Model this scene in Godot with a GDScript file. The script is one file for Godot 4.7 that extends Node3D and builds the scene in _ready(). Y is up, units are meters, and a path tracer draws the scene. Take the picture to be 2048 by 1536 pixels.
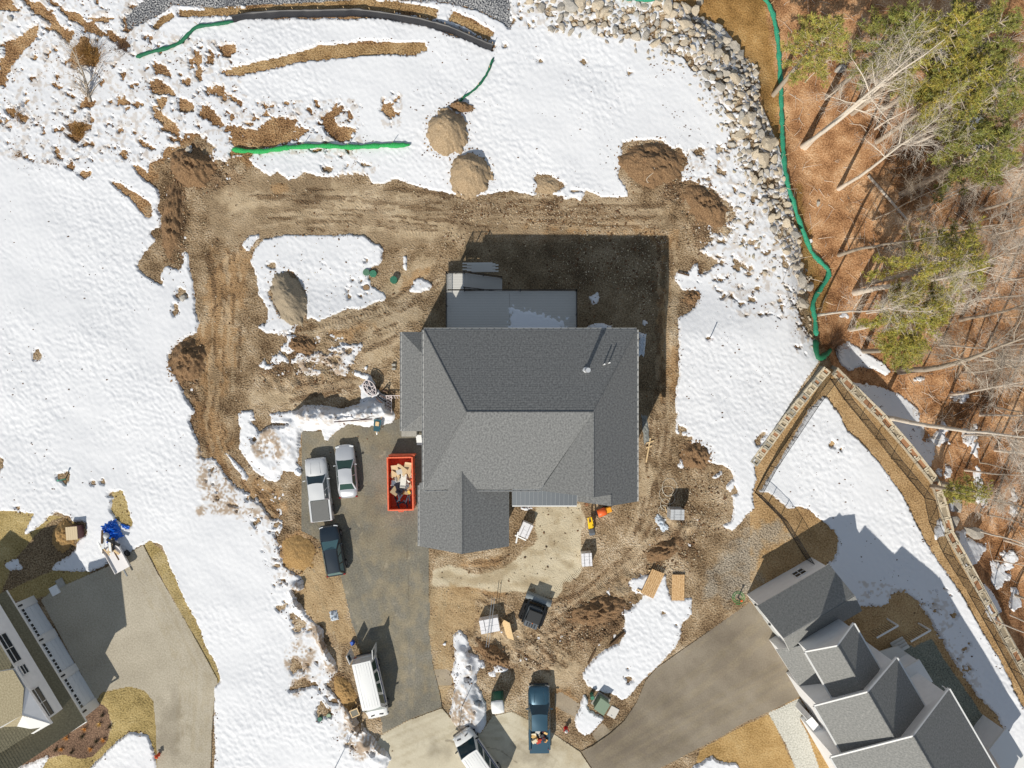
extends Node3D
# A building site in late winter, seen straight down from a drone.
# H, F: height of the lens above the datum and its focal length; at(u, v, y) gives the place at height y that lies under a point of the survey sheet (2048 x 1536).
const H := 66.0
const F := 1420.0
const RW := 2048
const RH := 1536
const MW := 1024
const MH := 768
const X0 := -55.0
const Z0 := -41.25
const MK := 9.30909
var gy := PackedFloat32Array()
var mats := {}
var names := {}
var rng := RandomNumberGenerator.new()
var flat_mask := PackedByteArray()

func at(u: float, v: float, y := 0.0) -> Vector3:
	return Vector3((u - 1024.0) * (H - y) / F, y, (v - 768.0) * (H - y) / F)

func ground_y(x: float, z: float) -> float:
	if gy.is_empty():
		return 0.0
	var fx := clampf((x - X0) * MK, 0, MW - 1.01)
	var fz := clampf((z - Z0) * MK, 0, MH - 1.01)
	var ix := int(fx)
	var iz := int(fz)
	fx -= ix
	fz -= iz
	var i := iz * MW + ix
	return lerpf(lerpf(gy[i], gy[i + 1], fx), lerpf(gy[i + MW], gy[i + MW + 1], fx), fz)

func on(u: float, v: float, lift := 0.0) -> Vector3:   # the ground under a point of the sheet
	var p := at(u, v)
	for k in 4:
		p = at(u, v, ground_y(p.x, p.z))
	p.y += lift
	return p

# ---------------------------------------------------------------- objects
func numbered(called: String) -> String:
	if not names.has(called):
		names[called] = 0
		return called
	names[called] += 1
	return "%s_%03d" % [called, names[called]]

func tag(o: Node, label: String, category: String, group := "", kind := "") -> Node:
	if label: o.set_meta("label", label)
	if category: o.set_meta("category", category)
	if group: o.set_meta("group", group)
	if kind: o.set_meta("kind", kind)
	return o

func thing(called: String, label: String, category: String, where := Vector3.ZERO, turn := 0.0, group := "") -> Node3D:
	var o := Node3D.new()
	o.name = numbered(called)
	add_child(o)
	o.position = where
	o.rotation.y = turn
	tag(o, label, category, group)
	return o

func put(mesh: Mesh, called: String, m: Material, parent: Node = null) -> MeshInstance3D:
	var o := MeshInstance3D.new()
	o.mesh = mesh
	o.material_override = m
	if parent == null:
		o.name = numbered(called)
		add_child(o)
	else:
		o.name = called
		parent.add_child(o, true)
	return o

func structure(mesh: Mesh, called: String, m: Material) -> MeshInstance3D:
	var o := put(mesh, called, m)
	o.set_meta("kind", "structure")
	return o

func copy_of(o: Node3D, label := "") -> Node3D:
	var c: Node3D = o.duplicate()
	c.name = numbered(String(o.name).rstrip("0123456789").rstrip("_"))
	add_child(c)
	if label: c.set_meta("label", label)
	return c

# ---------------------------------------------------------------- materials
func rgb(r: int, g: int, b: int) -> Color:
	return Color8(r, g, b)

func mat(key: String, c: Color, rough := 0.8, metal := 0.0) -> StandardMaterial3D:
	if mats.has(key):
		return mats[key]
	var m := StandardMaterial3D.new()
	m.resource_name = key
	m.albedo_color = c
	m.roughness = rough
	m.metallic = metal
	mats[key] = m
	return m

func paint_mat(key: String, c: Color, metal := 0.0, rough := 0.35) -> StandardMaterial3D:
	var m := mat(key, c, rough, metal)
	m.clearcoat_enabled = true
	m.clearcoat = 0.8
	m.clearcoat_roughness = 0.08
	return m

func glass_mat(key: String, c: Color) -> StandardMaterial3D:
	var m := mat(key, c, 0.04, 0.0)
	m.metallic_specular = 0.7
	return m

# a mottled texture of three tones, tiling every 1/scale metres
func mottle(sd: int, freq: float, cols: Array, kind := FastNoiseLite.TYPE_SIMPLEX_SMOOTH, size := 256, octaves := 4, grain := 0.0) -> ImageTexture:
	var n := FastNoiseLite.new()
	n.seed = sd
	n.frequency = freq
	n.noise_type = kind
	n.fractal_octaves = octaves
	var im: Image = n.get_seamless_image(size, size)
	im.convert(Image.FORMAT_L8)
	var src := im.get_data()
	var out := PackedByteArray()
	out.resize(size * size * 3)
	var r := RandomNumberGenerator.new()
	r.seed = sd
	for i in size * size:
		var t := src[i] / 255.0 + r.randf_range(-grain, grain)
		t = clampf(t, 0, 1) * (cols.size() - 1)
		var k := mini(int(t), cols.size() - 2)
		var c: Color = cols[k].lerp(cols[k + 1], t - k)
		out[i * 3] = int(c.r * 255)
		out[i * 3 + 1] = int(c.g * 255)
		out[i * 3 + 2] = int(c.b * 255)
	return ImageTexture.create_from_image(Image.create_from_data(size, size, false, Image.FORMAT_RGB8, out))

func height_tex(sd: int, freq: float, kind := FastNoiseLite.TYPE_SIMPLEX_SMOOTH, size := 256) -> ImageTexture:
	var n := FastNoiseLite.new()
	n.seed = sd
	n.frequency = freq
	n.noise_type = kind
	n.fractal_octaves = 4
	var im: Image = n.get_seamless_image(size, size)
	im.convert(Image.FORMAT_L8)
	return ImageTexture.create_from_image(im)

func tex_mat(key: String, tex: Texture2D, metres: float, rough := 0.85, bump: Texture2D = null, bump_cm := 0.0) -> StandardMaterial3D:
	if mats.has(key):
		return mats[key]
	var m := mat(key, Color.WHITE, rough)
	m.albedo_texture = tex
	m.uv1_triplanar = true
	m.uv1_world_triplanar = true
	m.uv1_scale = Vector3.ONE / metres
	if bump:
		m.heightmap_enabled = true
		m.heightmap_texture = bump
		m.heightmap_scale = bump_cm
	return m

# ---------------------------------------------------------------- mesh building
class Shape:
	var st := SurfaceTool.new()
	var xf := Transform3D()
	func _init() -> void:
		st.begin(Mesh.PRIMITIVE_TRIANGLES)
		st.set_smooth_group(-1)
	func tri(a: Vector3, b: Vector3, c: Vector3) -> Shape:
		st.add_vertex(xf * a)
		st.add_vertex(xf * b)
		st.add_vertex(xf * c)
		return self
	func quad(a: Vector3, b: Vector3, c: Vector3, d: Vector3) -> Shape:
		tri(a, b, c)
		tri(a, c, d)
		return self
	# a six-sided block from the eight corners: bottom a b c d, top e f g h (each ring in the same order)
	func hexa(p: Array) -> Shape:
		quad(p[4], p[5], p[6], p[7])
		quad(p[3], p[2], p[1], p[0])
		for k in 4:
			var n := (k + 1) % 4
			quad(p[k], p[n], p[n + 4], p[k + 4])
		return self
	func box(c: Vector3, s: Vector3, turn := 0.0, tilt := Basis()) -> Shape:
		var b := Basis(Vector3.UP, turn) * tilt
		var h := s / 2
		var p := []
		for y in [-h.y, h.y]:
			for q in [[-h.x, -h.z], [h.x, -h.z], [h.x, h.z], [-h.x, h.z]]:
				p.append(c + b * Vector3(q[0], y, q[1]))
		return hexa(p)
	# block with chamfered vertical and top edges
	func rbox(c: Vector3, s: Vector3, r: float, turn := 0.0) -> Shape:
		var b := Basis(Vector3.UP, turn)
		var h := s / 2
		var ring := func(k: float, y: float) -> Array:
			var x := h.x - k
			var z := h.z - k
			var o := []
			for q in [[-x + r, -z], [x - r, -z], [x, -z + r], [x, z - r], [x - r, z], [-x + r, z], [-x, z - r], [-x, -z + r]]:
				o.append(c + b * Vector3(q[0], y, q[1]))
			return o
		loft([ring.call(0.0, -h.y), ring.call(0.0, h.y - r), ring.call(r * 0.6, h.y)], true, true)
		return self
	# rings of points joined to a skin; each ring runs the same way round
	func loft(rings: Array, closed := true, caps := false) -> Shape:
		var n: int = rings[0].size()
		for k in rings.size() - 1:
			for i in (n if closed else n - 1):
				var j := (i + 1) % n
				quad(rings[k][i], rings[k][j], rings[k + 1][j], rings[k + 1][i])
		if caps:
			for k in [0, rings.size() - 1]:
				var mid := Vector3.ZERO
				for p in rings[k]:
					mid += p / n
				for i in n:
					var j := (i + 1) % n
					if k == 0:
						tri(rings[k][j], rings[k][i], mid)
					else:
						tri(rings[k][i], rings[k][j], mid)
		return self
	func tube(a: Vector3, b: Vector3, r0: float, r1 := -1.0, n := 6, caps := true) -> Shape:
		if r1 < 0: r1 = r0
		var d := (b - a).normalized()
		var s := d.cross(Vector3.UP if absf(d.y) < 0.9 else Vector3.RIGHT).normalized()
		var t := s.cross(d)
		var ra := []
		var rb := []
		for k in n:
			var w := s * cos(TAU * k / n) + t * sin(TAU * k / n)
			ra.append(a + w * r0)
			rb.append(b + w * r1)
		return loft([ra, rb], true, caps)
	func path(pts: Array, r: float, n := 6) -> Shape:
		var rings := []
		for k in pts.size():
			var d: Vector3 = (pts[mini(k + 1, pts.size() - 1)] - pts[maxi(k - 1, 0)]).normalized()
			var s := d.cross(Vector3.UP if absf(d.y) < 0.9 else Vector3.RIGHT).normalized()
			var t := s.cross(d)
			var ring := []
			for i in n:
				ring.append(pts[k] + (s * cos(TAU * i / n) + t * sin(TAU * i / n)) * r)
			rings.append(ring)
		return loft(rings, true, true)
	# a flat outline (x, z) raised from y0 to y1
	func prism(poly: PackedVector2Array, y0: float, y1: float) -> Shape:
		var ids := Geometry2D.triangulate_polygon(poly)
		for k in range(0, ids.size(), 3):
			var a := poly[ids[k]]
			var b := poly[ids[k + 1]]
			var c := poly[ids[k + 2]]
			tri(Vector3(a.x, y1, a.y), Vector3(b.x, y1, b.y), Vector3(c.x, y1, c.y))
			tri(Vector3(c.x, y0, c.y), Vector3(b.x, y0, b.y), Vector3(a.x, y0, a.y))
		for k in poly.size():
			var p := poly[k]
			var q := poly[(k + 1) % poly.size()]
			quad(Vector3(p.x, y0, p.y), Vector3(q.x, y0, q.y), Vector3(q.x, y1, q.y), Vector3(p.x, y1, p.y))
		return self
	func done() -> ArrayMesh:
		st.generate_normals()
		return st.commit()
	func smooth() -> Shape:
		st.set_smooth_group(1)
		return self
	func flat() -> Shape:
		st.set_smooth_group(-1)
		return self

# ---------------------------------------------------------------- survey masks
func mask() -> Image:
	return Image.create_empty(MW, MH, false, Image.FORMAT_L8)

func outline(f: Array) -> PackedVector2Array:
	var o := PackedVector2Array()
	for k in range(0, f.size(), 2):
		var p := on(f[k], f[k + 1])
		o.append(Vector2((p.x - X0) * MK, (p.z - Z0) * MK))
	return o

func fill_px(im: Image, o: PackedVector2Array, val: int) -> void:
	var c := Color8(val, val, val)
	var lo := 1e9
	var hi := -1e9
	for p in o:
		lo = minf(lo, p.y)
		hi = maxf(hi, p.y)
	for y in range(maxi(0, int(lo)), mini(MH, int(hi) + 2)):
		var xs := []
		var yy := y + 0.5
		for k in o.size():
			var p := o[k]
			var q := o[(k + 1) % o.size()]
			if (p.y <= yy) != (q.y <= yy):
				xs.append(p.x + (yy - p.y) * (q.x - p.x) / (q.y - p.y))
		xs.sort()
		for k in range(0, xs.size() - 1, 2):
			var a := clampi(roundi(xs[k]), 0, MW)
			var b := clampi(roundi(xs[k + 1]), 0, MW)
			if b > a:
				im.fill_rect(Rect2i(a, y, b - a, 1), c)

func fill(im: Image, f: Array, val := 255) -> void:
	fill_px(im, outline(f), val)

# rows of [u, v, half length, half width, turn in degrees]; the outline wobbles
func blobs(im: Image, rows: Array, val := 255) -> void:
	for b in rows:
		var f := []
		var a := deg_to_rad(b[4] if b.size() > 4 else 0.0)
		for k in 14:
			var t := TAU * k / 14
			var w := 1.0 + 0.22 * sin(t * 3 + b[0]) + 0.16 * sin(t * 5 + b[1])
			var x: float = cos(t) * b[2] * w
			var y: float = sin(t) * b[3] * w
			f.append(b[0] + x * cos(a) - y * sin(a))
			f.append(b[1] + x * sin(a) + y * cos(a))
		fill(im, f, val)

func stroke(im: Image, f: Array, width: float, val := 255) -> void:
	for k in range(0, f.size() - 2, 2):
		var a := Vector2(f[k], f[k + 1])
		var b := Vector2(f[k + 2], f[k + 3])
		var d := (b - a).normalized() * width / 2
		var n := d.orthogonal()
		a -= d * 0.6
		b += d * 0.6
		fill(im, [a.x + n.x, a.y + n.y, b.x + n.x, b.y + n.y, b.x - n.x, b.y - n.y, a.x - n.x, a.y - n.y], val)

func soft(im: Image, n: int, w := RW, h := RH) -> PackedByteArray:
	var c: Image = im.duplicate()
	for k in n:
		c.shrink_x2()
	c.resize(w, h, Image.INTERPOLATE_CUBIC)
	return c.get_data()

func noise_px(sd: int, freq: float, w := RW, h := RH, octaves := 4, kind := FastNoiseLite.TYPE_SIMPLEX_SMOOTH) -> PackedByteArray:
	var n := FastNoiseLite.new()
	n.seed = sd
	n.frequency = freq
	n.noise_type = kind
	n.fractal_octaves = octaves
	var im: Image = n.get_image(w, h)
	im.convert(Image.FORMAT_L8)
	return im.get_data()

# ---------------------------------------------------------------- terrain
var alb := PackedByteArray()
var hgt := PackedByteArray()
var n_mid: PackedByteArray
var n_fine: PackedByteArray
var n_big: PackedByteArray
var n_edge: PackedByteArray

const YARD := [1508, 925, 1655, 737, 1672, 741, 1760, 830, 1868, 960, 1885, 1010, 1900, 1070, 1960, 1180, 2048, 1340, 2200, 1620, 2200, 1800, 1700, 1800, 1500, 1200, 1500, 1000]
const DRIVE := [604, 863, 644, 862, 654, 884, 674, 863, 699, 846, 737, 846, 800, 838, 850, 838, 868, 900, 858, 1095, 858, 1152, 859, 1227, 858, 1267, 867, 1337, 879, 1384, 884, 1414, 844, 1429, 812, 1442, 787, 1456, 764, 1468, 764, 1446, 738, 1350, 712, 1268, 704, 1247, 682, 1152, 637, 1078, 604, 1063]
const STREET := [752, 1488, 764, 1469.5, 787, 1457.5, 812, 1443.5, 844, 1430.5, 884, 1415.5, 905, 1440, 925, 1462, 962, 1467, 985, 1432, 1024, 1423, 1048, 1435, 1096, 1460, 1160, 1503, 1183, 1538, 1230, 1640, 700, 1640, 770, 1520]
const DRIVE2 := [1500, 1204, 1314, 1335, 1291, 1360, 1274, 1402, 1249, 1440, 1219, 1467, 1186, 1490, 1162, 1502, 1184.5, 1536, 1205, 1600, 1290, 1552, 1399, 1495, 1449, 1470, 1479, 1450, 1537, 1424, 1606, 1390, 1640, 1370, 1600, 1290]
const WALK := [1537, 1426, 1598, 1397, 1612, 1413, 1600, 1440, 1616, 1470, 1638, 1536, 1660, 1600, 1615, 1600, 1591, 1536, 1571, 1487, 1551, 1452]
const DRIVE3 := [82, 1200, 107, 1180, 180, 1148, 215, 1133, 255, 1108, 287, 1090, 315, 1145, 355, 1214, 405, 1302, 436, 1360, 431, 1377, 425, 1452, 422, 1536, 420, 1640, 312, 1640, 315, 1514, 312, 1452, 307, 1402, 290, 1382, 260, 1373, 205, 1384, 190, 1402]

func make_relief() -> void:
	var low := mask()
	var F1 := [1385, -300, 1390, 20, 1470, 70, 1520, 150, 1560, 260, 1590, 400, 1620, 520, 1650, 640, 1690, 760, 1790, 830, 1900, 960, 1930, 1060, 2000, 1180, 2090, 1340, 2240, 1620, 2600, 1700, 2600, -300]
	fill(low, F1)
	var l := soft(low, 5, MW, MH)
	var yard := mask()
	fill(yard, YARD)
	var yd := soft(yard, 0, MW, MH)
	var nz := noise_px(3, 0.006, MW, MH, 2)
	var g := PackedFloat32Array()
	g.resize(MW * MH)
	for j in MH:
		var z := Z0 + j / MK
		var back := -1.1 * smoothstep(-4.0, -10.0, z)
		var easy := -1.1 * smoothstep(14.0, -34.0, z)
		for i in MW:
			var k := j * MW + i
			var x := X0 + i / MK
			var mid := smoothstep(-26.0, -14.0, x) * smoothstep(30.0, 16.0, x)
			var y := lerpf(easy, back, mid)
			y -= 2.6 * l[k] / 255.0
			if yd[k] > 128:
				y = maxf(y, -0.15)
				y = 0.0
			g[k] = y + (nz[k] - 128) * 0.0012
	gy = g

func lut(cols: Array, contrast := 1.0) -> Array:
	var o := [PackedByteArray(), PackedByteArray(), PackedByteArray()]
	for k in 256:
		var t := clampf((k / 255.0 - 0.5) * contrast + 0.5, 0, 1) * (cols.size() - 1)
		var i := mini(int(t), cols.size() - 2)
		var c: Color = cols[i].lerp(cols[i + 1], t - i)
		o[0].append(int(c.r * 255))
		o[1].append(int(c.g * 255))
		o[2].append(int(c.b * 255))
	return o

# lays a kind of soil over the sheet where the mask is set; rough: how much it stands in relief
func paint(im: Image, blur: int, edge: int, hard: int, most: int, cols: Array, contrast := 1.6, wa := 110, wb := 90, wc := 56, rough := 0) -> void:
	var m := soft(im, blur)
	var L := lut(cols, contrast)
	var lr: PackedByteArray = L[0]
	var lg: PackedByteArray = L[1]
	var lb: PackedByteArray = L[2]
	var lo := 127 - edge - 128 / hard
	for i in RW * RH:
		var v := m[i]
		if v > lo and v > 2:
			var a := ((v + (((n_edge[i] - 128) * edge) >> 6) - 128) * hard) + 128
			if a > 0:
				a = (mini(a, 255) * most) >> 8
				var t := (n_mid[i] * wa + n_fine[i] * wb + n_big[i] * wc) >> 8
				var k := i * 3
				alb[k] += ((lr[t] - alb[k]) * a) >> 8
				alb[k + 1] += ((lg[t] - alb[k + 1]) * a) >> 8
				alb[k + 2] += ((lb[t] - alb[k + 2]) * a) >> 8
				if rough:
					var h := 128 + ((((n_fine[i] * 2 + n_mid[i]) / 3 - 128) * rough) >> 6)
					hgt[i] = clampi(hgt[i] + (((h - hgt[i]) * a) >> 8), 0, 255)

# a track of lugs pressed into the soil along a line
func treads(f: Array, width: float, pitch := 0.2, depth := 34) -> void:
	var pts := []
	for k in range(0, f.size(), 2):
		var p := on(f[k], f[k + 1])
		pts.append(Vector2((p.x - X0) * MK * 2, (p.z - Z0) * MK * 2))
	var s := 0.0
	var w := width * MK * 2
	for k in pts.size() - 1:
		var a: Vector2 = pts[k]
		var b: Vector2 = pts[k + 1]
		var n := (b - a).orthogonal().normalized()
		var steps := int(a.distance_to(b) * 1.4)
		for i in steps:
			var c := a.lerp(b, float(i) / steps)
			s += 1.0 / 1.4
			for j in range(int(-w * 0.7), int(w * 0.7)):
				var off := j / 1.4
				if absf(off) > w / 2:
					continue
				var q := c + n * off
				var x := int(q.x)
				var y := int(q.y)
				if x < 0 or y < 0 or x >= RW or y >= RH:
					continue
				var ph := sin((s + absf(off) * 0.35) * TAU / (pitch * MK * 2))
				var id := y * RW + x
				if n_edge[id] < 95:
					continue
				hgt[id] = clampi(128 + int(ph * depth) - 14, 0, 255)

func make_ground() -> void:
	n_mid = noise_px(11, 0.02, RW, RH, 5)
	n_fine = noise_px(12, 0.3, RW, RH, 2)
	n_big = noise_px(13, 0.0045, RW, RH, 4)
	n_edge = noise_px(14, 0.035, RW, RH, 5)
	alb.resize(RW * RH * 3)
	hgt.resize(RW * RH)
	hgt.fill(128)
	var m := mask()
	m.fill(Color.WHITE)
	# bare construction soil
	paint(m, 0, 0, 4, 256, [rgb(84, 66, 47), rgb(138, 116, 89), rgb(168, 147, 119), rgb(208, 192, 169)], 2.2, 90, 110, 56, 100)
	# worked ground behind the house, greyer
	m = mask()
	fill(m, [395, 350, 520, 345, 740, 370, 870, 385, 1060, 395, 1250, 400, 1330, 420, 1350, 455, 1000, 470, 900, 480, 770, 500, 720, 470, 540, 468, 480, 500, 430, 470])
	paint(m, 2, 40, 3, 200, [rgb(120, 101, 79), rgb(154, 134, 107), rgb(180, 160, 133)], 1.6, 60, 90, 106, 60)
	# pale dried crust
	m = mask()
	blobs(m, [[700, 400, 60, 25, 5], [860, 460, 70, 22, 0], [640, 430, 50, 16, 10], [800, 420, 40, 30, 80], [480, 400, 50, 25, 0], [820, 560, 60, 30, -40], [780, 640, 60, 26, -20], [690, 640, 70, 18, -15], [750, 700, 40, 26, 0], [560, 800, 70, 16, 5], [610, 1150, 30, 40, 80], [640, 1210, 26, 50, -20], [1290, 960, 20, 40, 10], [1340, 1060, 30, 30], [1010, 1270, 50, 20, 10], [1120, 1340, 40, 40], [900, 1230, 40, 16], [885, 1330, 10, 40, 0]])
	paint(m, 3, 70, 2, 190, [rgb(158, 138, 110), rgb(188, 168, 138), rgb(210, 194, 168)], 1.5, 90, 90, 76, 24)
	# dark wet churned mud
	m = mask()
	blobs(m, [[385, 330, 40, 34, 20], [430, 350, 60, 24, 10], [345, 410, 24, 60, 0], [352, 470, 20, 50, 5], [375, 720, 30, 45, 10], [385, 780, 14, 40, -10], [400, 840, 12, 50, -15], [440, 930, 10, 60, -25], [500, 985, 10, 40, -50], [1310, 315, 60, 26, 10], [1360, 360, 40, 40, 30], [1420, 410, 40, 26, 40], [1410, 460, 30, 30, 0], [1400, 545, 12, 24, 0], [1380, 600, 20, 16, 0], [1400, 900, 30, 40, 30], [1340, 1080, 40, 26, 30], [1310, 1100, 60, 12, -30], [1240, 1130, 50, 16, -30], [1190, 1170, 60, 14, -30], [1170, 1225, 80, 30, -10], [1200, 1260, 60, 26, -20], [1130, 1260, 40, 20], [990, 1320, 40, 24, 30], [1090, 1320, 30, 20, -30], [930, 430, 40, 12, 5], [1080, 430, 60, 20, 5], [1180, 430, 50, 14, 5], [640, 770, 60, 12, 0], [560, 740, 40, 16, 10], [600, 700, 24, 30, 0], [620, 1100, 30, 20, 40], [690, 1390, 20, 40, -40]])
	paint(m, 3, 100, 2, 215, [rgb(66, 50, 36), rgb(108, 86, 64), rgb(146, 120, 92), rgb(186, 162, 130)], 1.9, 60, 140, 56, 190)
	# brown mud, with the house's cast shadow painted in as darker colour
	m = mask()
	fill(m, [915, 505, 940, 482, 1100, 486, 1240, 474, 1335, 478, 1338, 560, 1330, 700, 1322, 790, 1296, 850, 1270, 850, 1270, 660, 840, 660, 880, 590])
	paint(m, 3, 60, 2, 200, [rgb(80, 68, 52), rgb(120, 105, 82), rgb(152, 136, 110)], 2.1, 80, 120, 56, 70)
	# orange clay
	m = mask()
	blobs(m, [[440, 600, 30, 90, 0], [430, 720, 40, 80, 0], [470, 560, 30, 60, 10], [430, 880, 24, 90, -20], [540, 990, 60, 14, 45], [510, 1000, 20, 60, -45], [590, 1105, 30, 40, 10], [1330, 480, 24, 14, 0], [1180, 458, 180, 8, 0], [1330, 640, 8, 160, 0], [1340, 740, 16, 60, 0], [830, 560, 30, 14, -40], [700, 660, 60, 10, -15], [560, 375, 16, 14, 0], [960, 1130, 60, 10, -8], [950, 1180, 60, 14, 5], [1120, 1400, 30, 20]])
	paint(m, 3, 90, 2, 190, [rgb(124, 94, 62), rgb(166, 132, 94), rgb(194, 162, 122)], 1.7, 70, 130, 56, 70)
	# ruts and scrapes left by the machines
	for q in [[[430, 480, 442, 560, 444, 640, 436, 760, 430, 850, 452, 925, 500, 985, 565, 1045], 34, 44], [[480, 400, 600, 398, 760, 408, 900, 415, 1040, 430, 1200, 430, 1330, 430], 36, 60], [[500, 445, 620, 440, 760, 450, 900, 460], 16, 20], [[1336, 470, 1338, 600, 1334, 760, 1322, 900, 1306, 1000, 1270, 1100, 1190, 1180, 1090, 1250], 22, 46], [[590, 660, 690, 640, 800, 610, 880, 560], 18, 26], [[600, 715, 720, 690, 800, 660], 12, 16], [[560, 800, 700, 770, 790, 790], 16, 22], [[1380, 990, 1340, 1080, 1260, 1150, 1150, 1230, 1040, 1300], 34, 44], [[870, 1200, 960, 1215, 1060, 1290, 1130, 1340], 40, 30], [[890, 1150, 1000, 1150, 1120, 1100, 1150, 1030], 24, 24], [[690, 1290, 700, 1350, 730, 1440], 18, 18], [[590, 1070, 640, 1160, 690, 1270], 26, 20]]:
		for tone in 2:
			m = mask()
			for n in q[2]:
				var f: Array = q[0]
				var pts := f.size() / 2
				var a := rng.randf_range(0, pts - 1.6)
				var b := minf(a + rng.randf_range(0.25, 1.1), pts - 1.01)
				var off := rng.randfn(0, q[1] * 0.5)
				var line := []
				for i in 7:
					var t := lerpf(a, b, i / 6.0)
					var k := int(t)
					var p0 := Vector2(f[k * 2], f[k * 2 + 1])
					var p1 := Vector2(f[k * 2 + 2], f[k * 2 + 3])
					var pt := p0.lerp(p1, t - k) + (p1 - p0).normalized().orthogonal() * (off + sin(t * 3.0 + n) * 3.0)
					line.append_array([pt.x, pt.y])
				stroke(m, line, rng.randf_range(2.2, 6.0))
			if tone == 0:
				paint(m, 1, 110, 2, 150, [rgb(70, 54, 38), rgb(104, 82, 60), rgb(132, 108, 82)], 1.7, 80, 120, 56, 200)
			else:
				paint(m, 1, 110, 2, 120, [rgb(164, 144, 114), rgb(196, 176, 146), rgb(214, 198, 172)], 1.5, 80, 120, 56, 40)
	# trodden brown grass in the top field
	m = mask()
	fill(m, [-250, -250, 1010, -250, 1000, 140, 850, 200, 840, 300, 600, 330, 500, 330, 440, 300, 420, 262, 310, 330, 300, 440, 200, 380, -250, 500])
	paint(m, 3, 80, 2, 240, [rgb(82, 58, 38), rgb(138, 104, 70), rgb(166, 132, 94), rgb(200, 170, 130)], 2.3, 80, 130, 46, 110)
	m = mask()
	fill(m, [440, 145, 500, 128, 600, 105, 640, 90, 860, 85, 860, 112, 700, 116, 600, 125, 480, 152])
	stroke(m, [310, 60, 345, 32, 400, 24, 500, 28, 700, 8, 830, 12, 880, 30, 920, 45, 985, 80], 26)
	paint(m, 2, 40, 3, 230, [rgb(116, 90, 58), rgb(166, 136, 96), rgb(200, 174, 132)], 2.2, 80, 130, 46, 80)
	# grey crushed stone along the top
	m = mask()
	fill(m, [255, 62, 300, 40, 335, 20, 345, 8, 420, 16, 520, 10, 640, 4, 760, -2, 900, 6, 960, 22, 1010, 48, 1022, 60, 1030, -60, 940, -80, 330, -60, 300, -10, 250, 30])
	paint(m, 1, 40, 4, 256, [rgb(64, 66, 72), rgb(122, 124, 128), rgb(168, 168, 168), rgb(214, 212, 208)], 2.6, 20, 200, 36, 160)
	# woodland floor
	m = mask()
	fill(m, [1190, -260, 1200, -6, 1345, 6, 1400, 34, 1450, 62, 1478, 108, 1512, 130, 1518, 200, 1545, 262, 1566, 330, 1590, 450, 1612, 560, 1625, 650, 1660, 720, 1672, 741, 1760, 830, 1868, 960, 1900, 1070, 1960, 1180, 2048, 1340, 2200, 1620, 2600, 1700, 2600, -260])
	paint(m, 1, 30, 4, 256, [rgb(104, 72, 47), rgb(164, 120, 82), rgb(196, 152, 110), rgb(226, 192, 154)], 2.3, 90, 100, 66, 44)
	m = mask()
	fill(m, [1345, 6, 1440, 56, 1478, 108, 1512, 130, 1520, 200, 1550, 290, 1562, 290, 1556, 150, 1530, 0, 1520, -60, 1340, -60])
	blobs(m, [[1620, 520, 14, 70, -10], [1600, 420, 10, 60, -10], [1640, 600, 14, 40, 20]])
	paint(m, 3, 60, 2, 170, [rgb(110, 84, 40), rgb(156, 122, 66), rgb(184, 152, 96)], 1.7, 80, 120, 56, 60)
	m = mask()
	blobs(m, [[1830, 340, 60, 70], [1900, 260, 60, 50], [1900, 640, 50, 60], [1990, 760, 50, 60], [1960, 400, 60, 60], [1920, 830, 60, 40], [1960, 950, 60, 50], [2000, 1120, 30, 60], [1665, 690, 26, 26], [1960, 60, 90, 60]])
	paint(m, 4, 110, 2, 170, [rgb(70, 46, 28), rgb(112, 76, 46), rgb(160, 116, 76)], 2.0, 90, 120, 46, 90)
	# neighbour's yard: dry turf
	m = mask()
	fill(m, YARD)
	paint(m, 1, 20, 4, 250, [rgb(128, 100, 68), rgb(176, 144, 102), rgb(204, 176, 134)], 1.9, 60, 150, 46, 50)
	m = mask()
	fill(m, [1380, 1560, 1400, 1500, 1480, 1455, 1537, 1428, 1552, 1454, 1590, 1536, 1600, 1640, 1340, 1640])
	fill(m, [1612, 1440, 1625, 1445, 1680, 1536, 1690, 1600, 1650, 1600, 1618, 1470])
	paint(m, 1, 20, 4, 240, [rgb(138, 108, 62), rgb(178, 146, 96), rgb(204, 176, 128)], 1.6, 80, 130, 46, 40)
	m = mask()
	fill(m, [1748, 1312, 1790, 1288, 1831, 1292, 1863, 1277, 1886, 1315, 1946, 1402, 1980, 1452, 1946, 1470, 1880, 1400, 1790, 1370])
	paint(m, 1, 30, 4, 240, [rgb(86, 92, 84), rgb(120, 126, 116), rgb(150, 154, 142)], 1.8, 30, 180, 46, 40)
	# lawn of the left house
	m = mask()
	fill(m, [-260, 1020, 10, 1018, 80, 1024, 150, 1040, 180, 1150, 100, 1190, 60, 1200, -260, 1210])
	fill(m, [205, 1384, 260, 1372, 292, 1382, 308, 1402, 313, 1452, 316, 1520, 312, 1640, 0, 1640, 90, 1520, 215, 1482, 224, 1447, 212, 1415, 192, 1402])
	fill(m, [225, 980, 245, 980, 262, 1010, 270, 1050, 250, 1056, 220, 1030])
	fill(m, [287, 1090, 300, 1080, 335, 1112, 362, 1180, 398, 1240, 430, 1320, 446, 1362, 436, 1368, 405, 1302, 355, 1214])
	paint(m, 1, 30, 4, 250, [rgb(112, 98, 62), rgb(156, 136, 88), rgb(178, 158, 108), rgb(196, 178, 134)], 2.0, 70, 130, 56, 50)
	m = mask()
	fill(m, [105, 1040, 140, 1030, 150, 1060, 155, 1090, 140, 1115, 110, 1130, 105, 1142, 60, 1160, 0, 1190, 30, 1120, 70, 1070])
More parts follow.
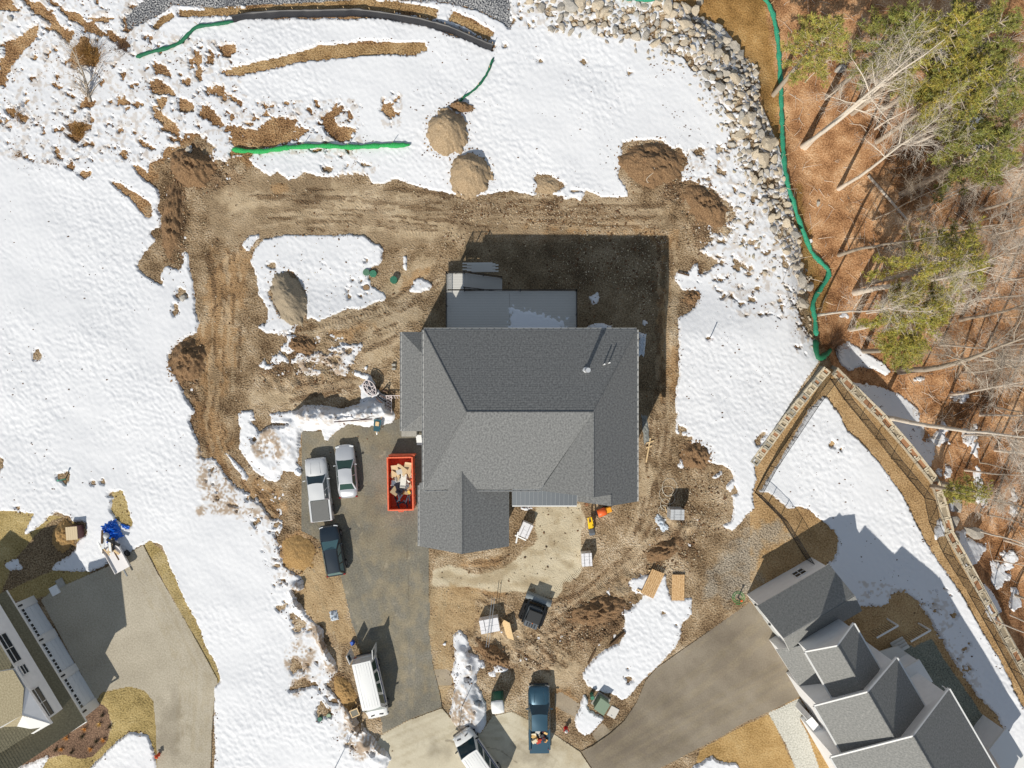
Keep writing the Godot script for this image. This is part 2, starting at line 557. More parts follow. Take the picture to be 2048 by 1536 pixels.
	paint(m, 1, 30, 4, 250, [rgb(84, 68, 50), rgb(134, 114, 88), rgb(180, 158, 126)], 2.0, 40, 180, 36, 90)
	m = mask()
	fill(m, [160, 1424, 195, 1402, 215, 1417, 222, 1447, 215, 1482, 185, 1514, 160, 1518, 125, 1509, 100, 1514, 60, 1530, 20, 1560, -20, 1560, 172, 1445])
	paint(m, 0, 10, 5, 256, [rgb(72, 56, 44), rgb(112, 90, 74), rgb(150, 122, 100)], 1.8, 50, 160, 46, 60)
	# gravel by the neighbour's corner, and clay pad
	m = mask()
	fill(m, [1410, 1190, 1420, 1140, 1452, 1100, 1492, 1068, 1560, 1040, 1580, 1070, 1520, 1100, 1505, 1180, 1470, 1200])
	paint(m, 3, 110, 1, 170, [rgb(112, 106, 98), rgb(156, 150, 138), rgb(196, 188, 176)], 2.0, 20, 200, 36, 110)
	m = mask()
	fill(m, [1072, 1010, 1160, 1010, 1172, 1043, 1160, 1070, 1168, 1118, 1160, 1152, 1140, 1160, 1060, 1180, 1020, 1186, 940, 1176, 862, 1172, 862, 1140, 900, 1128, 960, 1150, 1020, 1130, 1050, 1100, 1078, 1080, 1070, 1050])
	fill(m, [1060, 1190, 1112, 1196, 1130, 1180, 1120, 1165, 1090, 1160])
	paint(m, 2, 50, 3, 235, [rgb(176, 160, 132), rgb(200, 188, 162), rgb(214, 204, 182)], 1.3, 90, 60, 106, 24)
	m = mask()
	blobs(m, [[960, 1160, 60, 8, -8], [1000, 1140, 50, 6, -14], [900, 1150, 40, 6, 0], [1060, 1100, 40, 5, 20], [1120, 1090, 30, 3, 25], [1130, 1125, 20, 3, 25], [1060, 1165, 40, 5, -8], [1110, 1030, 12, 10], [1155, 1045, 6, 14, 10]])
	paint(m, 2, 110, 1, 120, [rgb(130, 112, 84), rgb(160, 140, 108)], 1.6, 90, 110, 56, 20)
	# packed borders of the driveway
	m = mask()
	fill(m, [572, 1150, 640, 1085, 682, 1155, 704, 1250, 712, 1270, 690, 1300, 650, 1260, 612, 1228, 600, 1190])
	fill(m, [862, 1180, 900, 1170, 960, 1180, 960, 1250, 905, 1270, 905, 1380, 885, 1410, 868, 1340, 860, 1265])
	paint(m, 3, 70, 2, 200, [rgb(142, 116, 82), rgb(178, 152, 114), rgb(196, 174, 138)], 1.6, 80, 120, 56, 40)
	# paving
	m = mask()
	fill(m, DRIVE)
	paint(m, 0, 3, 8, 256, [rgb(102, 99, 90), rgb(124, 120, 109), rgb(148, 142, 130)], 1.7, 60, 130, 66, 14)
	m = mask()
	fill(m, STREET)
	paint(m, 0, 3, 8, 256, [rgb(180, 169, 147), rgb(200, 191, 169), rgb(214, 206, 186)], 1.4, 90, 60, 106, 6)
	m = mask()
	fill(m, DRIVE2)
	paint(m, 0, 3, 8, 256, [rgb(118, 108, 95), rgb(138, 128, 113), rgb(156, 146, 131)], 1.6, 50, 60, 146, 8)
	m = mask()
	fill(m, DRIVE3)
	paint(m, 0, 3, 8, 256, [rgb(156, 147, 130), rgb(178, 169, 151), rgb(196, 188, 171)], 1.6, 50, 140, 66, 14)
	m = mask()
	fill(m, WALK)
	paint(m, 0, 3, 8, 256, [rgb(168, 166, 156), rgb(196, 194, 184), rgb(214, 212, 204)], 1.8, 30, 180, 46, 40)
	m = mask()
	fill(m, [1109, 1387, 1124, 1385, 1161, 1409, 1149, 1434, 1109, 1412])
	fill(m, [1204, 1446, 1222, 1462, 1196, 1485, 1184, 1469])
	fill(m, [868, 1338, 900, 1340, 906, 1370, 876, 1372])
	paint(m, 0, 4, 8, 230, [rgb(150, 138, 120), rgb(172, 160, 142)], 1.3, 90, 90, 76, 8)
	# mud carried onto the paving
	m = mask()
	for f in [[860, 1180, 800, 1240, 740, 1275, 712, 1285], [860, 1200, 810, 1255, 760, 1300], [860, 1255, 800, 1310, 780, 1340], [830, 1150, 760, 1260], [800, 1290, 815, 1400], [770, 1300, 800, 1440], [840, 1290, 850, 1390]]:
		stroke(m, f, 9)
	blobs(m, [[690, 860, 60, 26, -5], [740, 880, 60, 20], [720, 1010, 50, 30], [640, 885, 20, 14], [620, 900, 12, 30], [760, 1080, 40, 60], [650, 1040, 30, 20], [780, 1180, 50, 20], [1090, 1470, 60, 12, 30], [1130, 1500, 50, 16, 30]])
	paint(m, 3, 120, 1, 84, [rgb(140, 122, 92), rgb(182, 162, 126)], 1.8, 100, 110, 46, 0)
	m = mask()
	for k in 46:
		var p := Vector2(rng.randf_range(620, 850), rng.randf_range(880, 1390))
		blobs(m, [[p.x, p.y, rng.randf_range(2, 6), rng.randf_range(1, 2.5), rng.randf_range(0, 180)]])
	paint(m, 0, 110, 2, 110, [rgb(160, 148, 126), rgb(190, 180, 160)], 1.4)
	m = mask()
	for q in [[[860, 1170, 800, 1250, 745, 1290, 705, 1300], 16, 9], [[845, 1110, 830, 1250, 835, 1400], 50, 12], [[640, 1040, 700, 1130, 760, 1300, 800, 1430], 40, 12], [[1180, 1500, 1320, 1410, 1470, 1300, 1530, 1250], 40, 12], [[1230, 1530, 1400, 1440, 1580, 1340], 30, 10], [[290, 1120, 340, 1230, 390, 1340, 380, 1500], 40, 12], [[780, 1500, 900, 1450, 1010, 1440, 1120, 1500], 40, 10]]:
		for n in q[2]:
			var f: Array = q[0]
			var off := rng.randfn(0, q[1] * 0.6)
			var line := []
			for i in f.size() / 2:
				var nrm := (Vector2(f[mini(i * 2 + 2, f.size() - 2)], f[mini(i * 2 + 3, f.size() - 1)]) - Vector2(f[maxi(i * 2 - 2, 0)], f[maxi(i * 2 - 1, 1)])).normalized().orthogonal() * off
				line.append_array([f[i * 2] + nrm.x, f[i * 2 + 1] + nrm.y])
			stroke(m, line, rng.randf_range(2.0, 5.0))
	paint(m, 1, 120, 1, 76, [rgb(140, 128, 104), rgb(180, 166, 138)], 1.6, 110, 100, 46, 0)
	# oil and tyre stains on the neighbour's drive and the street
	m = mask()
	for f in [[1180, 1500, 1300, 1400, 1480, 1290], [1220, 1520, 1360, 1420, 1560, 1330], [1290, 1530, 1420, 1440, 1540, 1380]]:
		stroke(m, f, 14)
	blobs(m, [[1320, 1405, 20, 12, 20], [1350, 1400, 14, 10], [1460, 1290, 16, 10], [340, 1450, 20, 60, 10], [350, 1480, 16, 40, 0], [1060, 1510, 50, 20], [880, 1500, 30, 14]])
	paint(m, 3, 90, 1, 70, [rgb(92, 84, 72), rgb(112, 102, 88)], 1.4)
	# cracks
	m = mask()
	for f in [[813, 1076, 818, 1152, 816, 1200], [640, 985, 655, 1035], [890, 1480, 1000, 1500, 1040, 1530]]:
		stroke(m, f, 2.4)
	paint(m, 0, 110, 2, 80, [rgb(84, 76, 64), rgb(100, 90, 78)], 1.2)
	# wheel and crawler tracks
	for f in [[1318, 810, 1314, 900, 1300, 980, 1290, 1050, 1265, 1100], [1335, 560, 1336, 700, 1334, 800, 1330, 900, 1328, 960, 1320, 1020, 1300, 1090, 1280, 1130], [1352, 455, 1342, 500, 1338, 560], [1345, 1000, 1320, 1060, 1290, 1110, 1230, 1160], [1280, 1120, 1180, 1185, 1100, 1240, 1060, 1270], [1250, 1080, 1160, 1140, 1110, 1180], [1230, 1140, 1180, 1200, 1120, 1220], [1170, 1150, 1140, 1200], [884, 1205, 960, 1220], [890, 1225, 970, 1212], [440, 620, 436, 760, 432, 860, 450, 930, 500, 990, 545, 1035], [470, 600, 466, 740, 462, 840, 480, 900, 530, 960, 570, 1000], [430, 500, 440, 560, 440, 620], [500, 450, 600, 430, 760, 420, 900, 425], [480, 400, 620, 395, 780, 405, 900, 410], [545, 470, 520, 440, 545, 425, 565, 440], [660, 1330, 690, 1370, 710, 1410], [980, 1440, 1010, 1400, 1020, 1350], [560, 860, 620, 850], [600, 790, 700, 770, 790, 780]]:
		treads(f, 0.46, 0.16, 84)
	for f in [[600, 660, 700, 640, 790, 610], [620, 710, 720, 690, 800, 650], [700, 450, 720, 400], [640, 460, 690, 400], [780, 470, 850, 466, 930, 470], [880, 405, 1000, 420, 1200, 410]]:
		treads(f, 0.34, 0.3, 56)
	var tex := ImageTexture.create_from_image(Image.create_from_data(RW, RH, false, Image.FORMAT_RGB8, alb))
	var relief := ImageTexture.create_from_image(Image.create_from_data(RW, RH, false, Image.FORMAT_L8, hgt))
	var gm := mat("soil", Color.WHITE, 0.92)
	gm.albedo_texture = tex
	gm.heightmap_enabled = true
	gm.heightmap_texture = relief
	gm.heightmap_scale = 14.0
	gm.metallic_specular = 0.3
	# the paving lies flat; elsewhere the soil is uneven
	m = mask()
	for f in [DRIVE, STREET, DRIVE2, DRIVE3, WALK]:
		fill(m, f)
	flat_mask = soft(m, 2, MW, MH)
	var churn := mask()
	blobs(churn, [[390, 330, 70, 50], [350, 440, 30, 80], [380, 730, 40, 60], [1320, 320, 70, 30], [1390, 400, 60, 50, 40], [1420, 450, 40, 40], [1400, 600, 20, 30], [1400, 910, 40, 50], [1350, 1060, 60, 50], [1210, 1220, 110, 60, -20], [1060, 1290, 120, 40], [640, 720, 80, 50], [600, 770, 80, 20], [580, 1100, 30, 50], [560, 1000, 60, 20, 45]])
	var ch := soft(churn, 3, MW, MH)
	var bump := noise_px(21, 0.09, MW, MH, 4)
	var step := 2
	var w := MW / step
	var h := MH / step
	var vs := PackedVector3Array()
	var uv := PackedVector2Array()
	var ns := PackedVector3Array()
	var tg := PackedFloat32Array()
	vs.resize(w * h)
	uv.resize(w * h)
	for j in h:
		for i in w:
			var k := (j * step) * MW + i * step
			var amp := (0.00035 + 0.0019 * ch[k] / 255.0) * (1.0 - flat_mask[k] / 255.0)
			vs[j * w + i] = Vector3(X0 + i * step / MK, gy[k] + (bump[k] - 128) * amp, Z0 + j * step / MK)
			uv[j * w + i] = Vector2(float(i) / w, float(j) / h)
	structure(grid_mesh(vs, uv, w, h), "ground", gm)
	for f in [[DRIVE, "driveway"], [STREET, "street"], [DRIVE2, "neighbour_driveway"], [DRIVE3, "side_driveway"], [WALK, "walkway"]]:
		structure(slab(f[0], 0.03), f[1], gm)
	# land beyond the site
	var far := Shape.new()
	far.quad(Vector3(-500, -4.2, -500), Vector3(500, -4.2, -500), Vector3(500, -4.2, 500), Vector3(-500, -4.2, 500))
	structure(far.done(), "terrain", tex_mat("far_land", mottle(5, 0.02, [rgb(116, 92, 64), rgb(150, 120, 86), rgb(170, 142, 108)]), 160.0))

# a paved sheet with a small edge; shares the soil's sheet coordinates
func slab(f: Array, y: float) -> ArrayMesh:
	var o := outline(f)
	var ids := Geometry2D.triangulate_polygon(o)
	var st := SurfaceTool.new()
	st.begin(Mesh.PRIMITIVE_TRIANGLES)
	st.set_smooth_group(-1)
	var add := func(p: Vector2, yy: float) -> void:
		st.set_uv(Vector2(p.x / MW, p.y / MH))
		st.add_vertex(Vector3(X0 + p.x / MK, yy, Z0 + p.y / MK))
	for k in range(0, ids.size(), 3):
		var q := [o[ids[k]], o[ids[k + 1]], o[ids[k + 2]]]
		if (q[1] - q[0]).cross(q[2] - q[0]) < 0:
			q.reverse()
		for p in q:
			add.call(p, y)
	for k in o.size():
		var p := o[k]
		var q := o[(k + 1) % o.size()]
		for e in [[p, y], [q, y], [q, y - 0.25], [p, y], [q, y - 0.25], [p, y - 0.25]]:
			add.call(e[0], e[1])
	st.generate_normals()
	st.generate_tangents()
	return st.commit()

func grid_mesh(vs: PackedVector3Array, uv: PackedVector2Array, w: int, h: int, keep := PackedByteArray()) -> ArrayMesh:
	var ns := PackedVector3Array()
	ns.resize(w * h)
	for j in h:
		for i in w:
			var a := vs[j * w + maxi(i - 1, 0)]
			var b := vs[j * w + mini(i + 1, w - 1)]
			var c := vs[maxi(j - 1, 0) * w + i]
			var d := vs[mini(j + 1, h - 1) * w + i]
			ns[j * w + i] = Vector3(-(b.y - a.y) / (b.x - a.x), 1.0, -(d.y - c.y) / (d.z - c.z)).normalized()
	var ids := PackedInt32Array()
	ids.resize((w - 1) * (h - 1) * 6)
	var n := 0
	for j in h - 1:
		for i in w - 1:
			var k := j * w + i
			if keep.size() and not (keep[k] or keep[k + 1] or keep[k + w] or keep[k + w + 1]):
				continue
			ids[n] = k
			ids[n + 1] = k + 1
			ids[n + 2] = k + w + 1
			ids[n + 3] = k
			ids[n + 4] = k + w + 1
			ids[n + 5] = k + w
			n += 6
	ids.resize(n)
	var arr := []
	arr.resize(Mesh.ARRAY_MAX)
	arr[Mesh.ARRAY_VERTEX] = vs
	arr[Mesh.ARRAY_NORMAL] = ns
	if uv.size():
		arr[Mesh.ARRAY_TEX_UV] = uv
	arr[Mesh.ARRAY_INDEX] = ids
	var me := ArrayMesh.new()
	me.add_surface_from_arrays(Mesh.PRIMITIVE_TRIANGLES, arr)
	return me

# ---------------------------------------------------------------- snow
var snow_edge: PackedInt32Array

func make_snow() -> void:
	var m := mask()
	# the big field, left and top, round to the rocks and the wall
	fill(m, [-300, -300, 1345, -300, 1345, 8, 1380, 20, 1425, 45, 1450, 60, 1465, 80, 1480, 110, 1510, 130, 1520, 165, 1515, 200, 1530, 225, 1545, 260, 1560, 300, 1575, 370, 1592, 450, 1603, 500, 1600, 540, 1612, 580, 1592, 610, 1605, 650, 1634, 690, 1638, 722, 1622, 748, 1600, 778, 1572, 826, 1540, 876, 1510, 925, 1514, 960, 1506, 985, 1509, 1018, 1494, 1028, 1486, 1043, 1466, 1062, 1446, 1053, 1464, 1043, 1469, 1015, 1466, 993, 1451, 975, 1469, 958, 1461, 940, 1446, 930, 1424, 928, 1399, 920, 1386, 900, 1384, 875, 1351, 868, 1354, 855, 1353, 805, 1356, 768, 1359, 759, 1359, 696, 1356, 634, 1374, 630, 1391, 614, 1399, 591, 1386, 581, 1366, 581, 1351, 559, 1355, 544, 1376, 549, 1389, 530, 1396, 529, 1401, 554, 1424, 539, 1434, 526, 1424, 514, 1401, 504, 1424, 484, 1429, 469, 1449, 474, 1469, 461, 1450, 452, 1474, 436, 1464, 409, 1434, 389, 1399, 370, 1361, 360, 1374, 332, 1374, 315, 1359, 295, 1344, 300, 1324, 280, 1274, 282, 1246, 287, 1244, 305, 1244, 327, 1235, 350, 1244, 367, 1256, 382, 1256, 394, 1204, 396, 1174, 381, 1144, 382, 1124, 392, 1060, 390, 1010, 380, 985, 388, 940, 395, 869, 382, 832, 372, 794, 359, 762, 370, 744, 367, 732, 350, 700, 348, 662, 355, 632, 352, 610, 344, 594, 357, 577, 360, 554, 342, 544, 352, 524, 345, 510, 332, 495, 316, 462, 317, 425, 327, 430, 295, 400, 270, 370, 267, 360, 295, 335, 295, 325, 317, 300, 327, 297, 342, 300, 367, 318, 380, 322, 399, 314, 420, 325, 444, 320, 456, 302, 466, 312, 484, 300, 494, 287, 511, 275, 531, 282, 546, 302, 559, 332, 578, 322, 554, 332, 534, 360, 541, 370, 524, 370, 504, 377, 506, 380, 539, 387, 564, 390, 594, 392, 619, 397, 646, 395, 666, 370, 679, 350, 694, 337, 714, 345, 734, 357, 759, 362, 773, 375, 800, 390, 823, 380, 840, 387, 863, 400, 888, 405, 918, 430, 918, 450, 948, 470, 973, 512, 995, 527, 1015, 544, 1038, 566, 1043, 569, 1055, 554, 1075, 559, 1100, 567, 1130, 594, 1150, 607, 1162, 607, 1180, 584, 1178, 594, 1200, 609, 1214, 612, 1230, 647, 1260, 647, 1282, 660, 1307, 672, 1325, 675, 1342, 662, 1360, 652, 1370, 662, 1382, 682, 1400, 702, 1417, 712, 1435, 729, 1455, 752, 1480, 760, 1495, 777, 1505, 783, 1517, 775, 1536, 770, 1700, 432, 1700, 431, 1536, 431, 1377, 444, 1364, 435, 1332, 412, 1292, 395, 1240, 370, 1200, 350, 1152, 345, 1143, 335, 1113, 322, 1090, 300, 1083, 287, 1090, 255, 1108, 217, 1128, 180, 1145, 105, 1142, 112, 1128, 140, 1113, 152, 1100, 155, 1085, 175, 1068, 175, 1043, 147, 1044, 140, 1033, 117, 1025, 100, 1033, 72, 1058, 47, 1074, 70, 1028, 47, 1025, 15, 1022, -10, 1025, -300, 1040])
	# bare ground showing through it
	fill(m, [217, 362, 240, 368, 270, 385, 300, 405, 307, 420, 305, 436, 292, 436, 270, 407, 245, 385], 0)
	fill(m, [228, 985, 245, 980, 255, 1005, 262, 1035, 270, 1052, 255, 1058, 235, 1040, 222, 1020], 0)
	fill(m, [265, 330, 280, 333, 300, 350, 298, 368, 280, 352], 0)
	fill(m, [255, 66, 300, 42, 335, 22, 345, 10, 420, 18, 520, 12, 640, 6, 760, 0, 900, 8, 960, 24, 1010, 50, 1022, 62, 1024, -300, 300, -300, 290, 0, 245, 40], 0)
	fill(m, [440, 145, 500, 128, 560, 115, 600, 105, 640, 92, 700, 88, 735, 82, 800, 86, 850, 86, 858, 102, 830, 112, 770, 110, 700, 116, 600, 125, 540, 142, 480, 152, 455, 152], 0)
	stroke(m, [312, 56, 330, 40, 345, 32], 14, 0)
	stroke(m, [362, 28, 420, 26, 500, 26], 15, 0)
	stroke(m, [500, 24, 600, 16, 700, 12, 800, 16, 870, 28], 22, 0)
	stroke(m, [480, 30, 640, 30, 760, 30, 860, 48, 930, 72, 985, 96], 15, 0)
	stroke(m, [908, 34, 940, 48, 980, 72], 22, 0)
	fill(m, [-300, -300, 60, -300, 40, -40, -20, 60, -30, 250, -300, 250], 0)
	blobs(m, [[12, 10, 22, 16, 0], [60, 6, 18, 6, 30], [0, 160, 16, 16, 0], [30, 100, 22, 10, -60], [110, 8, 16, 5, 30], [8, 140, 12, 22, 10]], 0)
	fill(m, [75, 0, 110, 30, 125, 55, 152, 65, 140, 90, 118, 70, 90, 40, 60, 20], 0)
	fill(m, [10, 82, 35, 78, 65, 55, 80, 48, 78, 75, 45, 110, 25, 135, 10, 130], 0)
	fill(m, [307, 123, 325, 130, 340, 140, 344, 158, 325, 150, 310, 148], 0)
	fill(m, [298, 162, 320, 160, 350, 182, 352, 195, 335, 190, 300, 178], 0)
	fill(m, [360, 195, 388, 208, 392, 222, 372, 228, 358, 220], 0)
	fill(m, [408, 182, 450, 172, 452, 200, 430, 190], 0)
	fill(m, [445, 95, 472, 90, 474, 105, 460, 118, 447, 115], 0)
	fill(m, [305, 210, 318, 222, 330, 232, 350, 245, 360, 258, 362, 285, 345, 268, 325, 250, 308, 235], 0)
	fill(m, [400, 215, 418, 210, 440, 235, 450, 250, 445, 258, 425, 250, 420, 235], 0)
	fill(m, [462, 262, 480, 255, 512, 262, 540, 240, 560, 236, 600, 238, 590, 250, 620, 262, 600, 280, 570, 288, 540, 296, 512, 302, 500, 318, 470, 312], 0)
	fill(m, [645, 240, 660, 225, 685, 210, 690, 222, 670, 240, 680, 255, 712, 256, 702, 282, 680, 285, 655, 270], 0)
	fill(m, [766, 212, 785, 205, 800, 190, 800, 200, 785, 215, 795, 230, 780, 240, 770, 228], 0)
	blobs(m, [[397, 118, 8, 18, -15], [422, 118, 9, 16, 10], [452, 100, 14, 12, 30], [375, 165, 10, 8], [248, 150, 6, 9], [247, 205, 16, 8, 15], [275, 210, 8, 6], [118, 310, 6, 14, -25], [144, 334, 9, 8], [172, 350, 13, 8, -10], [250, 310, 7, 10], [292, 290, 18, 5, 35], [325, 205, 10, 14, 20], [410, 232, 14, 7, 30], [435, 185, 16, 8, 20], [400, 150, 8, 14, 0], [470, 200, 24, 4, 35], [175, 208, 16, 12, -20], [160, 260, 22, 18, 0], [150, 275, 16, 9, 20], [25, 225, 12, 8, 40], [48, 238, 12, 7, 40], [190, 60, 26, 10, 30], [150, 35, 30, 8, 30], [230, 75, 20, 8, 40], [170, 110, 30, 30, 0], [205, 40, 24, 6, 0], [250, 90, 10, 12, 0], [75, 712, 9, 11], [365, 590, 12, 12], [353, 622, 6, 14, 10], [130, 956, 13, 12], [188, 967, 5, 4], [208, 965, 6, 6], [225, 990, 6, 6], [648, 1424, 16, 16], [562, 1217, 9, 7], [598, 1250, 14, 16, -20], [592, 1332, 12, 15], [603, 1370, 22, 10, -15], [586, 1232, 5, 5], [37, 1016, 6, 4], [2, 930, 6, 18], [1095, 372, 28, 24], [1440, 300, 8, 10], [1400, 305, 12, 10], [1465, 290, 10, 10], [1475, 535, 6, 10], [1440, 560, 6, 5], [1418, 678, 6, 5], [1478, 577, 4, 3], [1365, 860, 10, 8], [1470, 984, 8, 8], [1520, 880, 8, 16, 30], [1012, 94, 5, 5], [1080, 122, 8, 4], [1168, 124, 6, 5], [1259, 147, 6, 4]], 0)
	# separate patches
	for f in [
		[502, 524, 512, 499, 527, 481, 572, 471, 612, 471, 657, 473, 692, 470, 729, 473, 744, 486, 767, 494, 767, 520, 759, 531, 742, 536, 738, 556, 744, 574, 774, 589, 772, 601, 752, 606, 724, 618, 697, 619, 667, 631, 639, 644, 622, 636, 594, 653, 589, 666, 562, 669, 532, 666, 517, 654, 534, 649, 539, 624, 527, 599, 517, 594, 516, 564, 512, 544],
		[485, 491, 497, 504, 512, 486, 522, 470, 500, 472], [819, 586, 832, 559, 844, 556, 867, 571, 859, 581, 837, 586], [808, 512, 814, 514, 815, 540, 808, 544],
		[632, 706, 694, 689, 727, 688, 724, 699, 709, 716, 704, 739, 692, 756, 672, 744, 647, 749, 612, 751, 599, 729, 557, 726, 537, 741, 517, 734, 527, 721, 557, 709, 574, 684, 569, 669, 592, 671, 602, 696, 617, 714],
		[707, 741, 742, 751, 752, 768, 745, 775, 729, 759, 708, 752],
		[542, 828, 594, 823, 612, 813, 652, 813, 687, 819, 719, 810, 724, 793, 722, 773, 735, 762, 772, 793, 774, 818, 792, 828, 789, 845, 767, 850, 737, 855, 699, 848, 674, 863, 654, 884, 647, 875, 644, 862, 604, 863, 599, 908, 594, 928, 607, 938, 594, 945, 567, 943, 559, 963, 544, 965, 512, 945, 490, 915, 480, 898, 482, 868, 477, 825, 507, 823, 512, 850, 520, 868, 545, 850],
		[448, 903, 460, 912, 490, 940, 499, 962, 488, 958, 470, 935],
		[907, 1272, 922, 1261, 939, 1282, 937, 1307, 957, 1312, 962, 1327, 954, 1360, 952, 1367, 967, 1392, 974, 1415, 974, 1447, 962, 1467, 922, 1464, 904, 1442, 902, 1422, 912, 1372, 906, 1352, 912, 1312],
		[1261, 1160, 1275, 1155, 1312, 1147, 1334, 1152, 1332, 1168, 1344, 1200, 1369, 1200, 1386, 1195, 1384, 1230, 1364, 1247, 1364, 1272, 1351, 1297, 1336, 1312, 1314, 1335, 1296, 1352, 1274, 1372, 1261, 1392, 1244, 1402, 1234, 1392, 1219, 1387, 1194, 1382, 1176, 1372, 1166, 1355, 1174, 1337, 1184, 1322, 1214, 1300, 1239, 1287, 1251, 1262, 1249, 1225, 1271, 1214, 1284, 1190, 1264, 1182],
		[1168, 1390, 1176, 1395, 1178, 1420, 1209, 1437, 1199, 1450, 1184, 1467, 1169, 1472, 1156, 1462, 1151, 1440, 1160, 1417],
		[1386, 1536, 1424, 1513, 1439, 1525, 1474, 1527, 1480, 1537, 1480, 1640, 1380, 1640],
		[1519, 985, 1545, 950, 1580, 890, 1620, 820, 1640, 800, 1654, 796, 1676, 823, 1696, 863, 1731, 893, 1756, 923, 1786, 963, 1811, 1000, 1831, 1045, 1858, 1095, 1898, 1152, 1926, 1195, 1961, 1257, 1998, 1315, 2021, 1360, 2031, 1392, 2050, 1420, 2080, 1500, 2060, 1560, 2008, 1460, 1996, 1432, 1956, 1392, 1911, 1327, 1881, 1277, 1858, 1235, 1836, 1202, 1806, 1182, 1781, 1190, 1776, 1210, 1761, 1215, 1690, 1215, 1640, 1150, 1658, 1128, 1671, 1116, 1678, 1083, 1671, 1063, 1643, 1040, 1618, 1020, 1596, 1014, 1578, 1018, 1561, 1003, 1536, 985],
		[1671, 699, 1698, 684, 1716, 694, 1743, 714, 1766, 726, 1783, 744, 1773, 754, 1748, 739, 1721, 734, 1700, 744, 1680, 728],
		[1706, 766, 1761, 775, 1801, 790, 1831, 813, 1841, 828, 1843, 850, 1861, 868, 1871, 888, 1868, 918, 1858, 938, 1843, 928, 1806, 888, 1773, 850, 1748, 818, 1722, 790],
		[262, 1465, 297, 1470, 307, 1495, 317, 1540, 320, 1640, 120, 1640, 180, 1540, 200, 1520, 240, 1480], [100, 1512, 55, 1530, 27, 1537, 60, 1560, 88, 1537], [10, 1130, 35, 1116, 48, 1140, 20, 1142], [1040, 1016, 1070, 1014, 1062, 1020, 1045, 1022], [1124, 386, 1169, 384, 1165, 402, 1150, 396, 1128, 400]]:
		fill(m, f)
	# holes in the patches
	blobs(m, [[582, 598, 34, 50, -22], [545, 533, 10, 7], [735, 522, 3, 4], [733, 576, 7, 6], [696, 580, 3, 6], [706, 562, 3, 3], [724, 563, 4, 4], [700, 595, 5, 4], [722, 593, 5, 3], [736, 589, 3, 3], [651, 530, 2, 2], [670, 720, 12, 8], [640, 735, 10, 6], [600, 690, 8, 10], [520, 846, 14, 10], [560, 850, 20, 4], [510, 880, 5, 5], [1664, 890, 6, 7], [1682, 899, 4, 3], [1259, 1360, 6, 7], [1328, 1227, 4, 4], [1354, 1251, 3, 3], [1256, 1338, 3, 4], [938, 1355, 6, 3]], 0)
	blobs(m, [[1885, 872, 16, 24, 10], [1945, 880, 17, 28, -10], [1920, 795, 18, 11, 10], [1890, 945, 16, 12], [1960, 975, 12, 42, -10], [1908, 1010, 9, 14, 20], [1945, 1105, 24, 28, 20], [2000, 1150, 20, 26], [2030, 1010, 10, 26], [1920, 1080, 12, 20], [1980, 1205, 14, 40, -20], [2020, 1120, 14, 20], [1840, 760, 10, 5], [1880, 1060, 10, 20, 10], [2030, 1200, 10, 24], [1965, 300, 12, 22, 0], [1870, 110, 14, 18, 0], [1820, 75, 6, 8], [1950, 240, 14, 20], [1690, 632, 10, 6], [2030, 190, 8, 8], [2035, 1420, 12, 30, -20]])
	blobs(m, [[960, 1330, 12, 8], [1000, 1340, 16, 7], [1010, 1322, 10, 6], [985, 1350, 10, 5], [1363, 930, 6, 9], [1436, 952, 10, 4, -30], [1195, 590, 5, 3], [1190, 600, 9, 9], [1290, 646, 5, 6], [1200, 655, 26, 6], [1284, 672, 8, 6], [420, 950, 10, 30, -30], [1010, 380, 14, 5], [1330, 345, 4, 3]])
	var s := soft(m, 1, MW, MH)
	var spots := mask()
	fill(spots, [-100, -100, 300, -100, 320, 60, 480, 80, 480, 130, 520, 260, 720, 200, 730, 300, 450, 330, 300, 330, 100, 340, -100, 300], 112)
	fill(spots, [455, 200, 720, 195, 725, 300, 455, 320], 150)
	fill(spots, [760, 180, 810, 180, 810, 250, 760, 270], 150)
	fill(spots, [1345, 0, 1450, 60, 1520, 165, 1600, 500, 1640, 690, 1590, 720, 1560, 560, 1470, 460, 1480, 300, 1400, 150, 1250, 60, 1010, 60, 1010, 0], 150)
	fill(spots, [1120, 40, 1345, 0, 1400, 36, 1450, 66, 1482, 112, 1512, 135, 1516, 200, 1532, 240, 1552, 290, 1566, 350, 1578, 410, 1594, 470, 1570, 510, 1540, 450, 1512, 398, 1490, 350, 1470, 300, 1448, 250, 1440, 200, 1400, 160, 1378, 118, 1335, 108, 1290, 78, 1210, 76], 240)
	fill(spots, [1370, 300, 1480, 280, 1560, 480, 1600, 640, 1480, 640, 1400, 560], 135)
	fill(spots, [400, 900, 560, 990, 640, 1300, 700, 1380, 780, 1500, 700, 1520, 620, 1380, 520, 1080, 400, 980], 120)
	fill(spots, [560, 660, 720, 680, 710, 750, 520, 745], 190)
	fill(spots, [900, 1300, 975, 1310, 975, 1465, 900, 1440], 60)
	fill(spots, [1780, 700, 2100, 700, 2200, 1400, 2000, 1150, 1880, 960], 150)
	fill(spots, [660, 280, 760, 330, 740, 370, 640, 350], 150)
	fill(spots, [1700, 1150, 1900, 1180, 1990, 1440, 1800, 1200, 1700, 1210], 110)
	var sp := soft(spots, 3, MW, MH)
	var rag := noise_px(31, 0.06, MW, MH, 4)
	var hole := noise_px(32, 0.075, MW, MH, 3)
	var cups := noise_px(33, 0.19, MW, MH, 2)
	var fray := noise_px(35, 0.3, MW, MH, 2)
	var calm := noise_px(36, 0.008, MW, MH, 3)
	var swell := noise_px(34, 0.012, MW, MH, 3)
	var banks := mask()
	fill(banks, [545, 850, 600, 840, 604, 858, 594, 900, 580, 930, 545, 950, 500, 915, 500, 880], 60)
